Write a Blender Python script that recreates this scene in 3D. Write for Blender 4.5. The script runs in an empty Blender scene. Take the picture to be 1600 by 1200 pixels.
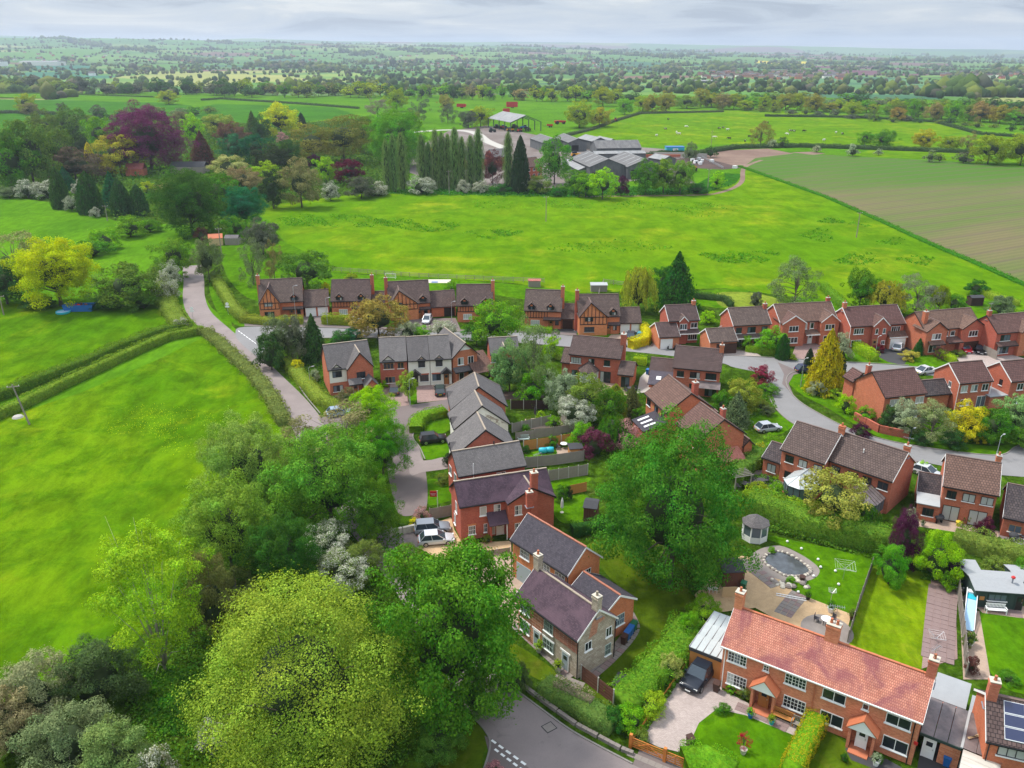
import bpy,math,random,bmesh
import numpy as np
from mathutils import Vector,Matrix
from mathutils.geometry import tessellate_polygon
random.seed(7)
SC=bpy.context.scene
COL=SC.collection
R=math.radians
# ------------------------------------------------------------------ camera
CAM_H=56.0
FPX=1310.0                              # focal length in pixels of a 1600 px wide picture
PITCH=math.atan(528.0/FPX)
cam_data=bpy.data.cameras.new("camera")
cam_data.sensor_width=36.0
cam_data.lens=FPX / 1600.0 * 36.0
cam_data.clip_start=.5
cam_data.clip_end=60000.0
cam=bpy.data.objects.new("camera",cam_data)
cam.location=(0,0,CAM_H)
cam.rotation_euler=(math.pi/2-PITCH,0,0)
COL.objects.link(cam)
SC.camera=cam
# ------------------------------------------------------------------ sky, sun, exposure
SUN_EL,SUN_AZ=R(58),R(-62)            # azimuth from +Y (away from the camera), towards -X
world=bpy.data.worlds.new("World")
SC.world=world
world.use_nodes=True
wn=world.node_tree
wn.nodes.clear()
def WN(t,**kw):
 n=wn.nodes.new(t)
 for k,v in kw.items():
  setattr(n,k,v)
 return n
w_out=WN("ShaderNodeOutputWorld");w_bg=WN("ShaderNodeBackground")
w_bg.inputs["Strength"].default_value=.1
w_sky=WN("ShaderNodeTexSky",sky_type="NISHITA",sun_disc=False)
w_sky.sun_elevation=SUN_EL;w_sky.sun_rotation=SUN_AZ
w_sky.altitude=100;w_sky.air_density=1.0;w_sky.dust_density=1.5
w_tc=WN("ShaderNodeTexCoord");w_sep=WN("ShaderNodeSeparateXYZ")
wn.links.new(w_tc.outputs["Generated"],w_sep.inputs[0])
def WM(op,a,b=None,clamp=False):
 n=WN("ShaderNodeMath",operation=op);n.use_clamp=clamp
 for i,x in enumerate((a,b)):
  if x is None: continue
  if isinstance(x,(int,float)): n.inputs[i].default_value=x
  else: wn.links.new(x,n.inputs[i])
 return n.outputs[0]
zc=WM("ADD",WM("MAXIMUM",w_sep.outputs[2],.0),.10)     # a flat cloud deck seen from below
w_cmb=WN("ShaderNodeCombineXYZ")
wn.links.new(WM("DIVIDE",w_sep.outputs[0],zc),w_cmb.inputs[0])
wn.links.new(WM("DIVIDE",w_sep.outputs[1],zc),w_cmb.inputs[1])
def w_noise(scale,detail,rough,dist=.0):
 n=WN("ShaderNodeTexNoise");n.inputs["Scale"].default_value=scale
 n.inputs["Detail"].default_value=detail;n.inputs["Roughness"].default_value=rough
 n.inputs["Distortion"].default_value=dist
 wn.links.new(w_cmb.outputs[0],n.inputs["Vector"])
 return n.outputs["Fac"]
w_ramp=WN("ShaderNodeValToRGB")
wn.links.new(WM("ADD",WM("MULTIPLY",w_noise(.85,9,.62,.7),.68),WM("MULTIPLY",w_noise(.3,4,.5,.5),.36)),w_ramp.inputs[0])
e=w_ramp.color_ramp.elements
HAZE=1.0e-4
e[0].position=.42;e[0].color=(.43,.50,.62,1)
e[1].position=.62;e[1].color=(.86,.89,.91,1)
m_=e.new(.49);m_.color=(.60,.68,.79,1)
m2_=e.new(.555);m2_.color=(.69,.75,.82,1)
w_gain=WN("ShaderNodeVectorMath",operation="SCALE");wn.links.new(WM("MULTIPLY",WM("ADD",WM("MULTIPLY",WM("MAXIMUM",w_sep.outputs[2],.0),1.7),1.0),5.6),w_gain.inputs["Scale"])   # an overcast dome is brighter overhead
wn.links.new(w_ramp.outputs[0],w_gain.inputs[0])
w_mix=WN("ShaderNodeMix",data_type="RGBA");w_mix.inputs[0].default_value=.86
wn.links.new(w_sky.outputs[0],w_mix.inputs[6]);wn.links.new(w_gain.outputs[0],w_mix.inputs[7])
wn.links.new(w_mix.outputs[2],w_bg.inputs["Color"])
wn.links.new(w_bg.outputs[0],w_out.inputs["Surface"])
sun_d=bpy.data.lights.new("sun","SUN")
sun_d.energy=2.9;sun_d.angle=R(8);sun_d.color=(1.0,.955,.88)
sun=bpy.data.objects.new("sun",sun_d)
sun.rotation_euler=(math.pi/2-SUN_EL,0,math.pi-SUN_AZ)
sun.location=(-60,40,150)
COL.objects.link(sun)
SC.view_settings.view_transform="Standard"
SC.view_settings.look="None"
SC.view_settings.exposure=.7
SC.view_settings.gamma=1.0
SC.view_settings.use_curve_mapping=False
SC.render.engine="CYCLES"
SC.cycles.max_bounces=5
SC.cycles.diffuse_bounces=3
SC.cycles.glossy_bounces=2
SC.cycles.transmission_bounces=3
SC.cycles.transparent_max_bounces=6
SC.cycles.volume_bounces=0
SC.cycles.use_adaptive_sampling=True
# ------------------------------------------------------------------ survey of the place
CP,SP=math.cos(PITCH),math.sin(PITCH)
def gp(u,v,z=.0):
 """Point of the valley floor (or of the level z) on the survey grid of the drone picture."""
 a=(u-800) / FPX;b=(v-600) / FPX
 t=(z-CAM_H) / (-SP-b*CP)
 return Vector((a*t,(CP-b*SP)*t,z))
def mpp(p):
 """metres per picture unit at a point"""
 return (p[1]*CP-(p[2]-CAM_H)*SP) / FPX
def height_at(y,v):
 """height whose top shows at row v when it stands y metres out"""
 return CAM_H - y * math.tan(PITCH+math.atan((v-600)/FPX))
# ------------------------------------------------------------------ object helpers
def tag(o,label=None,cat=None,group=None,kind=None):
 if label: o["label"]=label
 if cat: o["category"]=cat
 if group: o["group"]=group
 if kind: o["kind"]=kind
 return o
def empty(name,loc=(0,0,0),rz=.0,label=None,cat=None,group=None):
 o=bpy.data.objects.new(name,None)
 o.empty_display_size=.3
 o.location=loc;o.rotation_euler=(0,0,rz)
 COL.objects.link(o)
 return tag(o,label,cat,group)
def inst(name,mesh,parent=None,loc=(0,0,0),rot=(0,0,0),scale=(1,1,1),color=None):
 o=bpy.data.objects.new(name,mesh)
 COL.objects.link(o)
 if parent is not None: o.parent=parent
 o.location=loc;o.rotation_euler=rot;o.scale=scale
 if color is not None: o.color=(*color,1)
 return o
def children_of(o):
 return list(o.children)
def copy_tree(o,parent=None):
 c=o.copy();COL.objects.link(c);c.parent=parent
 for ch in children_of(o): copy_tree(ch,c)
 return c
class MB:
 """collects faces, writes metre UVs, links one mesh object"""
 def __init__(s): s.v=[];s.f=[];s.m=[]
 def add(s,pts,faces,mi=0):
  k=len(s.v);s.v += [tuple(p) for p in pts]
  for f in faces: s.f.append(tuple(i+k for i in f));s.m.append(mi)
  return s
 def quad(s,a,b,c,d,mi=0): return s.add((a,b,c,d),[(0,1,2,3)],mi)
 def box(s,x0,x1,y0,y1,z0,z1,mi=0):
  p=[(x0,y0,z0),(x1,y0,z0),(x1,y1,z0),(x0,y1,z0),(x0,y0,z1),(x1,y0,z1),(x1,y1,z1),(x0,y1,z1)]
  return s.add(p,[(3,2,1,0),(4,5,6,7),(0,1,5,4),(1,2,6,5),(2,3,7,6),(3,0,4,7)],mi)
 def prism(s,poly,a,b,mi=0):
  """poly = ring of 3D points, extruded by vector from a to b (offsets)"""
  n=len(poly);A=Vector(a);B=Vector(b)
  pts=[Vector(p)+A for p in poly] + [Vector(p)+B for p in poly]
  fs=[tuple(range(n))[::-1],tuple(range(n,2*n))]
  fs += [(i,(i+1) % n,(i+1) % n+n,i+n) for i in range(n)]
  return s.add(pts,fs,mi)
 def slab(s,a,b,c,d,t,mi=0):
  """a flat plate with corners a b c d (top) and thickness t below"""
  a,b,c,d=map(Vector,(a,b,c,d))
  n=(b-a).cross(d-a).normalized()
  if n.z < 0: n=-n
  return s.prism([a,b,c,d],(0,0,0),-n*t,mi)
 def tube(s,path,rad,seg=6,mi=0,cap=True):
  rings=[]
  P=[Vector(p) for p in path]
  for i,p in enumerate(P):
   d=(P[min(i+1,len(P)-1)]-P[max(i-1,0)])
   d=d.normalized() if d.length > 1e-6 else Vector((0,0,1))
   u=d.orthogonal().normalized();w=d.cross(u)
   r=rad[i] if isinstance(rad,(list,tuple)) else rad
   rings.append([p+(u*math.cos(2*math.pi*k/seg)+w*math.sin(2*math.pi*k/seg))*r for k in range(seg)])
  pts=[q for r_ in rings for q in r_]
  fs=[]
  for i in range(len(P)-1):
   for k in range(seg):
    a=i * seg + k;b=i * seg + (k+1) % seg
    fs.append((a,b,b+seg,a+seg))
  if cap: fs += [tuple(range(seg))[::-1],tuple(range((len(P)-1)*seg,len(P)*seg))]
  return s.add(pts,fs,mi)
 def lathe(s,prof,seg=10,mi=0,c=(0,0)):
  pts=[];fs=[]
  for (r,z) in prof:
   for k in range(seg):
    t=2 * math.pi * k / seg
    pts.append((c[0]+r*math.cos(t),c[1]+r*math.sin(t),z))
  for i in range(len(prof)-1):
   for k in range(seg):
    a=i * seg + k;b=i * seg + (k+1) % seg
    fs.append((a,b,b+seg,a+seg))
  fs += [tuple(range(seg))[::-1],tuple(range((len(prof)-1)*seg,len(prof)*seg))]
  return s.add(pts,fs,mi)
 def mesh(s,name,mats,smooth=False,uv=True):
  me=bpy.data.meshes.new(name)
  me.from_pydata(s.v,[],s.f)
  if not isinstance(mats,(list,tuple)): mats=[mats]
  for m in mats: me.materials.append(m)
  if len(mats) > 1: me.polygons.foreach_set("material_index",s.m)
  if uv:
   me.update()
   V=np.array(s.v,dtype=np.float64)
   nl=len(me.loops);li=np.empty(nl,np.int32);me.loops.foreach_get("vertex_index",li)
   npol=len(me.polygons)
   nor=np.empty(npol*3);me.polygons.foreach_get("normal",nor);nor=nor.reshape(-1,3)
   tot=np.empty(npol,np.int32);me.polygons.foreach_get("loop_total",tot)
   N=np.repeat(nor,tot,axis=0)
   U=np.stack([-N[:,1],N[:,0],np.zeros(len(N))],1)
   L=np.linalg.norm(U,axis=1);flat=L < 1e-4
   U[flat]=(1,0,0);L[flat]=1;U /= L[:,None]
   W=np.cross(N,U)
   P=V[li]
   uvs=np.stack([(P*U).sum(1),(P*W).sum(1)],1)
   lay=me.uv_layers.new(name="UVMap")
   lay.data.foreach_set("uv",uvs.astype(np.float32).ravel())
  if smooth: me.polygons.foreach_set("use_smooth",[True]*len(me.polygons))
  me.update()
  return me
 def build(s,name,mats,parent=None,loc=(0,0,0),rot=(0,0,0),smooth=False,color=None):
  return inst(name,s.mesh(name,mats,smooth),parent,loc,rot,color=color)
def wpoly(name,pts,z,m,label=None,cat=None,kind="structure",parent=None,smooth=0):
 """flat sheet from ground outline pts (2D metres)"""
 P=[Vector((p[0],p[1])) for p in pts]
 if smooth: P=smooth_ring(P,smooth)
 tris=tessellate_polygon([[Vector((p.x,p.y,0)) for p in P]])
 me=bpy.data.meshes.new(name)
 fs=[]
 for t in tris:
  a,b,c=(P[i] for i in t)
  fs.append(tuple(t) if (b-a).cross(c-a)>0 else tuple(t)[::-1])
 me.from_pydata([(p.x,p.y,z) for p in P],[],fs)
 me.materials.append(m);me.update()
 o=inst(name,me,parent)
 return tag(o,label,cat,None,kind)
def smooth_ring(P,n):
 out=[]
 L=len(P)
 for i in range(L):
  p0,p1,p2,p3=P[i-1],P[i],P[(i+1) % L],P[(i+2) % L]
  for k in range(n):
   t=k / n
   out.append(.5*((2*p1)+(p2-p0)*t+(2*p0-5*p1+4*p2-p3)*t*t+(3*p1-p0-3*p2+p3)*t**3))
 return out
def smooth_line(P,n):
 P=[Vector(p) for p in P];out=[]
 L=len(P)
 for i in range(L-1):
  p0,p1,p2,p3=P[max(i-1,0)],P[i],P[i+1],P[min(i+2,L-1)]
  for k in range(n):
   t=k / n
   out.append(.5*((2*p1)+(p2-p0)*t+(2*p0-5*p1+4*p2-p3)*t*t+(3*p1-p0-3*p2+p3)*t**3))
 out.append(P[-1])
 return out
def G(*uv): return [gp(u,v).xy for (u,v) in uv]
def sheet(name,uv,z,m,label=None,cat=None,kind="structure",smooth=0):
 return wpoly(name,G(*uv),z,m,label,cat,kind,None,smooth)
def ribbon(name,line,w,z,m,kind="structure",label=None,parent=None,h=None):
 """strip of width w along a 2D line; with h a solid bar"""
 P=[Vector(p) for p in line];mb=MB();L=[];Rr=[]
 for i,p in enumerate(P):
  d=(P[min(i+1,len(P)-1)]-P[max(i-1,0)]).normalized()
  n=Vector((-d.y,d.x));ww=w[i] if isinstance(w,(list,tuple)) else w
  L.append(p+n*ww/2);Rr.append(p-n*ww/2)
 for i in range(len(P)-1):
  if h is None:
   mb.quad((*Rr[i],z),(*Rr[i+1],z),(*L[i+1],z),(*L[i],z))
  else:
   mb.prism([(*Rr[i],z),(*Rr[i+1],z),(*L[i+1],z),(*L[i],z)],(0,0,0),(0,0,h))
 o=mb.build(name,m,parent)
 return tag(o,label,None,None,kind)
# ------------------------------------------------------------------ materials
class NT:
 def __init__(s,name):
  s.m=bpy.data.materials.new(name);s.m.use_nodes=True
  s.t=s.m.node_tree;s.t.nodes.clear()
  s.out=s.t.nodes.new("ShaderNodeOutputMaterial")
 def n(s,t,**kw):
  x=s.t.nodes.new(t)
  for k,v in kw.items(): setattr(x,k,v)
  return x
 def link(s,a,b): s.t.links.new(a,b)
 def set(s,sock,v):
  if isinstance(v,(int,float)): sock.default_value=v
  elif isinstance(v,tuple): sock.default_value=(*v,1) if len(v) == 3 and sock.type == "RGBA" else v
  else: s.link(v,sock)
 def coord(s,k="Object"):
  return s.n("ShaderNodeTexCoord").outputs[k]
 def mapping(s,vec,scale=(1,1,1),rot=(0,0,0),loc=(0,0,0)):
  m=s.n("ShaderNodeMapping");s.link(vec,m.inputs[0])
  m.inputs["Scale"].default_value=scale;m.inputs["Rotation"].default_value=rot;m.inputs["Location"].default_value=loc
  return m.outputs[0]
 def noise(s,vec,scale,detail=4,rough=.55,dist=.0):
  x=s.n("ShaderNodeTexNoise");s.link(vec,x.inputs["Vector"])
  x.inputs["Scale"].default_value=scale;x.inputs["Detail"].default_value=detail
  x.inputs["Roughness"].default_value=rough;x.inputs["Distortion"].default_value=dist
  return x.outputs["Fac"]
 def math(s,op,a,b=.0,clamp=False):
  x=s.n("ShaderNodeMath",operation=op);x.use_clamp=clamp
  s.set(x.inputs[0],a);s.set(x.inputs[1],b)
  return x.outputs[0]
 def ramp(s,fac,stops,interp="LINEAR"):
  x=s.n("ShaderNodeValToRGB");s.link(fac,x.inputs[0]);cr=x.color_ramp;cr.interpolation=interp
  while len(cr.elements) < len(stops): cr.elements.new(.5)
  for el,(p,c) in zip(cr.elements,stops):
   el.position=p;el.color=(*c,1) if len(c) == 3 else c
  return x.outputs[0]
 def step(s,fac,a,b):
  x=s.n("ShaderNodeMapRange");x.interpolation_type="SMOOTHSTEP"
  s.link(fac,x.inputs[0]);x.inputs[1].default_value=a;x.inputs[2].default_value=b
  return x.outputs[0]
 def mix(s,fac,a,b,mode="MIX"):
  x=s.n("ShaderNodeMix",data_type="RGBA",blend_type=mode)
  s.set(x.inputs[0],fac);s.set(x.inputs[6],a);s.set(x.inputs[7],b)
  return x.outputs[2]
 def hsv(s,col,h=.5,sat=1.0,val=1.0):
  x=s.n("ShaderNodeHueSaturation");s.set(x.inputs["Hue"],h);s.set(x.inputs["Saturation"],sat);s.set(x.inputs["Value"],val)
  s.set(x.inputs["Color"],col);return x.outputs[0]
 def bump(s,h,strength=.3,dist=.02):
  x=s.n("ShaderNodeBump");s.link(h,x.inputs["Height"])
  x.inputs["Strength"].default_value=strength;x.inputs["Distance"].default_value=dist
  return x.outputs[0]
 def principled(s,col,rough=.8,normal=None,metal=.0,spec=.3,coat=.0,alpha=None):
  x=s.n("ShaderNodeBsdfPrincipled");s.set(x.inputs["Base Color"],col);s.set(x.inputs["Roughness"],rough)
  x.inputs["Metallic"].default_value=metal;x.inputs["Specular IOR Level"].default_value=spec
  x.inputs["Coat Weight"].default_value=coat
  if normal is not None: s.link(normal,x.inputs["Normal"])
  if alpha is not None: s.set(x.inputs["Alpha"],alpha)
  s.link(x.outputs[0],s.out.inputs["Surface"])
  return s.m
MAT={}
def simple(name,col,rough=.7,metal=.0,spec=.3,var=.12,scale=3.0,coat=.0):
 t=NT(name)
 n=t.noise(t.coord(),scale,5,.65)
 v=t.math("MULTIPLY_ADD",n,2*var);v.node.inputs[2].default_value=1 - var
 c=t.hsv(col,.5,1.0,v)
 MAT[name]=t.principled(c,rough,None,metal,spec,coat)
 return MAT[name]
def brick(name,c1,c2,mortar,uv=True,stain=.25,moss=.0):
 t=NT(name);uvv=t.coord("UV")
 b=t.n("ShaderNodeTexBrick");t.link(uvv,b.inputs["Vector"])
 b.inputs["Scale"].default_value=1.0;b.inputs["Brick Width"].default_value=.225;b.inputs["Row Height"].default_value=.075
 b.inputs["Mortar Size"].default_value=.006;b.inputs["Bias"].default_value=.0
 b.inputs["Color1"].default_value=(*c1,1);b.inputs["Color2"].default_value=(*c2,1);b.inputs["Mortar"].default_value=(*mortar,1)
 big=t.noise(t.mapping(uvv,(1,1,1)),.9,5,.65,.4)
 v=t.math("MULTIPLY_ADD",big,stain*2);v.node.inputs[2].default_value=1 - stain
 c=t.hsv(b.outputs["Color"],.5,1.0,v)
 sm=t.step(t.noise(uvv,4.5,4,.7),.52,.75)
 c=t.hsv(c,t.math("ADD",t.math("MULTIPLY",t.n("ShaderNodeObjectInfo").outputs["Random"],.018),.491),1.0,t.math("ADD",t.math("MULTIPLY",t.n("ShaderNodeObjectInfo").outputs["Random"],.3),1.05))
 c=t.mix(t.math("MULTIPLY",sm,.35),c,(c1[0]*.55,c1[1]*.6,c1[2]*.7))
 nrm=t.bump(b.outputs["Fac"],.25,-.01)
 MAT[name]=t.principled(c,.88,nrm,0,.15)
 return MAT[name]
def rooftile(name,c1,c2,row=.3,width=.3,gap=(.02,.02,.02),stain=.3,lichen=None,lich_amt=.5,size=.02,patch=None,bump=.8):
 t=NT(name);uvv=t.coord("UV")
 b=t.n("ShaderNodeTexBrick");t.link(uvv,b.inputs["Vector"])
 b.inputs["Scale"].default_value=1.0;b.inputs["Brick Width"].default_value=width;b.inputs["Row Height"].default_value=row
 b.inputs["Mortar Size"].default_value=size;b.inputs["Mortar Smooth"].default_value=.3
 b.inputs["Color1"].default_value=(*c1,1);b.inputs["Color2"].default_value=(*c2,1);b.inputs["Mortar"].default_value=(*gap,1)
 n1=t.noise(t.mapping(uvv,(1,.45,1)),.7,6,.65,.5)
 v=t.math("MULTIPLY_ADD",n1,stain*2);v.node.inputs[2].default_value=1 - stain
 c=t.hsv(b.outputs["Color"],.5,1.0,v)
 if patch:
  c=t.mix(t.math("MULTIPLY",t.step(t.noise(uvv,.32,3,.6,.8),.45,.66),.7),c,patch)
 if lichen:
  l=t.step(t.noise(uvv,6.0,3,.7),.60,.72)
  l2=t.step(t.noise(uvv,.6,2,.5),.38,.62)
  c=t.mix(t.math("MULTIPLY",t.math("MULTIPLY",l,l2),lich_amt),c,lichen)
 c=t.hsv(c,t.math("ADD",t.math("MULTIPLY",t.n("ShaderNodeObjectInfo").outputs["Random"],.03),.485),1.0,t.math("ADD",t.math("MULTIPLY",t.n("ShaderNodeObjectInfo").outputs["Random"],.3),.87))
 sep=t.n("ShaderNodeSeparateXYZ");t.link(uvv,sep.inputs[0])
 saw=t.math("FRACT",t.math("DIVIDE",sep.outputs[1],row))
 hgt=t.math("ADD",t.math("MULTIPLY",saw,-.6),t.math("MULTIPLY",b.outputs["Fac"],-.5))
 nrm=t.bump(hgt,bump,.03)
 MAT[name]=t.principled(c,.85,nrm,0,.2)
 return MAT[name]
def grass(name,base,alt,dry,s1=.02,s2=.25,dry_amt=.4,dark_amt=.5,bump=.5,stripes=None,tuft=.45,mott=.35):
 t=NT(name);w=t.n("ShaderNodeNewGeometry").outputs["Position"]
 a=t.step(t.noise(w,s1,5,.6,.8),.36,.64)
 b=t.step(t.noise(w,s2,6,.72,.4),.40,.66)
 f=t.noise(w,2.6,4,.75)
 ff=t.noise(w,9.0,2,.6)
 c=t.mix(t.math("MULTIPLY",a,dark_amt),base,alt)
 d=t.math("MULTIPLY",t.step(t.noise(t.mapping(w,(1,1,1),(0,0,.5),(31,17,0)),s1*2.3,6,.7,.6),.50,.72),dry_amt)
 c=t.mix(d,c,dry)
 c=t.mix(t.math("MULTIPLY",b,.7),c,(alt[0]*.7,alt[1]*.75,alt[2]*.8))
 st=t.step(t.noise(t.mapping(w,(1,.4,1),(0,0,.6)),tuft,9,.78,.3),.36,.64)
 v=t.math("ADD",t.math("ADD",t.math("MULTIPLY",st,mott),t.math("MULTIPLY",f,.5)),t.math("ADD",t.math("MULTIPLY",ff,.3),.62-mott*.5))
 if stripes:
  ang,per,amt=stripes
  m=t.mapping(w,(1,1,1),(0,0,ang))
  wv=t.n("ShaderNodeTexWave");t.link(m,wv.inputs["Vector"]);wv.inputs["Scale"].default_value=.314 / per
  wv.inputs["Distortion"].default_value=.9;wv.inputs["Detail"].default_value=2;wv.inputs["Detail Scale"].default_value=.4
  v=t.math("ADD",v,t.math("MULTIPLY",t.math("SUBTRACT",wv.outputs["Fac"],.5),amt))
 c=t.hsv(c,.5,1.0,v)
 nrm=t.bump(t.math("ADD",f,t.math("MULTIPLY",b,1.5)),bump,.12)
 MAT[name]=t.principled(c,.95,nrm,0,.0)
 return MAT[name]
def ground_mix(name,c1,c2,c3,s1=1.0,s2=8.0,rough=.9,bump=.4,bd=.03,amt=.8):
 t=NT(name);w=t.n("ShaderNodeNewGeometry").outputs["Position"]
 a=t.step(t.noise(w,s1,6,.65,.5),.35,.65)
 b=t.noise(w,s2,5,.8)
 c=t.mix(a,c1,c2)
 c=t.mix(t.math("MULTIPLY",t.step(b,.5,.72),amt),c,c3)
 MAT[name]=t.principled(c,rough,t.bump(b,bump,bd),0,.2)
 return MAT[name]
def paving(name,c1,c2,gap,w,h,rot=.0,size=.012,worn=.25):
 t=NT(name);pos=t.n("ShaderNodeNewGeometry").outputs["Position"]
 m=t.mapping(pos,(1,1,1),(0,0,rot))
 b=t.n("ShaderNodeTexBrick");t.link(m,b.inputs["Vector"])
 b.inputs["Scale"].default_value=1.0;b.inputs["Brick Width"].default_value=w;b.inputs["Row Height"].default_value=h
 b.inputs["Mortar Size"].default_value=size
 b.inputs["Color1"].default_value=(*c1,1);b.inputs["Color2"].default_value=(*c2,1);b.inputs["Mortar"].default_value=(*gap,1)
 v=t.math("MULTIPLY_ADD",t.noise(pos,.8,6,.7,.5),worn*2);v.node.inputs[2].default_value=1 - worn
 c=t.hsv(b.outputs["Color"],.5,1.0,v)
 MAT[name]=t.principled(c,.85,t.bump(b.outputs["Fac"],.3,-.01),0,.25)
 return MAT[name]
def asphalt(name,c,patch=.25):
 t=NT(name);w=t.n("ShaderNodeNewGeometry").outputs["Position"]
 v=t.math("ADD",t.math("MULTIPLY",t.noise(w,.18,5,.6,.5),2*patch),t.math("MULTIPLY",t.noise(w,14,3,.8),.35))
 v=t.math("ADD",v,.82-patch)
 cr=t.step(t.noise(t.mapping(w,(1,1,1)),.55,9,.75,1.5),.56,.66)
 col=t.hsv(c,.5,1.0,v)
 col=t.mix(t.math("MULTIPLY",cr,.35),col,(c[0]*.5,c[1]*.5,c[2]*.5))
 MAT[name]=t.principled(col,.88,t.bump(t.noise(w,30,2),.2,.01),0,.25)
 return MAT[name]
def foliage(name,trans=.3,var=.28,flower=None,fl_amt=.0,fscale=1.5):
 t=NT(name)
 oi=t.n("ShaderNodeObjectInfo")
 geo=t.n("ShaderNodeNewGeometry")
 pos=t.coord("Object")
 rnd=geo.outputs["Random Per Island"]
 v=t.math("MULTIPLY_ADD",rnd,2*var);v.node.inputs[2].default_value=1 - var
 cl=t.noise(pos,3.1,3,.6)
 v=t.math("MULTIPLY",v,t.math("ADD",t.math("MULTIPLY",cl,3.0),.4))
 h=t.math("ADD",t.math("MULTIPLY",t.math("SUBTRACT",t.noise(pos,1.7,2,.5),.45),.07),.5)
 h=t.math("ADD",h,t.math("MULTIPLY",t.math("SUBTRACT",rnd,.5),-.035))
 c=t.hsv(oi.outputs["Color"],h,1.0,v)
 if flower:
  fm=t.math("GREATER_THAN",t.math("ADD",t.math("MULTIPLY",t.math("FRACT",t.math("MULTIPLY",rnd,37.7)),.55),t.math("MULTIPLY",t.noise(pos,fscale,3,.6),.9)),1.0-fl_amt)
  c=t.mix(fm,c,flower)
 d=t.n("ShaderNodeBsdfDiffuse");t.link(c,d.inputs[0])
 tr=t.n("ShaderNodeBsdfTranslucent");t.link(t.hsv(c,.48,1.1,1.1),tr.inputs[0])
 mx=t.n("ShaderNodeMixShader");mx.inputs[0].default_value=trans
 t.link(d.outputs[0],mx.inputs[1]);t.link(tr.outputs[0],mx.inputs[2])
 t.link(mx.outputs[0],t.out.inputs["Surface"])
 MAT[name]=t.m
 return t.m
M_LEAF=foliage("leaf_foliage")
M_CORE=simple("crown_inner_shade",(.03,.05,.015),.95,var=.4)  # dark core blob of each crown; its colour paints the inner shade
M_BLOSSOM=foliage("hawthorn_blossom",.2,.2,(.50,.51,.40),.33)
M_PINKB=foliage("pink_blossom",.2,.2,(.55,.27,.27),.40)
M_YELB=foliage("yellow_tip_foliage",.3,.25,(.45,.36,.015),.45,2.0)
M_BARK=simple("bark",(.11,.09,.07),.9,var=.4,scale=4)
M_BARKP=simple("pale_bark",(.33,.30,.25),.85,var=.35,scale=5)
brick("red_brick",(.34,.082,.042),(.44,.125,.066),(.33,.20,.15))
brick("orange_brick",(.40,.105,.04),(.50,.15,.06),(.38,.25,.17))
brick("mellow_brick",(.28,.10,.06),(.47,.20,.12),(.42,.33,.25),stain=.32)
brick("tan_brick",(.42,.118,.062),(.54,.19,.105),(.38,.22,.16),stain=.3)
rooftile("brown_tile",(.092,.064,.0581),(.132,.092,.0810),.34,.33,(.031,.022,.0220),lichen=(.246,.202,.1584),lich_amt=.4,size=.03)
rooftile("redbrown_tile",(.123,.069,.0563),(.167,.095,.0774),.34,.33,(.044,.026,.0246),lichen=(.264,.211,.1760),lich_amt=.4,size=.03)
rooftile("grey_tile",(.110,.101,.1012),(.145,.132,.1302),.2,.25,(.062,.057,.0572),lichen=(.370,.370,.3168),lich_amt=.75,size=.012,bump=.4)
rooftile("slate_blue",(.052,.047,.058),(.078,.068,.082),.2,.25,(.035,.03,.04),lichen=(.26,.22,.21),lich_amt=.45,size=.012,bump=.4)
rooftile("slate_purple",(.056,.036,.050),(.084,.053,.070),.2,.2,(.035,.025,.035),lichen=(.26,.20,.21),lich_amt=.55,size=.014,patch=(.10,.062,.082),bump=.4)
rooftile("clay_tile",(.38,.12,.10),(.48,.18,.145),.22,.17,(.17,.05,.048),stain=.42,lichen=(.22,.07,.08),lich_amt=.8,size=.018,patch=(.17,.055,.08),bump=.7)
rooftile("dark_tile",(.05,.04,.045),(.09,.07,.07),.34,.33,(.02,.02,.02),lichen=(.3,.28,.24),lich_amt=.5,size=.03)
simple("ridge_clay",(.36,.14,.09),.85,var=.3)
simple("ridge_brown",(.16,.11,.095),.85,var=.3)
simple("ridge_pale",(.33,.27,.21),.85,var=.3)
simple("white_paint",(.78,.78,.76),.5,var=.05)
simple("white_render",(.74,.71,.63),.9,var=.10,scale=1.2)
t=NT("flaking_render");uvv=t.coord("UV")
c=t.mix(t.step(t.noise(uvv,.9,9,.78,.4),.50,.56),(.66,.62,.53),(.30,.24,.19))
MAT["flaking_render"]=t.principled(c,.9)
simple("black_timber",(.022,.018,.016),.7)
simple("dark_brown_frame",(.045,.022,.015),.5)
simple("black_frame",(.02,.02,.022),.45)
simple("oak_frame",(.38,.20,.08),.55)
simple("oak_door",(.34,.13,.035),.5)
simple("sage_frame",(.42,.50,.46),.5)
simple("grey_door",(.30,.36,.38),.5)
simple("black_metal",(.02,.02,.022),.4,metal=.3)
simple("lead",(.25,.27,.31),.55,metal=.2)
simple("concrete",(.40,.38,.34),.9,var=.2)
simple("pale_stone",(.50,.46,.38),.9,var=.25)
simple("kerb_stone",(.22,.20,.18),.9,var=.25)
simple("terracotta",(.46,.15,.075),.8)
simple("aerial_metal",(.5,.5,.52),.35,metal=.8)
simple("galvanised",(.42,.45,.47),.45,metal=.5)
simple("pole_wood",(.26,.22,.19),.9,var=.3)
simple("orange_fence_wood",(.47,.20,.055),.75,var=.18)
simple("orange_gate_wood",(.50,.17,.035),.6,var=.15)
simple("grey_fence_wood",(.26,.23,.20),.9,var=.25,scale=2)
simple("brown_fence_wood",(.13,.055,.035),.85,var=.25,scale=2)
simple("dark_fence_wood",(.045,.022,.018),.85,var=.25)
simple("shed_felt",(.30,.31,.32),.9,var=.15)
simple("dark_felt",(.05,.05,.055),.9,var=.25)
simple("shed_green",(.035,.06,.05),.8)
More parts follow.
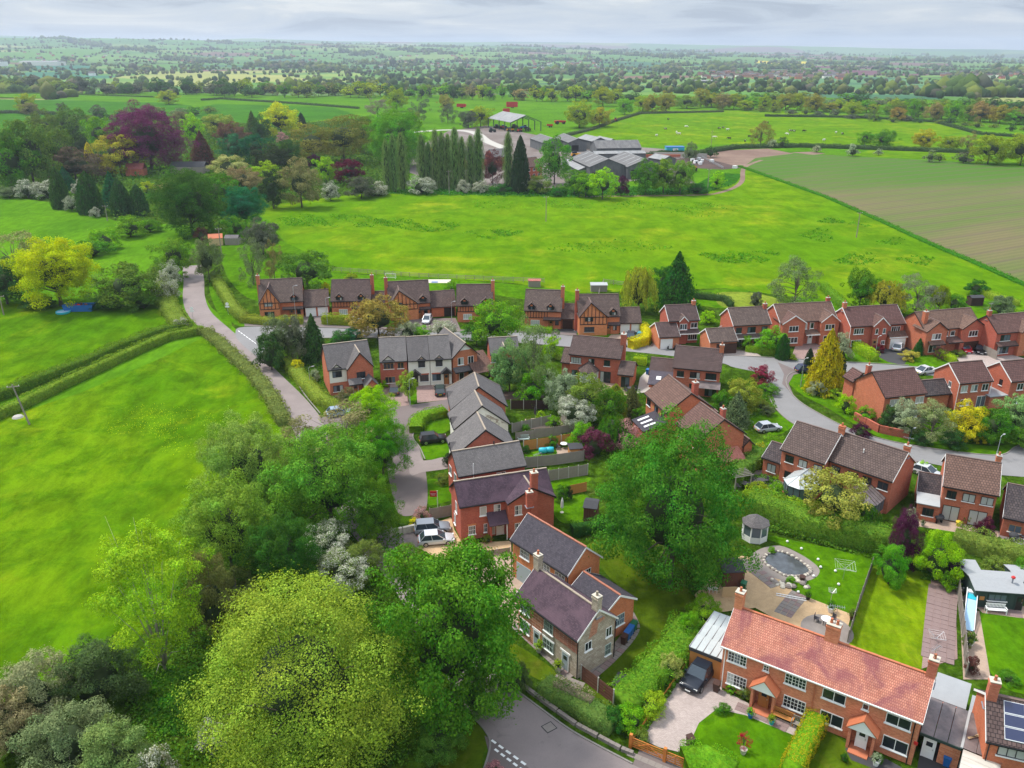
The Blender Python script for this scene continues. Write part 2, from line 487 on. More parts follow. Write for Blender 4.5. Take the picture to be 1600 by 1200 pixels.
simple("terracotta_wall",(.42,.13,.06),.85,var=.2)
simple("blue_plastic",(.02,.12,.36),.45)
simple("green_plastic",(.02,.13,.06),.45)
simple("brown_plastic",(.06,.028,.02),.45)
simple("white_plastic",(.75,.75,.74),.4)
simple("turquoise",(.03,.40,.50),.4)
simple("pale_blue_plastic",(.33,.50,.66),.4)
simple("yellow_plastic",(.65,.50,.04),.5)
simple("red_paint",(.50,.02,.02),.4)
simple("dark_machine",(.05,.05,.055),.6)
simple("yellow_machine",(.65,.30,.02),.5)
simple("pink_plastic",(.60,.20,.26),.4)
simple("tyre",(.016,.016,.017),.85)
simple("alloy",(.5,.5,.52),.3,metal=.9)
simple("soil_brown",(.14,.10,.07),.95,var=.35)
simple("sheet_grey",(.35,.36,.36),.75,var=.2,scale=1)
simple("solar_white",(.60,.62,.64),.5)
simple("rattan",(.06,.055,.06),.8)
simple("cream_timber",(.55,.40,.22),.75)
simple("cow_white",(.62,.60,.56),.9,var=.05)
simple("cow_black",(.02,.018,.017),.9)
def glass(name,col,rough=.06):
 t=NT(name);MAT[name]=t.principled(col,rough,None,.0,.7,.0);return MAT[name]
glass("pane_dark",(.018,.024,.03))
glass("pane_curtain",(.42,.43,.41),.3)
glass("pane_mid",(.10,.13,.16),.1)
glass("solar_cell",(.012,.02,.07),.15)
glass("car_glass",(.03,.045,.06),.08)
t=NT("polycarbonate");uvv=t.coord("UV")
MAT["polycarbonate"]=t.principled(t.mix(t.noise(uvv,1.2,4,.6),(.36,.40,.41),(.52,.56,.56)),.25,None,0,.5)
t=NT("smoked_polycarbonate");uvv=t.coord("UV")
MAT["smoked_polycarbonate"]=t.principled(t.mix(t.step(t.noise(uvv,.7,5,.7),.3,.7),(.10,.085,.085),(.20,.165,.16)),.25,None,0,.5)
def corr(name,c1,c2,per=.15,b_=.6,bd=.04):
 t=NT(name);uvv=t.coord("UV")
 wv=t.n("ShaderNodeTexWave");t.link(uvv,wv.inputs["Vector"]);wv.inputs["Scale"].default_value=.314 / per
 wv.bands_direction="X"
 c=t.mix(t.step(t.noise(t.mapping(uvv,(1,.3,1)),.5,6,.75,.3),.3,.7),c1,c2)
 MAT[name]=t.principled(c,.75,t.bump(wv.outputs["Fac"],b_,bd),0,.3)
corr("asbestos_sheet",(.085,.083,.085),(.17,.165,.16),.5)
corr("pale_sheet",(.17,.175,.18),(.29,.29,.285),.5)
corr("barn_boarding",(.075,.08,.085),(.14,.145,.15),.4)
corr("corrugated_carport",(.40,.37,.32),(.60,.57,.50),.9,1.0,.06)
t=NT("cottage_stone");uvv=t.coord("UV")
b=t.n("ShaderNodeTexBrick");t.link(t.mapping(uvv,(1,1,1)),b.inputs["Vector"])
b.inputs["Scale"].default_value=1;b.inputs["Brick Width"].default_value=.42;b.inputs["Row Height"].default_value=.21
b.inputs["Mortar Size"].default_value=.015;b.inputs["Color1"].default_value=(.36,.29,.22,1);b.inputs["Color2"].default_value=(.50,.43,.34,1);b.inputs["Mortar"].default_value=(.27,.23,.18,1)
c=t.hsv(b.outputs["Color"],.5,1.0,t.math("ADD",t.math("MULTIPLY",t.noise(uvv,1.3,6,.75),.8),.6))
MAT["cottage_stone"]=t.principled(c,.9,t.bump(b.outputs["Fac"],.4,-.02),0,.15)
grass("field_grass",(.105,.192,.003),(.052,.142,.002),(.22,.25,.008),.018,.16,.7,.85,bump=.9,tuft=.22,mott=.5)
grass("meadow_grass",(.112,.205,.003),(.072,.175,.002),(.24,.26,.012),.013,.10,.7,.8,bump=.6,tuft=.16,mott=.3)
grass("far_grass",(.081,.193,.0059),(.059,.158,.0059),(.119,.196,.0098),.006,.03,.4,.5,bump=.2)
grass("far_grass_cool",(.045,.143,.0098),(.035,.115,.0098),(.063,.140,.0147),.006,.03,.3,.5,bump=.2,stripes=(.3,7.0,.12))
grass("lawn",(.073,.175,.0029),(.045,.126,.0029),(.119,.175,.0073),.10,.6,.4,.6,bump=.3)
grass("striped_lawn",(.140,.210,.0039),(.098,.175,.0039),(.203,.210,.0147),.10,.6,.6,.5,bump=.2,stripes=(.22,1.0,.12))
grass("dull_lawn",(.070,.112,.0049),(.052,.091,.0039),(.112,.112,.0147),.09,.5,.6,.5,bump=.3)
grass("pale_lawn",(.175,.224,.0245),(.140,.196,.0196),(.231,.231,.0392),.09,.5,.6,.5,bump=.2)
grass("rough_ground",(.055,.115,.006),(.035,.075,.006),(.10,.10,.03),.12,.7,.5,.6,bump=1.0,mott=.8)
grass("nettle_patch",(.03,.13,.008),(.025,.09,.006),(.05,.13,.01),.12,.7,.5,.6,bump=1.0)
t=NT("drilled_crop");w=t.n("ShaderNodeNewGeometry").outputs["Position"]
m=t.mapping(w,(1,1,1),(0,0,R(-28)))
sx=t.n("ShaderNodeSeparateXYZ");t.link(w,sx.inputs[0])
lin=t.math("ADD",t.math("MULTIPLY",t.math("SUBTRACT",330.0,sx.outputs[1]),.0052),t.math("MULTIPLY",t.math("SUBTRACT",sx.outputs[0],150.0),.0006))
nn=t.noise(t.mapping(m,(.35,1,1)),.014,6,.6,.7)
fac=t.step(t.math("ADD",lin,t.math("MULTIPLY",t.math("SUBTRACT",nn,.5),3.6)),-.6,1.5)
cc=t.mix(fac,(.06,.135,.012),(.185,.12,.08))
wv=t.n("ShaderNodeTexWave");t.link(m,wv.inputs["Vector"]);wv.inputs["Scale"].default_value=.314 / 9.0;wv.bands_direction="Y"
wv.inputs["Distortion"].default_value=.4;wv.inputs["Detail"].default_value=1
w2=t.n("ShaderNodeTexWave");t.link(m,w2.inputs["Vector"]);w2.inputs["Scale"].default_value=.314 / 2.4;w2.bands_direction="Y"
w2.inputs["Distortion"].default_value=.6;w2.inputs["Detail"].default_value=2
tr_=t.step(wv.outputs["Fac"],.80,.98)
cc=t.mix(t.math("MULTIPLY",tr_,.45),cc,(.12,.085,.065))
vv=t.math("ADD",t.math("ADD",t.math("MULTIPLY",w2.outputs["Fac"],.16),t.math("MULTIPLY",t.noise(w,.9,5,.7),.35)),.74)
MAT["drilled_crop"]=t.principled(t.hsv(cc,.5,1.0,vv),.95,None,0,.1)
ground_mix("bare_soil",(.16,.10,.075),(.22,.15,.11),(.10,.06,.05),.05,1.0,bd=.1)
ground_mix("muck",(.055,.035,.032),(.09,.055,.045),(.14,.11,.09),.1,1.0,bd=.15)
ground_mix("gravel_gold",(.50,.34,.19),(.40,.27,.15),(.60,.46,.30),.8,9.0)
ground_mix("gravel_pink",(.374,.272,.2040),(.306,.221,.1700),(.493,.391,.3060),.8,9.0)
ground_mix("gravel_grey",(.170,.140,.1318),(.221,.178,.1700),(.102,.085,.0850),.8,7.0)
ground_mix("yard_concrete",(.20,.17,.155),(.14,.11,.095),(.10,.075,.065),.05,.4)
paving("block_paving",(.357,.289,.2635),(.442,.365,.3315),(.255,.212,.1955),.2,.1,.5)
paving("red_paving",(.27,.17,.15),(.34,.23,.20),(.18,.13,.12),.2,.1,.1)
simple("slab_stone",(.22,.19,.17),.9,var=.25,scale=1.4)
simple("slab_pink",(.22,.155,.145),.9,var=.25,scale=1.4)
asphalt("lane_asphalt",(.225,.187,.178),.32)
asphalt("estate_asphalt",(.20,.195,.195),.25)
asphalt("drive_asphalt",(.155,.125,.118),.2)
asphalt("dark_asphalt",(.05,.05,.053),.2)
asphalt("brown_asphalt",(.225,.185,.175),.25)
t=NT("pond_water");w=t.n("ShaderNodeNewGeometry").outputs["Position"]
MAT["pond_water"]=t.principled(t.mix(t.step(t.noise(w,.9,5,.6),.4,.65),(.05,.055,.06),(.075,.085,.095)),.08,t.bump(t.noise(w,5,3),.05,.02),0,.6)
# ------------------------------------------------------------------ vegetation meshes
def _unit(a): return a / np.maximum(np.linalg.norm(a,axis=1,keepdims=True),1e-9)
def leaf_mesh(name,C,N,S,mats,rng,core=None,aspect=.62,MI=None,up=None):
 """every leaf a little folded diamond"""
 n=len(C)
 T=_unit(np.cross(N,rng.normal(size=(n,3)))) if up is None else _unit(up+.25*rng.normal(size=(n,3)))
 B=_unit(np.cross(N,T))
 S=S[:,None]
 V=np.empty((n,4,3))
 V[:,0]=C - T * S * .5;V[:,2]=C + T * S * .5
 V[:,1]=C - B * S * .5 * aspect + N * S * .12;V[:,3]=C + B * S * .5 * aspect + N * S * .12
 V=V.reshape(-1,3)
 nf=n;loops=np.arange(4*n,dtype=np.int32);start=np.arange(0,4*n,4,dtype=np.int32);tot=np.full(n,4,np.int32)
 mi=np.zeros(n,np.int32) if MI is None else MI
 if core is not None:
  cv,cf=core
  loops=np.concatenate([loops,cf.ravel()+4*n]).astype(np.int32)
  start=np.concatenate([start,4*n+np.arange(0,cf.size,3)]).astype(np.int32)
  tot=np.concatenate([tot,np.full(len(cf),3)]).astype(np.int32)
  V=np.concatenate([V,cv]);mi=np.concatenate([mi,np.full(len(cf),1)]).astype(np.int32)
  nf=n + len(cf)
 me=bpy.data.meshes.new(name)
 me.vertices.add(len(V));me.vertices.foreach_set("co",V.astype(np.float32).ravel())
 me.loops.add(len(loops));me.loops.foreach_set("vertex_index",loops)
 me.polygons.add(nf);me.polygons.foreach_set("loop_start",start);me.polygons.foreach_set("loop_total",tot)
 for m in mats: me.materials.append(m)
 me.polygons.foreach_set("material_index",mi)
 me.update(calc_edges=True)
 return me
def ico(sub=2):
 bm=bmesh.new();bmesh.ops.create_icosphere(bm,subdivisions=sub,radius=1.0)
 v=np.array([x.co[:] for x in bm.verts]);f=np.array([[q.index for q in x.verts] for x in bm.faces])
 bm.free();return v,f
ICO2=ico(2);ICO1=ico(1)
def crown_arrays(seed,n,nclump,size,shape="round",clump_r=(.22,.36),shell=(.50,.80),inner=True,core_r=.4):
 rng=np.random.default_rng(seed)
 d=_unit(rng.normal(size=(nclump*3,3)))
 d=d[d[:,2]>(-.9 if shape != "bush" else -.15)][:nclump]
 nclump=len(d)
 lob=1 + .16 * np.sin(3*np.arctan2(d[:,1],d[:,0])+seed) * (1-np.abs(d[:,2]))
 r=rng.uniform(shell[0],shell[1],nclump) * lob
 c=d * r[:,None]
 rc=rng.uniform(clump_r[0],clump_r[1],nclump) * .92
 c *= np.where(rng.random(nclump)<.22,rng.uniform(1.02,1.16,nclump),1)[:,None]
 if shape == "ovate":
  f=1.0 - .45 * np.clip(c[:,2],0,1);c[:,0] *= f;c[:,1] *= f;rc *= (.75+.25*f)
 if shape == "flat":
  rc=rc * 1.0
 if shape == "bush": c[:,2]=c[:,2] * 1.35 - .45
 if n > 20000 and shape != "bush":
  q=rng.uniform(-.5,.5,(22,3)) + np.array([0,0,.12]);q[:,2]=.72 - .55 * (q[:,0]**2+q[:,1]**2) - rng.uniform(0,.25,22)
  c=np.vstack([c,q]);rc=np.append(rc,rng.uniform(.15,.22,22));nclump += 22
 w=rc ** 2;ci=rng.choice(nclump,n,p=w/w.sum())
 ld=_unit(rng.normal(size=(n,3))+.55*_unit(c[ci]+1e-6)+np.array([0,0,.35]))
 rr=rc[ci] * rng.uniform(.68,1.08,n) * np.where(rng.random(n)<.08,rng.uniform(1,1.5,n),1)
 dc=_unit(c[ci]+np.array([0,0,.15]));ld=ld + dc * (np.abs((ld*dc).sum(1))*.5)[:,None]
 sq=np.array([1,1,.72 if shape != "cedar" else .25])
 P=c[ci] + ld * rr[:,None] * sq
 keep=np.ones(n,bool)
 for k in range(nclump):
  q=(P-c[k]) / sq
  keep &= ~((np.einsum("ij,ij->i",q,q)<(.66*rc[k])**2) & (ci != k))
 P=P[keep];ld=ld[keep];m=len(P)
 N=_unit(ld*.95+np.array([0,0,.35])+.55*rng.normal(size=(m,3)))
 S=size * rng.uniform(.6,1.3,m)
 return rng,P,N,S,c,rc
PROTO={}
def tube_tree(mb,c,rc,rng,base=-1.0,trunk_r=.035,nl=9,fork=.35):
 """trunk with limbs reaching into the clumps; unit crown space, z=-1 crown bottom"""
 idx=rng.permutation(len(c))[:nl]
 top=np.array([.02,.03,.45])
 mb.tube([(0,0,base),(.01,.0,-.6),(.0,.02,-.1),tuple(top)],[trunk_r*1.5,trunk_r,trunk_r*.75,trunk_r*.3],7)
 for i in idx:
  e_=c[i];s=np.array([0,0,rng.uniform(-.7,.1) if nl != 20 else base+.05])
  mid=s * .45 + e_ * .55 + np.array([0,0,.05])
  mb.tube([tuple(s),tuple(mid),tuple(e_*1.05)],[trunk_r*.5,trunk_r*.3,trunk_r*.1],5)
def make_proto(kind,seed,n,ncl,size,shape="round",mats=(M_LEAF,M_CORE),core=True,clump_r=(.22,.36),shell=(.5,.8),bark=None,nl=9,core_r=.40,trunk_r=.035):
 rng,P,N,S,c,rc=crown_arrays(seed,n,ncl,size,shape,clump_r,shell)
 co=None
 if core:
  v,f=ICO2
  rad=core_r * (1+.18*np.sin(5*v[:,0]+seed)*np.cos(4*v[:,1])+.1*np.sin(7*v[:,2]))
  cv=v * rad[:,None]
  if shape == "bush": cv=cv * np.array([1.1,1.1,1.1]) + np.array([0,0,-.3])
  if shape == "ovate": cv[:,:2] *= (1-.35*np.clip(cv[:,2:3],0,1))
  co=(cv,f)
 crown=leaf_mesh("crown_"+kind,P,N,S,mats,rng,co)
 mb=MB();tube_tree(mb,c,rc,rng,nl=nl,trunk_r=trunk_r,base=-1.0)
 trunk=mb.mesh("trunk_"+kind,bark or M_BARK,smooth=True,uv=False)
 PROTO.setdefault(kind,[]).append((crown,trunk))
def band_crown(kind,seed,n,profile,size,layers=0,droop=.0,mats=(M_LEAF,M_CORE),spread=.10,bumps=.10,vertical=False,core=True):
 """crowns of revolution: poplars, conifers, cypresses. profile: list of (z, r)"""
 rng=np.random.default_rng(seed)
 zs=np.array([p[0] for p in profile]);rs=np.array([p[1] for p in profile])
 z=rng.uniform(-1,1,n*2);rad=np.interp(z,zs,rs)
 keep=rng.random(n*2) < (rad+.08) / (rs.max()+.08);z=z[keep][:n];rad=rad[keep][:n];m=len(z)
 a=rng.uniform(0,2*np.pi,m)
 lump=1 + bumps * np.sin(5*a+3*z*4+seed) + bumps * np.sin(9*a-11*z) + rng.normal(0,spread,m)
 if layers:
  ph=(z*layers+.25*np.sin(3*a+seed)) % 1.0
  lump *= 1.12 - .42 * ph
 r=rad * lump
 P=np.stack([r*np.cos(a),r*np.sin(a),z-droop*r],1)
 O=np.stack([np.cos(a),np.sin(a),np.full(m,.35)],1)
 N=_unit(O+.7*rng.normal(size=(m,3)))
 S=size * rng.uniform(.6,1.35,m)
 up=None
 if vertical: up=np.tile(np.array([0,0,1.0]),(m,1)) + .15 * O
 co=None
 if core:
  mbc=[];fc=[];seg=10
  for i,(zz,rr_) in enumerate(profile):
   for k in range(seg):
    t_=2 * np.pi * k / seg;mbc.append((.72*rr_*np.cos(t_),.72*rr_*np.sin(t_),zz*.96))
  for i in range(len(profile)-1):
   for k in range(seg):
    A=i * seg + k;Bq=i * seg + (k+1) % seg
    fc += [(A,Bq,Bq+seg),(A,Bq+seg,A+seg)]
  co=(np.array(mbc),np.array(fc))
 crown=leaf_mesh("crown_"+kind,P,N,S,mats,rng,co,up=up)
 mb=MB();mb.tube([(0,0,-1.0),(0,0,.7)],[.09,.02],6)
 PROTO.setdefault(kind,[]).append((crown,mb.mesh("trunk_"+kind,M_BARK,True,False)))
def willow_crown(kind,seed,n,size,mats=(M_LEAF,M_CORE)):
 rng=np.random.default_rng(seed)
 ns=130
 d=_unit(rng.normal(size=(ns,3))+np.array([0,0,.8]));s0=d * rng.uniform(.55,.92,ns)[:,None];s0[:,2]=np.abs(s0[:,2]) * .95 + .05
 k=rng.integers(0,ns,n);t_=rng.uniform(0,1,n)
 ln=rng.uniform(.5,1.25,ns)
 P=s0[k] + np.stack([d[k,0]*.22*t_,d[k,1]*.22*t_,.10*t_-ln[k]*t_**1.5],1) + rng.normal(0,.035,(n,3))
 P[:,2]=np.maximum(P[:,2],-.98)
 N=_unit(d[k]*.8+.5*rng.normal(size=(n,3)))
 up=np.tile(np.array([0,0,-1.0]),(n,1)) + d[k] * .3
 v,f=ICO2
 crown=leaf_mesh("crown_"+kind,P,N,size*rng.uniform(.6,1.3,n),mats,rng,(v*np.array([.5,.5,.62]),f),aspect=.35,up=up)
 mb=MB();mb.tube([(0,0,-1),(0,.02,-.2),(0,0,.5)],[.05,.04,.02],7)
 for j in range(0,ns,14): mb.tube([(0,0,-.2),tuple(s0[j]*.6),tuple(s0[j])],[.03,.015,.006],5)
 PROTO.setdefault(kind,[]).append((crown,mb.mesh("trunk_"+kind,M_BARK,True,False)))
for s_ in range(3): make_proto("big",11+s_,56000,150,.032,clump_r=(.11,.24),shell=(.36,.9),nl=14)
make_proto("maple",31,56000,190,.036,clump_r=(.10,.19),shell=(.36,.92),nl=14)
make_proto("beech",43,85000,300,.027,clump_r=(.10,.19),shell=(.5,.92),nl=14)
make_proto("lime",52,120000,320,.021,"ovate",clump_r=(.13,.22),shell=(.5,.9),nl=14)
for s_ in range(4): make_proto("broad",61+s_,11000,70,.060,clump_r=(.14,.28),shell=(.42,.88))
for s_ in range(2): make_proto("ovate",71+s_,8000,42,.066,"ovate",clump_r=(.18,.32))
for s_ in range(3): make_proto("airy",81+s_,7000,48,.050,core=False,clump_r=(.14,.26),shell=(.4,.92),nl=22,bark=M_BARK,trunk_r=.03)
make_proto("sparse",91,30000,90,.036,core=False,clump_r=(.12,.22),shell=(.6,.95),nl=20,bark=M_BARKP,trunk_r=.022)
for s_ in range(3): make_proto("bush",101+s_,6500,34,.075,"bush",clump_r=(.2,.36),nl=5)
for s_ in range(2): make_proto("bigbush",111+s_,22000,60,.042,"bush",clump_r=(.14,.28),nl=5)
for s_ in range(2): make_proto("blossom",121+s_,6000,36,.080,"bush",mats=(M_BLOSSOM,M_CORE),nl=6)
make_proto("blossomtree",131,14000,50,.055,mats=(M_BLOSSOM,M_CORE),clump_r=(.16,.28),nl=10)
make_proto("pinkbush",141,6000,36,.075,"bush",mats=(M_PINKB,M_CORE),nl=6)
make_proto("yellowtip",151,9000,46,.066,mats=(M_YELB,M_CORE),clump_r=(.16,.30))
make_proto("cedar",161,9000,60,.06,clump_r=(.25,.45),shape="cedar",nl=12)
for s_ in range(3): make_proto("far",171+s_,900,20,.17,clump_r=(.25,.42),core_r=.5,nl=4)
for s_ in range(2): make_proto("farairy",181+s_,600,22,.13,core=False,clump_r=(.2,.36),nl=9)
for s_ in range(2): make_proto("farbush",191+s_,600,16,.20,"bush",clump_r=(.28,.42),nl=2)
for s_ in range(3): band_crown("poplar",201+s_,4500,[(-1,.5),(-.8,.8),(-.3,.95),(.3,.95),(.75,.75),(1,.25)],.11,spread=.32,bumps=.22,vertical=True)
for s_ in range(2): band_crown("conifer",211+s_,6000,[(-1,.9),(-.8,1.0),(-.2,.8),(.4,.45),(.8,.18),(1,.02)],.10,layers=6,droop=.15,spread=.12)
for s_ in range(2): band_crown("cypress",221+s_,5000,[(-1,.8),(-.7,1.0),(-.1,.9),(.5,.6),(.85,.28),(1,.03)],.10,spread=.08,bumps=.06,vertical=True)
band_crown("goldconifer",231,16000,[(-1,.92),(-.75,1.0),(-.2,.86),(.3,.62),(.7,.32),(1,.03)],.085,layers=9,droop=.12,spread=.10,bumps=.12)
for s_ in range(2): willow_crown("willow",241+s_,9000,.09)
_pick={}
# ------------------------------------------------------------------ leaf colours (object colours)
C_=dict(
 deep=(.020,.075,.010),dark=(.026,.066,.015),mid=(.045,.125,.009),fresh=(.080,.195,.007),
 bright=(.135,.270,.004),lime=(.165,.245,.012),yellow=(.235,.275,.008),gold=(.330,.30,.010),
 oak=(.150,.195,.010),olive=(.085,.120,.018),brown=(.140,.125,.045),greyg=(.085,.115,.050),
 grey=(.060,.070,.045),blueg=(.018,.080,.032),teal=(.022,.085,.036),purple=(.040,.010,.026),
 red=(.075,.008,.016),crimson=(.16,.006,.018),copper=(.065,.028,.022),silver=(.16,.19,.11),
 willow=(.200,.235,.022),black=(.02,.038,.014))
def col(c,j=.10):
 b=C_[c] if isinstance(c,str) else c
 f=1 + random.uniform(-j,j)
 return (b[0]*f*(1+random.uniform(-j,j)),b[1]*f,b[2]*f)
def tree(kind,u,vb,vt,w,color,label,name="broadleaf_tree",cat="tree",group=None,low=.15,wob=1.0,depth=None):
 """u = column, vb = row of its foot, vt = row of its top, w = crown width, all surveyed on the picture grid"""
 p=gp(u,vb)
 h=max(1.0,height_at(p.y,vt));low=min(low,.2) if kind == "sparse" else low - .09
 r=w * (.47 if kind in ("lime","big","maple","beech","bigbush","sparse") else .52) * mpp((p.x,p.y,h*.6))
 return plant_tree(kind,p.x,p.y,h,r,color,label,name,cat,group,low)
def plant_tree(kind,x,y,h,r,color,label,name="broadleaf_tree",cat="tree",group=None,low=.15,variant=None,rz=None):
 k=_pick.get(kind,0);_pick[kind]=k + 1
 crown,trunk=PROTO[kind][k % len(PROTO[kind]) if variant is None else variant]
 bush=kind in ("bush","bigbush","blossom","pinkbush","farbush")
 root=empty(name,(x,y,0),random.uniform(0,6.28) if rz is None else rz,label,cat,group)
 z0=-.05 * h if bush else h * low
 rz_=(h-z0) / 2
 inst("crown",crown,root,(0,0,z0+rz_),(0,0,0),(r,r,rz_),col(color))
 tr_h=z0 + rz_
 inst("trunk",trunk,root,(0,0,tr_h),(0,0,0),(r*.9,r*.9,max(tr_h,.5)),None)
 return root
# ------------------------------------------------------------------ hedges
def hedge(uv,w,h,color,label,dens=26,size=.16,pts=None,rough=.12,mats=None,name="hedge",cat="hedge",group=None,top_col=None,gap=.0,closed=False,flower=None):
 P=[Vector(p) for p in (pts if pts is not None else G(*uv))]
 rng=np.random.default_rng(int(abs(P[0].x*13+P[0].y*7))+5)
 seg=[(P[i+1]-P[i]).length for i in range(len(P)-1)];L=sum(seg)
 org=P[0].copy()
 area=L * (2*h+w);n=int(area*dens*1.9);size *= .8
 cum=np.cumsum([0]+seg)
 s=rng.uniform(0,L,n)
 i=np.clip(np.searchsorted(cum,s,side="right")-1,0,len(seg)-1)
 A=np.array([[p.x-org.x,p.y-org.y] for p in P]);D=np.diff(A,axis=0);D=D / np.linalg.norm(D,axis=1,keepdims=True)
 base=A[i] + D[i] * (s-cum[i])[:,None];nrm=np.stack([-D[i][:,1],D[i][:,0]],1)
 lump=1 + rough * (np.sin(s*.9+1.3)+.8*np.sin(s*2.3)+.6*np.sin(s*5.1))
 hh=h * (1+rough*.7*(np.sin(s*.7)+.7*np.sin(s*1.9+2)))
 q=rng.uniform(0,2*h+w,n)
 side=np.where(q<h,-1,np.where(q>h+w,1,0))
 zz=np.where(side==0,hh,np.where(q<h,q/h,(2*h+w-q)/h)*hh)
 off=np.where(side==0,(q-h-w/2),side*w/2)
 ed=np.clip((zz/hh-.75)/.25,0,1);off=off * (1-.25*ed*(side != 0)) * lump
 zz=zz - .12 * h * (np.abs(off)/(w/2)) * (side==0)
 X=np.stack([base[:,0]+nrm[:,0]*off,base[:,1]+nrm[:,1]*off,zz],1) + rng.normal(0,size*.35,(n,3))
 N0=np.stack([nrm[:,0]*side,nrm[:,1]*side,(side==0)*1.0+.2],1)
 N=_unit(N0+.6*rng.normal(size=(n,3)))
 mb=MB();k=.80
 cv=[];cf=[]
 for j in range(len(P)):
  d=D[min(j,len(D)-1)] if j == 0 else (D[j-1] if j==len(P)-1 else D[j-1]+D[j]);d=d / np.linalg.norm(d)
  nn=np.array([-d[1],d[0]]);a=A[j]
  for (o_,z_) in ((-k*w/2,.0),(-k*w/2,k*h*.9),(-k*w/3,k*h),(k*w/3,k*h),(k*w/2,k*h*.9),(k*w/2,.0)):
   cv.append((a[0]+nn[0]*o_,a[1]+nn[1]*o_,z_))
 for j in range(len(P)-1):
  for t_ in range(5):
   a=j * 6 + t_;cf += [(a,a+1,a+7),(a,a+7,a+6)]
 for j in (0,len(P)-1):
  a=j * 6;cf += [(a,a+1,a+2),(a,a+2,a+3),(a,a+3,a+4),(a,a+4,a+5)]
 me=leaf_mesh(name,X,N,size*rng.uniform(.6,1.35,n),mats or (M_LEAF,M_LEAF),rng,(np.array(cv),np.array(cf)))
 root=inst(name,me,None,(org.x,org.y,0),color=col(color,.04))
 return tag(root,label,cat,group)
def ground_cover(name,area_pts,n,size,hgt,color,label,mats=None,kind="stuff",seed=5,clumpy=.5):
 """loose leaves and tussocks over an outline on the ground: nobody could count them"""
 P=[Vector(p) for p in area_pts];rng=np.random.default_rng(seed)
 tri=tessellate_polygon([[Vector((p.x,p.y,0)) for p in P]])
 T=np.array([[[P[i].x,P[i].y] for i in t_] for t_ in tri])
 ar=.5 * np.abs((T[:,1,0]-T[:,0,0])*(T[:,2,1]-T[:,0,1])-(T[:,2,0]-T[:,0,0])*(T[:,1,1]-T[:,0,1]))
 k=rng.choice(len(T),n,p=ar/ar.sum());a=rng.random(n);b=rng.random(n);s=a + b > 1;a[s]=1 - a[s];b[s]=1 - b[s]
 XY=T[k,0] + (T[k,1]-T[k,0]) * a[:,None] + (T[k,2]-T[k,0]) * b[:,None]
 f=np.sin(XY[:,0]*.21+1) * np.sin(XY[:,1]*.17) + np.sin(XY[:,0]*.63+XY[:,1]*.41) * .7 + np.sin(XY[:,0]*1.7-XY[:,1]*1.3) * .4
 keep=f + rng.normal(0,.4,n) > (clumpy-.6) * 1.6
 XY=XY[keep];n=len(XY);f=f[keep]
 Z=rng.uniform(0,1,n) * hgt * (.6+.4*np.clip(f,-.5,1.5))
 N=_unit(rng.normal(size=(n,3))+np.array([0,0,.8]))
 me=leaf_mesh(name,np.column_stack([XY,np.maximum(Z,.02)]),N,size*rng.uniform(.5,1.4,n),mats or (M_LEAF,),rng)
 o=inst(name,me,None,color=col(color,.03))
 return tag(o,label,None,None,kind)
# ------------------------------------------------------------------ building kit
UNIT=MB().box(-.5,.5,-.5,.5,-.5,.5)
_unit_mesh={}
def ubox(name,mat,parent,x0,x1,y0,y1,z0,z1,rz=.0):
 """a box part that shares one cube mesh with its likes"""
 if mat.name not in _unit_mesh: _unit_mesh[mat.name]=UNIT.mesh("block_"+mat.name,mat)
 return inst(name,_unit_mesh[mat.name],parent,((x0+x1)/2,(y0+y1)/2,(z0+z1)/2),(0,0,rz),(abs(x1-x0),abs(y1-y0),abs(z1-z0)))
_win={}
def window_mesh(w,h,frame,nx,bars,sill,arch):
 key=("f",round(w,2),round(h,2),frame,nx,bars,sill,arch)
 if key not in _win:
  mb=MB();f=.06 if w > .7 else .05
  mb.box(-w/2,w/2,-.045,.04,-h/2,-h/2+f);mb.box(-w/2,w/2,-.045,.04,h/2-f,h/2)
  mb.box(-w/2,-w/2+f,-.045,.04,-h/2+f,h/2-f);mb.box(w/2-f,w/2,-.045,.04,-h/2+f,h/2-f)
  iw=w - 2 * f
  for i in range(1,nx):
   x=-w/2 + f + iw * i / nx;mb.box(x-f/2,x+f/2,-.04,.035,-h/2+f,h/2-f)
  if bars:  # glazing bars across every light
   for i in range(nx):
    a=-w/2 + f + iw * i / nx + (f/2 if i else 0);b=-w/2 + f + iw * (i+1) / nx - (f/2 if i<nx-1 else 0)
    m=(a+b) / 2;bt=.035
    mb.box(m-bt/2,m+bt/2,-.03,.03,-h/2+f,h/2-f)
    for q in range(1,bars+1):
     z=-h/2 + f + (h-2*f) * q / (bars+1)
     mb.box(a,m-bt/2,-.029,.029,z-bt/2,z+bt/2);mb.box(m+bt/2,b,-.029,.029,z-bt/2,z+bt/2)
  _win[key]=mb.mesh("window_frame",MAT[frame])
 return _win[key]
_rnd=random.Random(3)
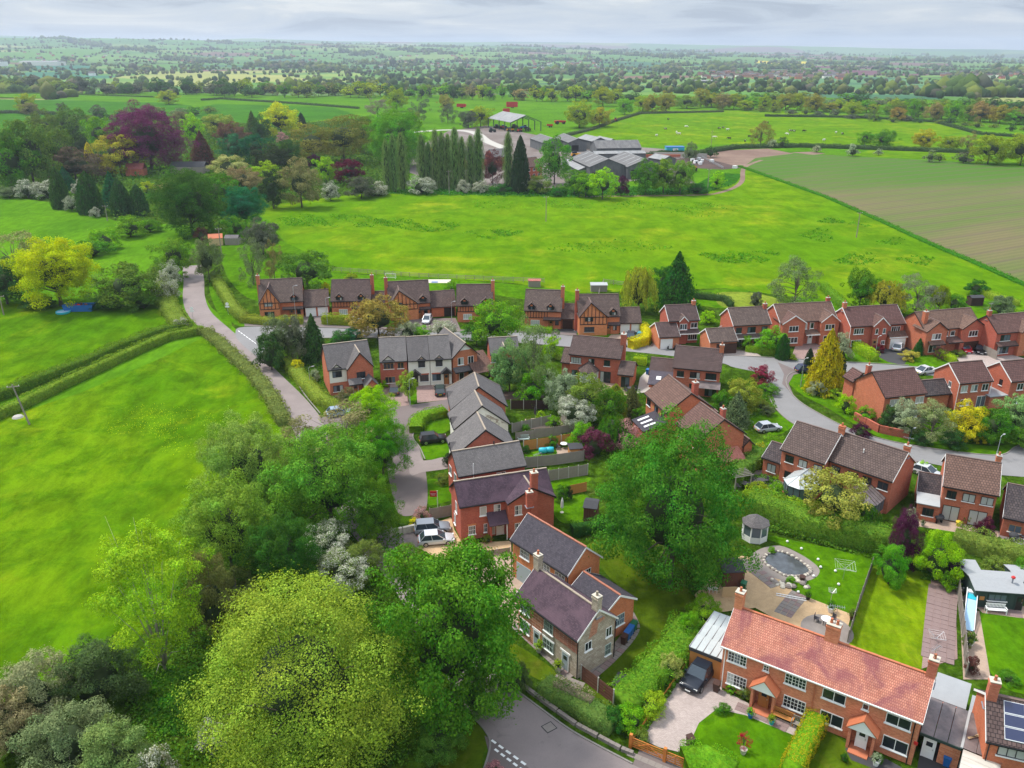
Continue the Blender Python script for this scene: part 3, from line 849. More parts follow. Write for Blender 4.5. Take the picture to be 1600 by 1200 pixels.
def window(par,x,y,z,w,h,rz=.0,frame="white_paint",nx=2,bars=0,sill="white_paint",pane=None,lintel=None,name="window"):
 """x,y,z = middle of the opening on the wall face; rz turns its outward side from -y"""
 o=inst(name,window_mesh(w,h,frame,nx,bars,sill,0),par,(x,y,z),(0,0,rz))
 f=.06 if w > .7 else .05;iw=w - 2 * f
 for i in range(nx):
  a=-w/2 + f + iw * i / nx;b=-w/2 + f + iw * (i+1) / nx
  pm=pane or _rnd.choice(["pane_dark","pane_dark","pane_dark","pane_mid","pane_curtain" if _rnd.random()<.5 else "pane_dark"])
  ubox("pane",MAT[pm],o,a,b,-.012,.005,-h/2+f*.9,h/2-f*.9)
 if sill: ubox("sill",MAT[sill],o,-w/2-.08,w/2+.08,-.14,.03,-h/2-.09,-h/2-.002)
 if lintel: ubox("lintel",MAT[lintel],o,-w/2-.12,w/2+.12,-.03,.03,h/2+.002,h/2+.22)
 return o
def door(par,x,y,z,w,h,rz=.0,mat="white_paint",frame="white_paint",glazed=True,name="door",label=None):
 mb=MB();mb.box(-w/2,w/2,-.05,.04,h-.07,h);mb.box(-w/2,-w/2+.07,-.05,.04,0,h-.07);mb.box(w/2-.07,w/2,-.05,.04,0,h-.07)
 mb2=MB();mb2.box(-w/2+.07,w/2-.07,-.02,.03,.02,h-.07)
 for (a,b) in ((.15,.8),(.95,h-.3)):
  mb2.box(-w/2+.19,-.05,-.035,-.02,a,b);mb2.box(.05,w/2-.19,-.035,-.02,a,b)
 o=mb2.build(name,MAT[mat],par,(x,y,z),(0,0,rz))
 if label: o["label"]=label
 mb.build("door_frame",MAT[frame],o)
 if glazed: ubox("pane",MAT["pane_dark"],o,-w/4,w/4,-.05,-.03,h*.62,h*.84)
 ubox("handle",MAT["aerial_metal"],o,w/2-.2,w/2-.14,-.08,-.03,1.0,1.12)
 return o
def garage_door(par,x,y,z,w,h,rz=.0,mat="white_paint",ribs=6):
 o=MB().box(-w/2,w/2,-.01,.05,0,h).build("garage_door",MAT[mat],par,(x,y,z),(0,0,rz))
 for i in range(ribs):
  ubox("panel",MAT[mat],o,-w/2+.05,w/2-.05,-.035,-.008,h*i/ribs+.04,h*(i+1)/ribs-.03)
 return o
def chimney(root,x,y,z0,z1,w=.75,d=.55,mat="red_brick",pots=1,cap="concrete",rz=0,pot="terracotta"):
 mb=MB();mb.box(-w/2,w/2,-d/2,d/2,z0,z1-.32);mb.box(-w/2-.05,w/2+.05,-d/2-.05,d/2+.05,z1-.32,z1-.16)
 mb.box(-w/2-.0,w/2+.0,-d/2-.0,d/2+.0,z1-.16,z1)
 c=mb.build("chimney",MAT[mat],root,(x,y,0),(0,0,rz))
 ubox("chimney_cap",MAT[cap],c,-w/2-.04,w/2+.04,-d/2-.04,d/2+.04,z1,z1+.07)
 for k in range(pots):
  px=(k-(pots-1)/2) * (w/max(pots,1)) * .9
  MB().lathe([(.15,z1+.07),(.13,z1+.14),(.11,z1+.42),(.135,z1+.46),(.12,z1+.5)],8,0,(px,0)).build("chimney_pot",MAT[pot],c,smooth=True)
 ubox("flashing",MAT["lead"],c,-w/2-.10,w/2+.10,-d/2-.12,d/2+.10,z0+.0,z0+.05)
 return c
def aerial(root,x,y,z,rz=.4,h=1.6):
 mb=MB();mb.tube([(0,0,0),(0,0,h)],.025,5);mb.tube([(-.7,0,h-.1),(.6,0,h-.1)],.018,4)
 for k in range(7): mb.tube([(-.6+k*.19,-.25,h-.1),(-.6+k*.19,.25,h-.1)],.012,4)
 return mb.build("aerial",MAT["aerial_metal"],root,(x,y,z),(0,0,rz))
class House:
 def __init__(s,name,label,A,B,ze=4.9,over=.3,walls="red_brick",roof="brown_tile",cat="house",ridge=None,slope=.75,depth=None,group=None,ridge_mat="ridge_brown",trim="white_paint"):
  a=gp(*A,ze).xy;b=gp(*B,ze).xy
  d=(b-a);s.W=d.length;d.normalize()
  s.dir=d;s.nor=Vector((-d.y,d.x));s.org=a;s.ze=ze
  s.walls,s.roof,s.rm,s.trim=walls,roof,ridge_mat,trim
  if ridge is not None:
   z=ze + 2.5
   for _ in range(60):
    r=gp(*ridge,z).xy - a;hd=r.dot(s.nor);z=.5 * z + .5 * (ze+slope*hd)
   s.D=2 * hd;s.zr=z
  else:
   s.D=depth;s.zr=ze + slope * depth / 2
  s.slope=slope
  s.root=empty(name,(a.x,a.y,0),math.atan2(d.y,d.x),label,cat,group)
 def l(s,u,v,z=.0):
  r=gp(u,v,z).xy - s.org
  return r.dot(s.dir),r.dot(s.nor)
 def part(s,mb,name,mat,parent=None,smooth=False): return mb.build(name,MAT[mat] if isinstance(mat,str) else mat,parent or s.root,smooth=smooth)
 def block(s,x0=.0,x1=None,y0=.0,y1=None,ze=None,zr=None,axis="x",over=.3,side_over=.18,walls=None,roof=None,ends=(0,0),z0=.0,wname="wall",rname="roof",ridge_tiles=True,barge=True,gutter=True,rm=None,trim=None,end_mats=None,gmat="black_metal",ridge_at=.5):
  """gabled block. x0..y1 = outline of the ROOF in plan; walls stand inside it. ends: hip length at each end (0 = gable)"""
  if x1 is None: x1=s.W
  if y1 is None: y1=s.D
  if ze is None: ze=s.ze
  if zr is None: zr=s.zr
  walls=walls or s.walls;roof=roof or s.roof;rm=rm or s.rm;trim=trim or s.trim
  T=(lambda p:(p[0],p[1],p[2])) if axis == "x" else (lambda p:(p[1],p[0],p[2]))
  if axis == "x": a0,a1,b0,b1=x0,x1,y0,y1
  else: a0,a1,b0,b1=y0,y1,x0,x1
  bm_=b0 + (b1-b0) * ridge_at;t=.10
  wa0,wa1,wb0,wb1=a0 + side_over,a1 - side_over,b0 + over,b1 - over
  sl0=(zr-ze) / (bm_-b0);sl1=(zr-ze) / (b1-bm_)
  zt0=ze + sl0 * over - t - .03;zt1=ze + sl1 * over - t - .03;zw=zr - t - .05
  mb=MB();h0,h1=ends
  def P(*p): return [T(q) for q in p]
  mb.add(P((wa0,wb0,z0),(wa1,wb0,z0),(wa1,wb0,zt0),(wa0,wb0,zt0)),[(0,1,2,3)])
  mb.add(P((wa0,wb1,z0),(wa1,wb1,z0),(wa1,wb1,zt1),(wa0,wb1,zt1)),[(3,2,1,0)])
  em=end_mats or (walls,walls)
  mats=[MAT[walls]];ei=[]
  for q in em:
   if MAT[q] not in mats: mats.append(MAT[q])
   ei.append(mats.index(MAT[q]))
  for k_,(aa,hip) in enumerate(((wa0,h0),(wa1,h1))):
   top=[(aa,wb0,z0),(aa,wb1,z0),(aa,wb1,zt1),(aa,wb0,zt0)] if hip else [(aa,wb0,z0),(aa,wb1,z0),(aa,wb1,zt1),(aa,bm_,zw),(aa,wb0,zt0)]
   f=tuple(range(len(top)))
   mb.add(P(*top),[f if k_ else f[::-1]],ei[k_])
  w=mb.build(wname,mats,s.root)
  rb=MB();r0,r1=a0 + h0,a1 - h1
  A0,A1=(a0,b0,ze),(a1,b0,ze);B0,B1=(a0,b1,ze),(a1,b1,ze);R0,R1=(r0,bm_,zr),(r1,bm_,zr)
  dz=(0,0,-t)
  if r1 - r0 > .05:
   rb.prism(P(A0,A1,R1,R0),(0,0,0),dz);rb.prism(P(B1,B0,R0,R1),(0,0,0),dz)
  else:
   rb.prism(P(A0,A1,R0),(0,0,0),dz);rb.prism(P(B1,B0,R0),(0,0,0),dz)
  if h0: rb.prism(P(B0,A0,R0),(0,0,0),dz)
  if h1: rb.prism(P(A1,B1,R1),(0,0,0),dz)
  ro=rb.build(rname,MAT[roof],s.root)
  if ridge_tiles:
   n=max(2,int((r1-r0)/.9));L=(r1-r0) / n
   for i in range(n if r1-r0>.4 else 0):
    q0=r0 + i * L + .01;q1=r0 + (i+1) * L - .01
    if axis == "x": ubox("ridge_tile",MAT[rm],ro,q0,q1,bm_-.11,bm_+.11,zr-.045,zr+.05+.012*(i % 2))
    else: ubox("ridge_tile",MAT[rm],ro,bm_-.11,bm_+.11,q0,q1,zr-.045,zr+.05+.012*(i % 2))
   hb=MB()
   if h0:
    for c_ in (A0,B0): hb.tube([T((c_[0],c_[1],c_[2]+.02)),T((R0[0],R0[1],R0[2]+.02))],.08,5)
   if h1:
    for c_ in (A1,B1): hb.tube([T((c_[0],c_[1],c_[2]+.02)),T((R1[0],R1[1],R1[2]+.02))],.08,5)
   if hb.v: hb.build("hip_tiles",MAT[rm],ro)
  if barge:
   for k_,(aa,hip) in enumerate(((a0,h0),(a1,h1))):
    if hip: continue
    q=-.03 if k_ == 0 else .03
    bb=MB()
    for (c_,r_) in (((aa,b0,ze),(aa,bm_,zr)),((aa,b1,ze),(aa,bm_,zr))):
     pts=[(aa,c_[1],c_[2]+.02),(aa,r_[1],r_[2]+.02),(aa,r_[1],r_[2]-.22),(aa,c_[1],c_[2]-.20)]
     bb.prism(P(*pts),T((0,0,0)),T((q,0,0)))
    bb.build("bargeboard",MAT[trim],ro)
  if gutter:
   for (b_,sg) in ((b0,-1),(b1,1)):
    gb=MB();gb.prism(P((a0,b_,ze-.16),(a0,b_+sg*.11,ze-.16),(a0,b_+sg*.11,ze-.05),(a0,b_,ze-.05)),(0,0,0),T((a1-a0,0,0)));gb.build("gutter",MAT[gmat],ro)
  return w,ro
 def fgable(s,x0,x1,proj=.0,ze=None,zr=None,back=None,walls=None,roof=None,z0=.0,over=.25,trim=None,apex=.5,rm=None,wall_over=.2,floor=None):
  """cross gable facing the front: roof outline x0..x1, stands proj in front of the eaves line"""
  ze=s.ze if ze is None else ze;zr=(s.ze+(s.zr-s.ze)*.75) if zr is None else zr
  back=s.D * .5 if back is None else back
  walls=walls or s.walls;roof=roof or s.roof;trim=trim or s.trim;rm=rm or s.rm
  xm=x0 + (x1-x0) * apex;y0=-proj;t=.09;y0w=y0 + over
  mb=MB()
  sl=(zr-ze) / (xm-x0);sr=(zr-ze) / (x1-xm);o_=wall_over
  a,b=x0 + o_,x1 - o_;za=ze + sl * o_ - t - .03;zb=ze + sr * o_ - t - .03
  fl=z0 if floor is None else floor
  f=[(a,y0w,fl),(b,y0w,fl),(b,y0w,zb),(xm,y0w,zr-t-.05),(a,y0w,za)]
  mb.add(f,[tuple(range(5))])
  mb.add([(a,y0w,fl),(a,back*.4+y0w,fl),(a,back*.4+y0w,za),(a,y0w,za)],[(3,2,1,0)][::-1])
  mb.add([(b,y0w,fl),(b,back*.4+y0w,fl),(b,back*.4+y0w,zb),(b,y0w,zb)],[(0,1,2,3)])
  w=mb.build("gable_wall",MAT[walls],s.root)
  rb=MB()
  rb.prism([(x0,y0,ze),(xm,y0,zr),(xm,back,zr),(x0,back,ze)],(0,0,0),(0,0,-t))
  rb.prism([(xm,y0,zr),(x1,y0,ze),(x1,back,ze),(xm,back,zr)],(0,0,0),(0,0,-t))
  ro=rb.build("gable_roof",MAT[roof],s.root)
  ubox("ridge_tile",MAT[rm],ro,xm-.10,xm+.10,y0,back,zr-.04,zr+.05)
  bb=MB()
  bb.prism([(x0,y0,ze+.02),(xm,y0,zr+.02),(xm,y0,zr-.22),(x0,y0,ze-.2)],(0,0,0),(0,-.03,0))
  bb.prism([(xm,y0,zr+.02),(x1,y0,ze+.02),(x1,y0,ze-.2),(xm,y0,zr-.22)],(0,0,0),(0,-.03,0))
  bb.build("bargeboard",MAT[trim],ro)
  return w,ro,(xm,y0w,y0)
 def dormer(s,xc,w=1.7,ze=None,h=1.0,y0=.15,frame="black_frame",timber=True,zbase=None,roof=None,nx=3,wall="black_timber",zr=None):
  """pitched dormer standing over the eaves"""
  zb=s.ze if zbase is None else zbase
  z1=zb + h;zt=z1 + w * .42 if zr is None else zr
  yy=y0 + .2
  m=MB();a,b=xc - w/2 + .15,xc + w/2 - .15
  m.add([(a,yy,zb-.3),(b,yy,zb-.3),(b,yy,z1),(xc,yy,zt-.12),(a,yy,z1)],[(0,1,2,3,4)])
  bk=yy + (z1-s.ze) / s.slope + .3
  m.add([(a,yy,zb-.3),(a,bk,zb-.3),(a,bk,z1),(a,yy,z1)],[(0,1,2,3)]);m.add([(b,yy,zb-.3),(b,bk,zb-.3),(b,bk,z1),(b,yy,z1)],[(3,2,1,0)])
  o=m.build("dormer",MAT[wall],s.root)
  rb=MB();bk2=y0 + (zt-s.ze) / s.slope + .2
  rb.prism([(xc-w/2,y0,z1-.05),(xc,y0,zt),(xc,bk2,zt),(xc-w/2,bk2,z1-.05)],(0,0,0),(0,0,-.07))
  rb.prism([(xc,y0,zt),(xc+w/2,y0,z1-.05),(xc+w/2,bk2,z1-.05),(xc,bk2,zt)],(0,0,0),(0,0,-.07))
  rb.build("dormer_roof",MAT[roof or s.roof],o)
  bb=MB()
  bb.prism([(xc-w/2,y0,z1-.03),(xc,y0,zt+.02),(xc,y0,zt-.14),(xc-w/2,y0,z1-.18)],(0,0,0),(0,-.04,0))
  bb.prism([(xc,y0,zt+.02),(xc+w/2,y0,z1-.03),(xc+w/2,y0,z1-.18),(xc,y0,zt-.14)],(0,0,0),(0,-.04,0))
  bb.build("bargeboard",MAT["black_timber" if timber else s.trim],o)
  ww=w - .6
  window(s.root,xc,yy-.02,zb+h*.42,ww,h*.85,frame=frame,nx=nx,sill=None,name="dormer_window")
  if timber:
   ubox("gable_infill",MAT["orange_brick"],o,xc-.25,xc+.25,yy-.03,yy-.004,z1-.02,z1+.3)
  return o
 def win(s,face,a,z,w,h,y=None,**k):
  """window on a wall: face f (front), b, l, r; a = distance along it; y = how far the wall is set back"""
  o=.3 if y is None else y
  if face == "f": return window(s.root,a,o,z,w,h,0,**k)
  if face == "r": return window(s.root,s.W-(.18 if y is None else y),a,z,w,h,math.pi/2,**k)
  if face == "l": return window(s.root,(.18 if y is None else y),a,z,w,h,-math.pi/2,**k)
  return window(s.root,a,s.D-o,z,w,h,math.pi,**k)
 def beams(s,x0,x1,y,z0,z1,n,zr=None,xm=None,mat="black_timber",horiz=(.0,1.0),bw=.13):
  """upright timbers between two rails; with zr/xm they run up under a gable"""
  for i in range(n+1):
   x=x0 + (x1-x0) * i / n;top=z1
   if zr is not None:
    top=z1 + (zr-z1) * (1-abs(x-xm)/(xm-x0 if x <= xm else x1-xm)) - .1
   if top > z0 + .15: ubox("timber_beam",MAT[mat],s.root,x-bw/2,x+bw/2,y-.06,y+.002,z0,top)
  for f in horiz:
   z=z0 + (z1-z0) * f
   ubox("timber_beam",MAT[mat],s.root,x0,x1,y-.075,y+.003,z-.08,z+.08)
 def porch_roof(s,x0,x1,y,z,d=1.2,rise=.5,mat=None,posts=True,name="porch_roof"):
  m=MB();m.prism([(x0,y-d,z),(x1,y-d,z),(x1,y,z+rise),(x0,y,z+rise)],(0,0,0),(0,0,-.08))
  o=m.build(name,MAT[mat or s.roof],s.root)
  ubox("fascia",MAT[s.trim],o,x0,x1,y-d-.03,y-d+.002,z-.2,z+.01)
  return o
 def pipe(s,x,y,z1,mat="black_metal"):
  o=MB().tube([(0,0,0),(0,0,z1)],.05,6).build("drainpipe",MAT[mat],s.root,(x,y,0));return o
 def gablet_porch(s,xc,y,w=2.0,z=2.35,rise=1.0,d=1.4,wallm=None,roofm=None,facem="white_paint",doorm="white_paint",side=True):
  m=MB();a,b=xc - w/2,xc + w/2;y0=y - d
  wm=wallm or s.walls
  if side:
   m.box(a+.2,a+.42,y0+.2,y-.003,.003,z);m.box(b-.42,b-.2,y0+.2,y-.003,.003,z)
  o=m.build("porch",MAT[wm],s.root) if side else empty("porch",(0,0,0));
  if not side: o.parent=s.root
  r=MB()
  r.prism([(a,y0,z),(xc,y0,z+rise),(xc,y,z+rise),(a,y,z)],(0,0,0),(0,0,-.1))
  r.prism([(xc,y0,z+rise),(b,y0,z),(b,y,z),(xc,y,z+rise)],(0,0,0),(0,0,-.1))
  r.build("porch_roof",MAT[roofm or s.roof],o)
  g=MB();g.add([(a+.1,y0+.06,z-.05),(b-.1,y0+.06,z-.05),(xc,y0+.06,z+rise-.12)],[(0,1,2)])
  g.prism([(a+.1,y0+.06,z-.05),(b-.1,y0+.06,z-.05),(xc,y0+.06,z+rise-.12)],(0,.001,0),(0,.05,0))
  g.build("porch_gable",MAT[facem],o)
  return o
# ------------------------------------------------------------------ fences
_panel={}
def fence(uv,label,h=1.75,panel=1.83,mat="grey_fence_wood",post="concrete",style="board",pts=None,cat="fence",group=None,name="fence",post_h=.1):
 P=[Vector(p) for p in (pts if pts is not None else G(*uv))]
 root=empty(name,(P[0].x,P[0].y,0),0,label,cat,group)
 for i in range(len(P)-1):
  a,b=P[i] - P[0],P[i+1] - P[0];L=(b-a).length
  n=max(1,round(L/panel));pl=L / n;d=(b-a) / L;rz=math.atan2(d.y,d.x)
  key=(round(pl,1),h,mat,style)
  if key not in _panel:
   mb=MB();w=pl - .1
   if style == "board":
    k=max(4,int(w/.15))
    for j in range(k): mb.box(-w/2+w*j/k+.006,-w/2+w*(j+1)/k-.006,-.015+.01*(j % 2),.008+.01*(j % 2),.12,h)
    mb.box(-w/2,w/2,.02,.05,.4,.48);mb.box(-w/2,w/2,.02,.05,h-.45,h-.37);mb.box(-w/2,w/2,-.03,.03,.0,.11)
   elif style == "rail":
    for z in (h*.35,h*.65,h*.95): mb.box(-w/2-.05,w/2+.05,-.03,.03,z-.05,z+.05)
   elif style == "picket":
    k=max(4,int(w/.16))
    for j in range(k): mb.box(-w/2+w*j/k+.02,-w/2+w*(j+1)/k-.03,-.01,.01,.05,h)
    mb.box(-w/2,w/2,.01,.05,h*.3,h*.3+.07);mb.box(-w/2,w/2,.01,.05,h*.75,h*.75+.07)
   elif style == "slat":
    k=max(3,int(h/.16))
    for j in range(k): mb.box(-w/2,w/2,-.015+.012*(j % 2),.01+.012*(j % 2),.06+(h-.06)*j/k,.06+(h-.06)*(j+1)/k-.015)
   elif style == "stone":
    rr=random.Random(4);k=max(3,int(w/.45));rws=max(2,int(h/.2))
    for q in range(rws):
     for j in range(k): mb.box(-w/2+w*j/k+.01,-w/2+w*(j+1)/k-.01,-.16-rr.random()*.03,.16+rr.random()*.03,h*q/rws+.004,h*(q+1)/rws-.01)
   _panel[key]=mb.mesh("fence_panel",MAT[mat])
  for j in range(n):
   c=a + d * (pl*(j+.5))
   inst("fence_panel" if style != "stone" else "wall_section",_panel[key],root,(c.x,c.y,0),(0,0,rz))
   if post:
    q=a + d * (pl*j)
    ubox("fence_post",MAT[post],root,q.x-.055,q.x+.055,q.y-.055,q.y+.055,0,h+post_h,rz)
 if post:
  q=P[-1] - P[0];ubox("fence_post",MAT[post],root,q.x-.055,q.x+.055,q.y-.055,q.y+.055,0,h+post_h)
 return root
# ------------------------------------------------------------------ cars
def car_body(L,W,H,kind):
 """lofted body: rows of stations along x (front at +x)"""
 hl=L / 2;belt=H * (.56 if kind != "suv" else .58)
 if kind == "suv": st=[(-hl,.42,.80,.90),(-hl*.97,.30,.95,.97),(-hl*.6,.26,1.0,1),(0,.26,1.0,1),(hl*.45,.26,1.0,1),(hl*.62,.28,.97,1),(hl*.93,.32,.86,.95),(hl,.42,.70,.82)]
 else: st=[(-hl,.42,.78,.86),(-hl*.95,.28,.96,.95),(-hl*.6,.22,1.0,1),(0,.22,1.0,1),(hl*.42,.22,.97,1),(hl*.62,.24,.92,.99),(hl*.92,.28,.78,.93),(hl,.38,.62,.78)]
 mb=MB();rings=[]
 for (x,z0,zb,wf) in st:
  w=W / 2 * wf;zt=belt * zb;z0=z0 * .85
  rings.append([(x,-w*.86,z0),(x,-w,z0+.12),(x,-w*1.0,z0+(zt-z0)*.6),(x,-w*.93,zt),(x,0,zt+.03),(x,w*.93,zt),(x,w*1.0,z0+(zt-z0)*.6),(x,w,z0+.12),(x,w*.86,z0)])
 pts=[p for r in rings for p in r];n=9;fs=[]
 for i in range(len(rings)-1):
  for k in range(n):
   a=i * n + k;b=i * n + (k+1) % n;fs.append((a,b,b+n,a+n)[::-1])
 fs += [tuple(range(n)),tuple(range((len(rings)-1)*n,len(rings)*n))[::-1]]
 mb.add(pts,fs);return mb,belt
def make_car(label,L=4.3,W=1.8,H=1.48,kind="hatch",paint=(.5,.5,.52),metal=.4,plate="white_plastic"):
 root=empty("parked_car",(0,0,0),0,label,"car")
 pm=bpy.data.materials.get("car_paint_%d_%d_%d" % tuple(int(c*100) for c in paint))
 if pm is None:
  t=NT("car_paint_%d_%d_%d" % tuple(int(c*100) for c in paint));pm=t.principled(paint,.35,None,metal if max(paint)>.1 else 0,.35,.2)
 mb,belt=car_body(L,W,H,kind);hl=L / 2
 if kind == "suv": xs=(-hl*.93,-hl*.84,hl*.08,hl*.42)
 elif kind == "estate": xs=(-hl*.93,-hl*.74,hl*.05,hl*.46)
 elif kind == "van": xs=(-hl*.97,-hl*.93,hl*.35,hl*.72)
 elif kind == "saloon": xs=(-hl*.80,-hl*.38,hl*.02,hl*.44)
 else: xs=(-hl*.90,-hl*.64,hl*.06,hl*.50)
 w0=W / 2 * .92;w1=W / 2 * .74;zb=belt - .02;zt=H
 cab=MB()
 A=[(xs[0],-w0,zb),(xs[3],-w0,zb),(xs[3],w0,zb),(xs[0],w0,zb)];T_=[(xs[1],-w1,zt-.05),(xs[2],-w1,zt-.05),(xs[2],w1,zt-.05),(xs[1],w1,zt-.05)]
 cab.add(A+T_,[(0,1,5,4),(1,2,6,5),(2,3,7,6),(3,0,4,7)])
 body=mb.build("body",pm,root,smooth=False)
 bvl=body.modifiers.new("edge","BEVEL");bvl.width=.05;bvl.segments=2;bvl.limit_method="ANGLE";bvl.angle_limit=R(25)
 body.data.polygons.foreach_set("use_smooth",[True]*len(body.data.polygons))
 cab.build("glasshouse",MAT["car_glass"],root)
 rf=MB();rf.prism([(xs[1]-.02,-w1-.02,zt-.06),(xs[2]+.04,-w1-.02,zt-.06),(xs[2]+.04,w1+.02,zt-.06),(xs[1]-.02,w1+.02,zt-.06)],(0,0,0),(0,0,.05))
 for sg in (-1,1):
  for (xa,xb) in ((xs[0],xs[1]),(xs[3],xs[2]),((xs[0]+xs[3])/2-.05,(xs[1]+xs[2])/2)):
   rf.tube([(xa,sg*(w0+.005),zb),(xb,sg*(w1+.015),zt-.05)],.045,4)
 r_=rf.build("roof",pm,root)
 for sg in (-1,1): MB().box(-.09,.09,-.1,.1,-.07,.07).build("wing_mirror",pm,root,(xs[3]-.25,sg*(W/2+.06),belt+.06))
 wr=.36 if kind == "suv" else .31
 for sx in (-.60,.62):
  for sg in (-1,1):
   wh=empty("wheel",(hl*sx,sg*(W/2-.07),wr));wh.parent=root
   k=("wheel",round(wr,2))
   if k not in _win:
    _win[k]=(MB().lathe([(wr*.62,-.11),(wr*.96,-.11),(wr,-.07),(wr,.07),(wr*.96,.11),(wr*.62,.11)],16).mesh("tyre",MAT["tyre"],True),MB().lathe([(.03,-.085),(wr*.64,-.09),(wr*.64,.09),(.03,.085)],10).mesh("rim",MAT["alloy"]))
   inst("tyre",_win[k][0],wh,(0,0,0),(math.pi/2,0,0));inst("rim",_win[k][1],wh,(0,0,0),(math.pi/2,0,0),(1,1,1.28))
 for sg in (-1,1):
  ubox("headlight",MAT["white_plastic"],root,hl*.93,hl*.975,sg*W*.36-.17,sg*W*.36+.17,belt*.66,belt*.80)
  ubox("tail_light",MAT["red_paint"],root,-hl*1.003,-hl*.95,sg*W*.38-.10,sg*W*.38+.10,belt*.66,belt*.86)
 ubox("grille",MAT["black_metal"],root,hl*.95,hl*1.005,-.42,.42,belt*.42,belt*.60)
 ubox("number_plate",MAT[plate],root,hl*.99,hl*1.02,-.26,.26,belt*.34,belt*.34+.11)
 ubox("number_plate",MAT["yellow_plastic"],root,-hl*1.015,-hl*.98,-.26,.26,belt*.5,belt*.5+.11)
 return root
def place_car(c,u0,v0,u1,v1):
 """from the rear wheel-line point to the front wheel-line point on the ground"""
 a=gp(u0,v0);b=gp(u1,v1);m=(a+b) / 2;d=b - a
 c.location=(m.x,m.y,.006);c.rotation_euler=(0,0,math.atan2(d.y,d.x));return c
def street_lamp(u,v,vt,label,name="street_lamp",mat="galvanised"):
 p=gp(u,v);h=height_at(p.y,vt)
 r=empty(name,(p.x,p.y,0),.6,label,"street lamp",None)
 MB().tube([(0,0,0),(0,0,1.2),(0,0,1.2001),(0,0,h-.15)],[.09,.09,.055,.04],8).build("pole",MAT[mat],r)
 MB().tube([(0,0,h-.15),(.15,0,h),(.75,0,h+.05)],.035,6).build("arm",MAT[mat],r)
 m=MB().lathe([(.05,-.07),(.13,-.04),(.14,.04),(.05,.08)],8)
 inst("lamp_head",m.mesh("lamp_head",MAT["sheet_grey"]),r,(.8,0,h+.03),(0,0,0),(2.2,1,1))
 return r
def telegraph_pole(u,v,vt,label,lean=(0,0),cross=True,mat="pole_wood"):
 p=gp(u,v);h=height_at(p.y,vt)
 r=empty("telegraph_pole",(p.x,p.y,0),.3,label,"telegraph pole")
 MB().tube([(0,0,0),(lean[0],lean[1],h)],[.16,.11],8).build("pole",MAT[mat],r)
 if cross:
  b=MB().box(-.9,.9,-.06,.06,-.07,.07).build("cross_arm",MAT[mat],r,(lean[0]*.93,lean[1]*.93,h*.95))
  for k in (-.8,0,.8): MB().lathe([(.04,.07),(.06,.12),(.03,.24)],6).build("insulator",MAT["white_plastic"],b,(k,0,0))
 return r
def wheelie_bin(u,v,mat,label,rz=.0,body=None):
 p=gp(u,v)
 r=empty("wheelie_bin",(p.x,p.y,.006),rz,label,"bin")
 m=MB();m.add([(-.22,-.25,.06),(.22,-.25,.06),(.22,.22,.06),(-.22,.22,.06),(-.29,-.34,.98),(.29,-.34,.98),(.29,.3,.98),(-.29,.3,.98)],[(3,2,1,0),(0,1,5,4),(1,2,6,5),(2,3,7,6),(3,0,4,7),(4,5,6,7)])
 m.build("body",MAT[mat],r)
 MB().prism([(-.31,-.38,.985),(.31,-.38,.985),(.31,.33,1.07),(-.31,.33,1.07)],(0,0,0),(0,0,.05)).build("lid",MAT[body or mat],r)
 MB().tube([(-.25,.36,.95),(.25,.36,.95)],.025,6).build("handle",MAT["black_metal"],r)
 for sx in (-1,1): inst("wheel",MB().lathe([(.1,-.03),(.1,.03)],10).mesh("bin_wheel",MAT["tyre"]),r,(sx*.24,.24,.1),(0,math.pi/2,0))
 return r
# ------------------------------------------------------------------ the land
def circle_pts(r,n): return [Vector((r*math.cos(2*math.pi*i/n),r*math.sin(2*math.pi*i/n))) for i in range(n)]
rng0=np.random.default_rng(3)
def row2z(r,v): return CAM_H - r * (v-72.0) / 1523.0
_az_u=np.array([-4000,0,200,330,400,500,800,900,1000,1200,1400,1600,5600])
_sky=np.array([60,58,60.5,64,62,64,66,67.5,69,71.5,74,77,76])
_mid=np.array([64,60,62,66,68,68,72,75,78,85,88,90,90])
def far_z(x,y):
 r=np.hypot(x,y);yy=np.maximum(y,200.0)
 u=np.clip(800+FPX*x/(yy*CP),-4000,5600)
 zm=row2z(8000,np.interp(u,_az_u,_mid));zf=row2z(13500,np.interp(u,_az_u,_sky))
 knots=[0,1100,1500,2200,3000,4200,5800,8000,9600,13500,15000]
 vals=[0*r,0*r,-8+0*r,-15+0*r,-18+.05*zm,-20+.18*zm,-8+.5*zm,zm,zm-45,zf,zf-60]
 z=np.zeros_like(r)
 for i in range(len(knots)-1):
  m=(r >= knots[i]) & (r<knots[i+1]+(1e9 if i==len(knots)-2 else 0));t=np.clip((r-knots[i])/(knots[i+1]-knots[i]),0,1);t=t * t * (3-2*t)
  z=np.where(m,vals[i]*(1-t)+vals[i+1]*t,z)
 a=np.clip((r-1500)/3000,0,1)
 z=z + a * (5*np.sin(x/410+1)*np.sin(y/530)+7*np.sin(x/900+y/700)*np.clip(r/9000,0,1.2)+3*np.sin(x/170+2)*np.sin(y/230))
 return z
_sr=1150 * 12 ** rng0.uniform(0,1,750)
_sa=rng0.uniform(R(-48),R(48),len(_sr))
SX,SY=_sr * np.sin(_sa),_sr * np.cos(_sa)
palette=np.array([(.090,.22,.035),(.070,.18,.04),(.12,.24,.045),(.05,.14,.07),(.16,.25,.06),(.10,.20,.05),(.24,.28,.09),(.085,.20,.045),(.17,.095,.075),(.06,.12,.035)])
FC=palette[rng0.choice(len(palette),len(_sr),p=[.17,.15,.15,.11,.1,.12,.06,.08,.03,.03])]
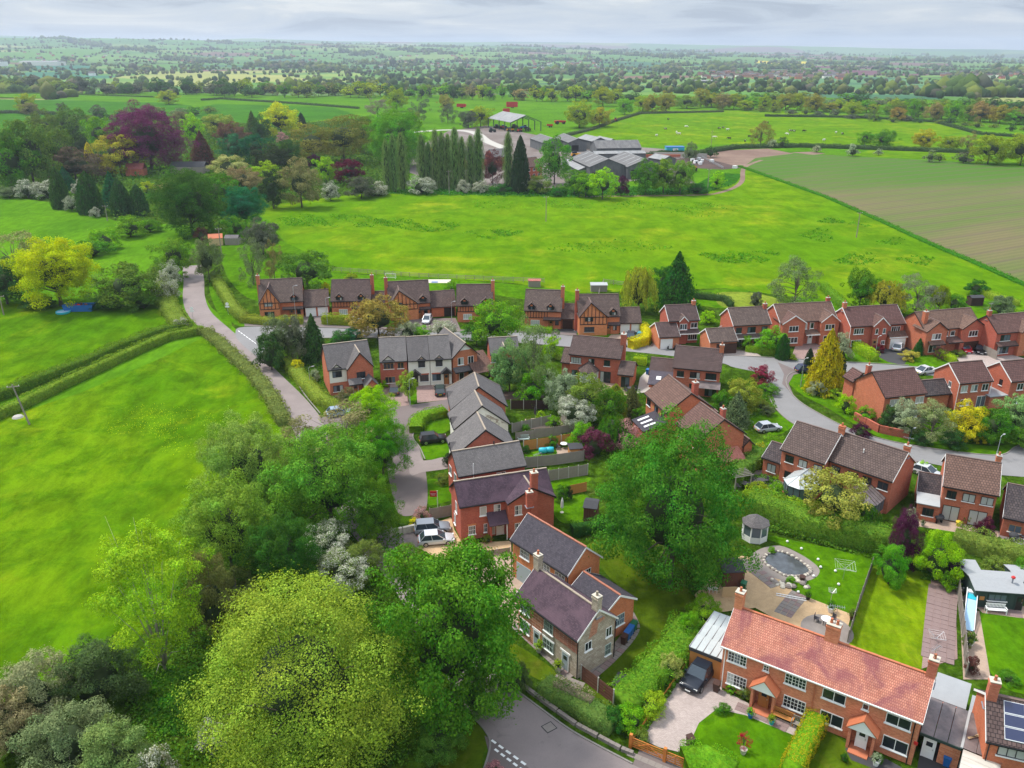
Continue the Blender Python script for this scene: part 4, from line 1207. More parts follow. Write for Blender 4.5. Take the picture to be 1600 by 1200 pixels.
def seed_near(u,v,rgb,k=1):
 """a field seen at this place in the distance gets its crop colour"""
 best=None
 rr=np.hypot(SX,SY);uu=800 + FPX * SX / (SY*CP);vv=72 + 1523 * (CAM_H-far_z(SX,SY)) / SY
 d=np.hypot((uu-u)/3,vv-v)
 for i in np.argsort(d)[:k]: FC[i]=rgb
for (u,v,rgb,k) in [(1250,92,(.20,.085,.085),3),(1330,94,(.18,.08,.085),3),(1420,101,(.17,.085,.08),2),(1290,110,(.15,.06,.075),4),(1380,112,(.15,.065,.08),3),
      (1210,97,(.60,.48,.03),2),(880,84,(.20,.13,.10),2),(100,112,(.035,.15,.085),5),(180,118,(.035,.15,.08),3),(300,123,(.26,.30,.09),4),(400,121,(.28,.31,.09),3),(220,125,(.25,.30,.08),2),
      (500,128,(.20,.30,.07),2),(1350,137,(.085,.20,.08),4),(1450,138,(.09,.21,.08),3),(1250,132,(.08,.20,.07),2),(700,92,(.07,.19,.05),2)]:
 seed_near(u,v,rgb,k)
na,nr=560,190
az=np.concatenate([np.linspace(R(-180),R(-46),40,endpoint=False),np.linspace(R(-46),R(46),na,endpoint=False),np.linspace(R(46),R(180),40)])
rad=1100 * (15000/1100) ** np.linspace(0,1,nr)
AZ,RAD=np.meshgrid(az,rad,indexing="ij")
X,Y=RAD * np.sin(AZ),RAD * np.cos(AZ);Z=far_z(X,Y)
from mathutils.kdtree import KDTree
KD=KDTree(len(SX))
for i_ in range(len(SX)): KD.insert((SX[i_],SY[i_],0),i_)
KD.balance()
V=np.stack([X.ravel(),Y.ravel(),Z.ravel()],1)
A_,B_=len(az),nr
ii,jj=np.meshgrid(np.arange(A_-1),np.arange(B_-1),indexing="ij");q=(ii*B_+jj).ravel()
Fq=np.stack([q,q+B_,q+B_+1,q+1],1).astype(np.int32)[:,::-1]
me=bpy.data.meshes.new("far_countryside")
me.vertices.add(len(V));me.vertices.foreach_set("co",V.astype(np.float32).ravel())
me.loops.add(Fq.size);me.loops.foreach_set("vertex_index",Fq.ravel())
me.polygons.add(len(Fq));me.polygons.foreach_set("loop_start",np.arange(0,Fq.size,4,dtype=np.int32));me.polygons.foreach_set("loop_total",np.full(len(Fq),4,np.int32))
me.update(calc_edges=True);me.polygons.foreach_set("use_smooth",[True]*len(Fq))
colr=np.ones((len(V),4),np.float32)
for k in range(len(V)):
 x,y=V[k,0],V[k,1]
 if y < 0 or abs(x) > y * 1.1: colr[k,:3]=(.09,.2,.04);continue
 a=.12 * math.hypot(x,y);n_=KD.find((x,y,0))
 colr[k,:3]=FC[n_[1]] * ((.85,.85,.95) if y>2500 else (.95,.9,.9))  # distance haze put into the crop colour: farther fields tinted bluer
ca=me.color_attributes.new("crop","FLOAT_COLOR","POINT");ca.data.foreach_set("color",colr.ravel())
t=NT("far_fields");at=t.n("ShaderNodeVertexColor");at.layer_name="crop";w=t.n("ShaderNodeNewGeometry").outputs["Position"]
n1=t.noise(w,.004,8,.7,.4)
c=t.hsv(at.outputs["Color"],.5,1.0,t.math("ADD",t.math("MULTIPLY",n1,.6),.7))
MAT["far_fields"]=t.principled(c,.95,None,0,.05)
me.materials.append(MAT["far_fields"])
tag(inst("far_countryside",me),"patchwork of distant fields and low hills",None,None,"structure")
wpoly("ground",circle_pts(1106,96),-.012,MAT["far_grass"])
def far_wood():
 rng=np.random.default_rng(12)
 N=210000
 r=np.exp(rng.uniform(np.log(1130),np.log(11500),N));a=rng.uniform(R(-40),R(40),N)
 x,y=r * np.sin(a),r * np.cos(a)
 wood=np.sin(x/230+1.3) * np.sin(y/310+.5) + .8 * np.sin(x/97+y/140) + .5 * np.sin(x/51-y/63+2)
 pick=[]
 for k in range(N):
  f=KD.find_n((x[k],y[k],0),2)
  d1,d2=f[0][2],f[1][2]
  edge=(d2*d2-d1*d1) / max(1.0,2*(Vector(f[0][0])-Vector(f[1][0])).length)
  if (edge<2.5+r[k]*.0006 and (r[k]>2500 or rng.random()<.35)) or wood[k] > (1.2 if r[k]>2500 else 1.75): pick.append(k)
 x,y,r=x[pick],y[pick],r[pick]
 n=len(x);z=far_z(x,y)
 s=rng.uniform(2.4,6.0,n) * np.where(wood[pick]>1.3,1.5,1.0) * np.where(rng.random(n)<.12,1.6,1) * np.where(r>5000,1.25,1.0);h=s * rng.uniform(.8,1.15,n)
 v,f=ICO1
 jit=1 + rng.uniform(-.28,.28,(n,len(v),1))
 P=v[None] * jit * np.stack([s,s,h],1)[:,None] + np.stack([x,y,z+h*.75],1)[:,None]
 F_=f[None] + (np.arange(n)*len(v))[:,None,None]
 me=bpy.data.meshes.new("distant_woodland")
 P=P.reshape(-1,3);F_=F_.reshape(-1,3).astype(np.int32)
 me.vertices.add(len(P));me.vertices.foreach_set("co",P.astype(np.float32).ravel())
 me.loops.add(F_.size);me.loops.foreach_set("vertex_index",F_.ravel())
 me.polygons.add(len(F_));me.polygons.foreach_set("loop_start",np.arange(0,F_.size,3,dtype=np.int32));me.polygons.foreach_set("loop_total",np.full(len(F_),3,np.int32))
 me.update(calc_edges=True)
 t=NT("distant_crowns");g_=t.n("ShaderNodeNewGeometry")
 c=t.ramp(g_.outputs["Random Per Island"],[(0,(.025,.05,.018)),(.3,(.042,.08,.02)),(.55,(.075,.12,.022)),(.75,(.13,.16,.03)),(.9,(.10,.09,.06)),(1,(.025,.055,.03))])
 me.materials.append(t.principled(t.hsv(c,.5,1.0,t.math("ADD",t.noise(g_.outputs["Position"],.5,3,.7),.5)),.95,None,0,.02))
 print("far crowns",n)
 tag(inst("distant_woodland",me),"woods and hedgerow trees covering the far valley",None,None,"stuff")
far_wood()
# --- fields near the village (outlines surveyed on the picture grid)
sheet("field",[(-500,700),(-300,640),(0,655),(130,612),(240,565),(318,527),(345,548),(390,585),(425,625),(450,680),(470,800),(500,1000),(300,1250),(-200,1400),(-900,1400)],.0,MAT["field_grass"],"bright green grazing field left of the lane")
sheet("field",[(-600,560),(-400,470),(0,474),(150,478),(262,470),(285,480),(262,520),(200,545),(100,588),(0,625),(-300,640)],.001,MAT["field_grass"],"small green paddock behind the twin hedges")
sheet("field",[(-500,330),(-300,300),(0,305),(90,318),(180,345),(210,352),(300,348),(320,390),(290,430),(262,470),(100,475),(-300,470)],.002,MAT["far_grass"],"green paddock by the lane below the park trees")
sheet("field",[(395,330),(440,318),(560,303),(800,302),(950,302),(1080,298),(1140,285),(1165,262),(1200,268),(1290,307),(1450,378),(1600,443),(1900,560),(1500,505),(1290,470),(1130,450),(900,458),(800,442),(640,432),(520,425),(460,395),(420,345)],.003,MAT["meadow_grass"],"sunlit tussocky meadow behind the houses")
sheet("field",[(1150,243),(1200,237),(1330,244),(1480,252),(1640,264),(2300,300),(2300,700),(1600,445),(1450,380),(1290,308),(1165,261)],.004,MAT["drilled_crop"],"drilled crop field in rows with bare soil at its near end")
sheet("field",[(860,222),(940,190),(1000,170),(1200,173),(1340,180),(1460,192),(1510,205),(1400,228),(1250,226),(1150,225),(1000,228)],.002,MAT["meadow_grass"],"cow pasture beyond the farm")
sheet("field",[(560,165),(600,152),(700,152),(800,153),(960,158),(950,180),(900,200),(860,215),(760,190),(640,190)],.003,MAT["far_grass"],"bright grass field behind the open barn")
sheet("field",[(-300,150),(0,142),(250,144),(560,152),(600,160),(560,175),(250,160),(0,152),(-300,158)],.004,MAT["far_grass"],"far strip of bright grass")
sheet("field",[(-500,200),(-300,165),(0,155),(240,160),(300,165),(270,180),(150,200),(0,230),(-500,300)],.005,MAT["far_grass_cool"],"striped cool green field on the left")
sheet("field",[(260,176),(340,162),(520,168),(560,180),(480,190),(380,196),(290,190)],.006,MAT["far_grass_cool"],"cool green field above the golden tree")
sheet("field",[(1150,168),(1330,172),(1500,182),(1640,195),(1700,215),(1600,210),(1480,192),(1340,180),(1200,173)],.003,MAT["far_grass"],"strip of grass between two tree lines on the right")
sheet("field",[(1380,228),(1500,210),(1640,214),(1900,235),(1700,258),(1480,250),(1330,243)],.004,MAT["meadow_grass"],"grass strip below the oak row")
sheet("bare_ground",[(1075,247),(1110,236),(1200,232),(1240,240),(1180,247),(1160,262),(1120,258)],.008,MAT["bare_soil"],"bare brown headland by the farm")
sheet("muck_heap_yard",[(1050,250),(1085,243),(1160,262),(1130,265),(1070,262)],.010,MAT["muck"],"dark muck beside the calf pens")
sheet("bare_ground",[(1235,238),(1270,237),(1290,240),(1270,242)],.012,MAT["bare_soil"],"pale spoil at the crop field edge")
sheet("farm_yard",[(640,235),(700,205),(760,196),(860,215),(1000,230),(1110,238),(1060,262),(1090,290),(1000,282),(900,290),(800,300),(700,290),(640,270)],.006,MAT["yard_concrete"],"muddy concrete farm yard")
ribbon("farm_track",smooth_line(G((640,207),(700,203),(740,207),(760,220),(790,232)),6),7,.02,MAT["concrete"],label="pale concrete farm track")
ribbon("farm_track",smooth_line(G((1190,250),(1163,262),(1158,285),(1128,300),(1080,305),(900,307)),6),2.2,.016,MAT["bare_soil"],label="rutted track round the farm bank")
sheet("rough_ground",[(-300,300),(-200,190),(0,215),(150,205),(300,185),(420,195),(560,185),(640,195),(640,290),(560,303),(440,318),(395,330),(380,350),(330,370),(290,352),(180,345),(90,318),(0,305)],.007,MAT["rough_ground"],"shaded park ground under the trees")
sheet("lawn",[(190,270),(240,258),(330,255),(400,252),(430,262),(330,272),(250,278),(200,282)],.014,MAT["lawn"],"park lawn beside the copper beech")
sheet("farm_bank",[(640,300),(700,292),(900,296),(1080,292),(1120,270),(1160,272),(1150,286),(1100,302),(900,306),(700,304)],.013,MAT["nettle_patch"],"nettle bank below the farm")
# --- village ground
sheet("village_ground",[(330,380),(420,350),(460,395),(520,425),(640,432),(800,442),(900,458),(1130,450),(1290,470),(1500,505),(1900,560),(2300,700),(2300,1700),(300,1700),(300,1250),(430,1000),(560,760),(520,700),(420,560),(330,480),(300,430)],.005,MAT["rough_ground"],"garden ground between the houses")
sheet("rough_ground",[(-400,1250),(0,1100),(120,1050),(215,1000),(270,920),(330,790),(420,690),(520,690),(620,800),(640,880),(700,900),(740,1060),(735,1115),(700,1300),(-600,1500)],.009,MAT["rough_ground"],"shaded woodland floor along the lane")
sheet("nettle_patch",[(215,1050),(260,1040),(330,1050),(345,1090),(320,1150),(250,1150),(215,1100)],.016,MAT["nettle_patch"],"nettles and brambles in the clearing")
LAWNS=[
 ([(345,478),(395,500),(475,512),(480,520),(380,510),(362,503),(345,492)],"lawn","roadside grass under the field maple hedge"),
 ([(326,440),(335,448),(362,505),(352,508),(332,470)],"lawn","mown verge on the right of the lane bend"),
 ([(292,428),(300,440),(285,470),(296,505),(312,515),(295,518),(272,480),(280,440)],"lawn","mown verge on the left of the lane bend"),
 ([(350,365),(400,362),(480,395),(520,425),(640,432),(700,446),(640,470),(480,470),(400,470),(360,440),(345,400)],"lawn","green garden behind the half timbered houses"),
 ([(445,560),(455,575),(490,612),(530,640),(500,645),(470,608),(447,583)],"dull_lawn","mown verge beside the lane"),
 ([(640,432),(820,446),(900,458),(890,470),(820,468),(700,446)],"lawn","back lawn of the middle half timbered house"),
 ([(1020,462),(1130,452),(1170,455),(1140,480),(1090,478),(1030,480)],"lawn","back lawn beside the dark conifer"),
 ([(1120,458),(1180,458),(1225,472),(1190,480),(1130,480)],"pale_lawn","pale mown square lawn behind the hedge"),
 ([(1245,465),(1300,470),(1330,490),(1300,492),(1260,480)],"lawn","narrow lawn behind the white trimmed house"),
 ([(1440,455),(1500,470),(1560,470),(1590,480),(1540,490),(1480,485),(1430,480)],"lawn","garden lawn with the two swing seats"),
 ([(1045,525),(1075,518),(1130,530),(1120,536),(1060,536)],"lawn","front lawn of the white trimmed house"),
 ([(952,512),(975,516),(960,530),(945,530)],"lawn","small front lawn by the leylandii"),
 ([(870,515),(925,505),(985,525),(940,532),(890,528)],"lawn","front lawn of the half timbered house"),
 ([(1160,645),(1180,640),(1225,645),(1252,655),(1215,680),(1190,670),(1160,662)],"lawn","fan shaped front lawn with the round bush"),
 ([(1240,585),(1262,585),(1340,590),(1330,618),(1385,655),(1440,680),(1500,692),(1560,697),(1600,690),(1700,690),(1600,713),(1500,706),(1440,696),(1380,685),(1330,660),(1290,636),(1255,618),(1232,598)],"lawn","grass verge inside the bend of the estate road"),
 ([(1318,545),(1345,545),(1395,566),(1405,572),(1330,570),(1305,556)],"lawn","front lawn beside the yellow hedge"),
 ([(1405,560),(1440,548),(1490,563),(1500,572),(1420,572)],"lawn","front lawn with young trees"),
 ([(1400,545),(1420,530),(1440,540),(1430,552)],"lawn","small front lawn with shrubs"),
 ([(632,601),(648,596),(650,628),(634,634)],"lawn","strip of lawn under the street lamp"),
 ([(662,662),(697,652),(702,672),(672,680)],"lawn","small front lawn behind the curved hedge"),
 ([(655,700),(697,690),(702,712),(664,718)],"lawn","square front lawn beside the black car"),
 ([(660,745),(695,735),(704,745),(668,752)],"rough_ground","planted bed before the terrace"),
 ([(662,752),(700,748),(706,765),(668,772)],"lawn","lawn strip by the drive"),
 ([(670,774),(705,768),(708,780),(672,790)],"lawn","little lawn behind the fence"),
 ([(818,682),(850,676),(888,672),(885,684),(835,690)],"lawn","narrow back lawn with the garden seat"),
 ([(820,710),(868,700),(872,712),(825,718)],"lawn","back lawn with the two green drums"),
 ([(860,752),(915,744),(918,754),(862,765)],"lawn","narrow lawn behind the brick house"),
 ([(862,782),(914,773),(930,800),(925,812),(882,818),(864,800)],"lawn","small back lawn with the folded parasol"),
 ([(920,850),(975,845),(1010,880),(1080,925),(1075,960),(1040,1000),(985,1050),(940,1090),(950,1000),(990,970),(975,925),(950,900)],"dull_lawn","long lawn wrapping the stone cottage"),
 ([(800,1005),(835,1025),(870,1052),(860,1068),(820,1050),(795,1020)],"dull_lawn","front lawn left of the cottage path"),
 ([(868,1066),(905,1062),(950,1085),(955,1100),(920,1110),(850,1080)],"dull_lawn","front lawn right of the cottage path"),
 ([(1160,770),(1185,765),(1235,790),(1290,800),(1330,820),(1300,825),(1220,800),(1170,790)],"lawn","back lawn under the golden tree"),
 ([(1180,835),(1210,838),(1290,855),(1350,862),(1362,882),(1345,930),(1325,960),(1255,935),(1240,905),(1262,880),(1245,862),(1205,845)],"lawn","lawn with the whirligig dryer beside the pond"),
 ([(1362,885),(1400,890),(1455,900),(1450,960),(1440,1045),(1385,1035),(1325,1005),(1345,940)],"striped_lawn","mown striped lawn between two fences"),
 ([(1532,955),(1600,965),(1700,985),(1700,1085),(1600,1085),(1555,1062),(1535,1010)],"lawn","bright lawn before the green summer house"),
 ([(1455,830),(1500,825),(1560,835),(1600,845),(1560,850),(1480,842)],"lawn","narrow lawn behind the wide patio"),
 ([(1088,1135),(1120,1110),(1165,1118),(1240,1150),(1225,1185),(1210,1215),(1070,1215),(1075,1160)],"lawn","front lawn with the crimson acer"),
 ([(1252,1185),(1280,1140),(1325,1165),(1330,1190),(1300,1215),(1240,1215)],"dull_lawn","front lawn right of the long hedge"),
 ([(735,1120),(752,1135),(762,1158),(755,1180),(745,1220),(690,1250),(690,1120)],"dull_lawn","grass triangle at the lane junction"),
 ([(1350,1190),(1325,1182),(1300,1215),(1380,1230)],"dull_lawn","strip of front lawn by the black path"),
]
LZ=.0165
for (pts,m,lab) in LAWNS: LZ += .0003;sheet("lawn",pts,LZ,MAT[m],lab,smooth=4)
# --- roads (each a sheet a little above the ground, kerbs as real steps)
lane_c=[(300,415),(303,440),(303,465),(312,490),(340,517),(378,550),(418,590),(455,628),(482,665),(500,710),(560,800),(640,900),(700,990),(757,1080)]
LANE=smooth_line(G(*lane_c),8)
ribbon("lane",LANE,5.0,.0405,MAT["lane_asphalt"],label="narrow country lane curving past the village")
sheet("lane",[(716,1035),(760,1040),(800,1075),(841,1106),(899,1147),(988,1195),(1040,1225),(1040,1300),(745,1300),(752,1215),(765,1165),(757,1142),(735,1118),(722,1090)],.042,MAT["lane_asphalt"],"lane at the bottom junction",smooth=4)
sheet("road_mouth",[(757,1150),(775,1158),(826,1200),(850,1230),(850,1300),(740,1300),(752,1210),(764,1178)],.0435,MAT["drive_asphalt"],"darker side road surface at the give way line")
sheet("road",[(368,520),(382,511),(470,512),(520,513),(560,515),(700,519),(820,520),(900,526),(1000,538),(1060,549),(1130,556),(1210,566),(1215,585),(1150,575),(1120,566),(1010,552),(900,543),(800,535),(700,532),(600,528),(500,528),(430,530),(415,545),(425,568),(405,560),(375,535)],.045,MAT["estate_asphalt"],"estate road running behind the front houses",smooth=4)
sheet("road",[(1120,556),(1180,558),(1300,565),(1420,572),(1500,578),(1640,590),(1640,602),(1500,590),(1400,584),(1330,582),(1262,580),(1235,583),(1228,600),(1245,625),(1285,650),(1335,674),(1400,692),(1480,705),(1560,712),(1585,700),(1620,695),(1640,720),(1640,745),(1540,740),(1440,722),(1350,706),(1280,682),(1230,655),(1200,620),(1195,590),(1160,574)],.0465,MAT["estate_asphalt"],"looping estate road with a turning head",smooth=4)
sheet("road",[(500,655),(535,645),(575,640),(620,636),(690,626),(712,622),(712,640),(690,645),(655,660),(645,680),(655,700),(665,735),(668,780),(660,800),(625,805),(612,770),(605,730),(600,690),(585,670),(560,668),(520,670)],.048,MAT["drive_asphalt"],"cul-de-sac road behind the lane trees",smooth=4)
sheet("forecourt",[(640,685),(655,700),(662,720),(700,714),(708,730),(660,738),(640,740)],.0495,MAT["brown_asphalt"],"brown forecourt before the terrace",smooth=3)
def kerb(uv,label,side=.0,sm=6):
 return ribbon("kerb",smooth_line(G(*uv),sm),.16,.0,MAT["kerb_stone"],h=.13,label=label)
kerb([(382,510),(470,511.5),(520,512.5),(560,514.5),(700,518.5),(820,519.5),(900,525.5)],"kerb on the far side of the estate road")
kerb([(900,543.5),(800,535.5),(700,532.5),(600,528.5),(500,528.5),(430,530.5),(414,545),(424,568)],"kerb on the near side of the estate road")
kerb([(444,560),(470,608),(500,646)],"low kerb between lane and verge")
kerb([(1420,571),(1300,564.5),(1180,557.5),(1120,555.5)],"far kerb of the looping road")
kerb([(1400,584.5),(1330,582.5),(1262,580.5),(1235,584),(1228.5,600),(1245.5,624.5),(1285,649.5),(1335,673.5),(1400,691.5),(1480,704.5),(1560,711.5),(1585,699.5),(1600,694)],"kerb round the inside of the loop road")
kerb([(1195,600),(1205,628),(1230,656),(1280,683),(1350,707),(1440,723)],"kerb round the outside of the loop road")
kerb([(752,1215),(766,1166),(757,1141),(735,1117)],"kerb round the grass triangle")
kerb([(800,1074),(841,1105),(899,1146),(988,1194)],"kerb along the bottom lane",sm=8)
kerb([(655,662),(645,682),(656,700),(664,718)],"kerb round the cul-de-sac bend")
sheet("pavement",[(382,505),(470,507),(560,510),(700,515),(820,516),(900,521),(900,525),(820,519),(700,518),(560,514),(470,511),(382,510)],.050,MAT["drive_asphalt"],"pavement on the far side of the estate road")
sheet("pavement",[(1215,566),(1225,585),(1222,600),(1240,618),(1232,600),(1240,586),(1262,580.5),(1240,577)],.0515,MAT["drive_asphalt"],"pavement corner by the golden conifer")
def dash(u0,v0,u1,v1,n,w,fill=.62,label="dash",z=.0545,name="road_marking"):
 a,b=gp(u0,v0).xy,gp(u1,v1).xy;root=empty(name,(a.x,a.y,z),math.atan2(b.y-a.y,b.x-a.x),label,"road marking");L=(b-a).length
 for i in range(n): MB().quad((L*i/n,-w/2,0),(L*(i+fill)/n,-w/2,0),(L*(i+fill)/n,w/2,0),(L*i/n,w/2,0)).build("dash",MAT["white_paint"],root)
dash(768,1157,826,1199,5,.22,.62,"first broken white give way line at the bottom junction")
dash(773,1171,822,1208,5,.22,.62,"second broken white give way line at the bottom junction")
dash(372,517,411,545,9,.16,.7,"broken white line where the estate road meets the lane")
dash(312,511,320,516,3,.3,.6,"worn white marks at the field gate")
DRIVES=[
 ([(475,488),(515,488),(520,508),(470,508)],"drive_asphalt","double drive of the leftmost half timbered house"),
 ([(640,498),(712,497),(720,516),(640,514)],"drive_asphalt","drive of the third half timbered house"),
 ([(850,515),(905,513),(900,526),(845,522)],"dark_asphalt","dark drive in front of the brown garage"),
 ([(955,523),(1010,522),(1000,540),(945,532)],"gravel_pink","pale paved drive with two cars"),
 ([(1022,533),(1060,532),(1070,549),(1015,541)],"drive_asphalt","drive with the motorbikes"),
 ([(1110,544),(1165,540),(1190,557),(1110,556)],"block_paving","pink paved drive before the dark red garage"),
 ([(1245,535),(1300,534),(1310,562),(1235,562)],"red_paving","red paved drive behind the golden conifer"),
 ([(1355,548),(1375,541),(1420,538),(1425,552),(1412,571),(1388,566)],"dark_asphalt","black drive with the white hatchback"),
 ([(1485,548),(1540,542),(1600,560),(1640,590),(1560,583),(1500,566)],"block_paving","paved drive with red and black cars"),
 ([(597,598),(635,597),(640,634),(600,640),(590,615)],"red_paving","red paved drive with the dark hatchback"),
 ([(650,598),(700,598),(704,624),(652,630)],"red_paving","red paved drives of the white cottages"),
 ([(673,597),(712,597),(712,606),(678,608)],"gravel_pink","pale gravel strip before the white cottage"),
 ([(512,605),(585,600),(590,640),(535,645)],"red_paving","drive of the detached gabled house"),
 ([(700,845),(722,850),(800,845),(800,868),(700,868),(700,850),(648,830),(705,808),(714,846)],"gravel_gold","golden gravel by the brick house"),
 ([(640,822),(700,812),(722,848),(730,870),(700,880),(640,850)],"gravel_gold","gravel parking beside the brick house"),
 ([(575,830),(645,825),(665,850),(620,880),(560,870)],"gravel_grey","grey gravel patch under the trees"),
 ([(715,880),(800,862),(812,880),(842,935),(805,985),(760,930)],"gravel_pink","wide gravel forecourt of the barn house"),
 ([(820,655),(885,650),(885,665),(825,672)],"gravel_pink","paved back yard with the folded dark parasol"),
 ([(868,700),(905,698),(908,706),(872,712)],"gravel_pink","little patio before the dark roofed shed"),
 ([(775,590),(790,612),(850,612),(850,622),(790,625),(760,600)],"muck","brown earth yard behind the birch"),
 ([(925,598),(990,596),(985,618),(930,615)],"gravel_pink","pale round patio behind the long brick house"),
 ([(1000,590),(1015,575),(1018,612),(995,615)],"concrete","grey slabbed side passage"),
 ([(1170,735),(1225,735),(1280,765),(1265,790),(1180,775)],"gravel_grey","slabbed patio with planters"),
 ([(1425,805),(1470,812),(1560,830),(1600,835),(1560,842),(1430,822)],"gravel_pink","long pale patio behind the modern house"),
 ([(1560,830),(1640,842),(1640,870),(1560,852)],"gravel_grey","patio with the covered dryer"),
 ([(990,1150),(1085,1028),(1130,1045),(1128,1078),(1200,1115),(1245,1135),(1242,1150),(1165,1118),(1120,1108),(1092,1130),(1082,1152),(1072,1178),(1030,1168)],"block_paving","pink block paved drive with the black off-roader"),
 ([(988,1195),(1000,1170),(1062,1185),(1080,1210),(1040,1225)],"drive_asphalt","dark crossover behind the timber gates"),
 ([(1130,885),(1160,868),(1200,880),(1240,925),(1330,960),(1320,1000),(1290,1010),(1180,950),(1100,960),(1085,930)],"gravel_gold","golden gravel terrace behind the red roofed pair"),
 ([(1455,905),(1492,905),(1496,1030),(1440,1045),(1448,960)],"red_paving","worn brick path beside the striped lawn"),
 ([(1500,960),(1530,955),(1548,1062),(1505,1062)],"gravel_pink","pink concrete path beside the junk row"),
 ([(1505,930),(1640,955),(1640,972),(1535,958)],"gravel_pink","patio before the green summer house"),
 ([(1320,1170),(1345,1165),(1410,1200),(1400,1215),(1330,1188)],"dark_asphalt","black tarmac path round the right hand front door"),
 ([(1440,1160),(1478,1165),(1500,1190),(1490,1230),(1430,1220)],"dark_asphalt","black tarmac side yard with the bins"),
]
for i_,(pts,m,lab) in enumerate(DRIVES): sheet("paved_area" if "avi" in m or "asphalt" in m else "gravel_area",pts,.028+.0003*i_,MAT[m],lab)
# ------------------------------------------------------------------ houses
def solve_ridge(self_org,dir_,nor,ze,slope,ridge):
 y0=(gp(*ridge,ze).xy-self_org).dot(nor);y1=(gp(*ridge,ze+1).xy-self_org).dot(nor);k=y1 - y0
 hd=y0 / (1-k*slope);return hd
_oi=House.__init__
def _init(s,name,label,A,B,ze=4.9,ridge=None,slope=.75,depth=None,**k):
 if ridge is not None:
  a=gp(*A,ze).xy;b=gp(*B,ze).xy;d=(b-a).normalized();n=Vector((-d.y,d.x))
  depth=2 * solve_ridge(a,d,n,ze,slope,ridge)
 _oi(s,name,label,A,B,ze,slope=slope,depth=depth,**k)
 print("%-46s W %.1f D %.1f zr %.1f" % (label[:46],s.W,s.D,s.zr))
House.__init__=_init
# ---- half timbered row along the meadow
def tudor(label,A,B,ridge,gable=None,dormers=(),garage=None,gdoor=None,chim=None,ze=3.8,frame="black_frame",cgab=None,brickm="orange_brick"):
 h=House("half_timbered_house",label,A,B,ze,ridge,.95,walls=brickm,trim="black_timber")
 h.block()
 W=h.W
 if gable:
  x0,x1,ap,zr=gable[0] * W,gable[1] * W,gable[2],h.ze + (h.zr-h.ze) * gable[3]
  w,ro,(xm,yw,y0)=h.fgable(x0,x1,.7,zr=zr,apex=ap,back=h.D*.5)
  z1=h.ze - .1 if ap == .5 else h.ze - .3
  h.beams(x0+.35,x1-.35,yw,2.45,h.ze,7 if x1-x0>5 else 5,zr=zr-.35,xm=xm)
  window(h.root,xm-(.2 if ap==.5 else .3),yw-.03,3.55,min(1.7,(x1-x0)*.42),.95,frame=frame,nx=3,bars=1,sill=None)
  window(h.root,xm-.2,yw-.03,1.35,min(2.1,(x1-x0)*.5),1.1,frame=frame,nx=3,bars=1,sill="concrete")
 for d in dormers: h.dormer(d*W,1.75,frame=frame,h=.95,y0=.05)
 x0=gable[1] * W if gable else .2
 if not gable: h.beams(.25,W*.62,.3,2.4,h.ze-.05,8);window(h.root,W*.3,.27,1.3,1.9,1.15,frame="white_paint",nx=4,bars=0,pane="pane_curtain")
 h.porch_roof(max(x0,W*.52),W-.1,.3,2.3,.9,.35)
 door(h.root,W*.72,.3,0,.95,2.05,mat="oak_door" if brickm != "x" else "black_timber",frame="black_timber")
 window(h.root,W*.88,.28,1.35,.8,1.0,frame=frame,nx=2,sill=None)
 if garage:
  gx0,gx1=garage[0] * W,garage[1] * W
  h.block(gx0,gx1,.4,h.D*.86,2.35,2.35+h.D*.38*.85,wname="garage_wall",rname="garage_roof")
  for (a,b) in gdoor[1]: garage_door(h.root,(a+b)/2*W,.68,.0,(b-a)*W,2.0,mat=gdoor[0])
 if chim:
  for (cx,cy) in chim: chimney(h.root,cx*W,h.D*cy,.0 if cx<.1 or cx>.95 else h.zr-1.2,h.zr+1.1,mat="red_brick")
 return h
tudor("leftmost half timbered house, with a big gable and two white garage doors",(404,474),(473.5,470.5),(440.5,435.2),(.0,.49,.5,.86),(.80,),(1.0,1.58),("white_paint",((1.03,1.27),(1.31,1.55))),((.0,.42),))
tudor("half timbered house with two dormers and a white window, second from the left",(516,471),(579.4,470),(550,436.2),None,(.22,.76),(1.0,1.36),("black_timber",((1.06,1.3),)),((1.02,.4),))
tudor("half timbered house with a long catslide gable, beside the white car",(607,476),(673,472.5),(644,438),(.02,.72,.34,.8),(.82,),(1.0,1.62),("black_timber",((1.32,1.58),)),((-.02,.4),),ze=3.6)
tudor("half timbered house with two dormers left of the bright green tree, fourth from the left",(713,478),(770.5,477.5),(746,443.8),None,(.22,.8),None,None,((1.0,.35),))
h=tudor("half timbered house with two dormers and a dark brown garage, fifth in the row",(818.5,485),(877.6,487),(851,452.3),None,(.20,.70),(.98,1.36),("dark_brown_frame",((1.02,1.3),)),((1.0,.35),),ze=4.0)
h=tudor("half timbered house with a wide gable and twin white garage doors, by the willow",(903.8,495),(970,494),(940,459.4),(.0,.70,.40,.86),(.82,),(.98,1.52),("white_paint",((1.02,1.24),(1.28,1.49))),((.0,.4),),ze=4.0)
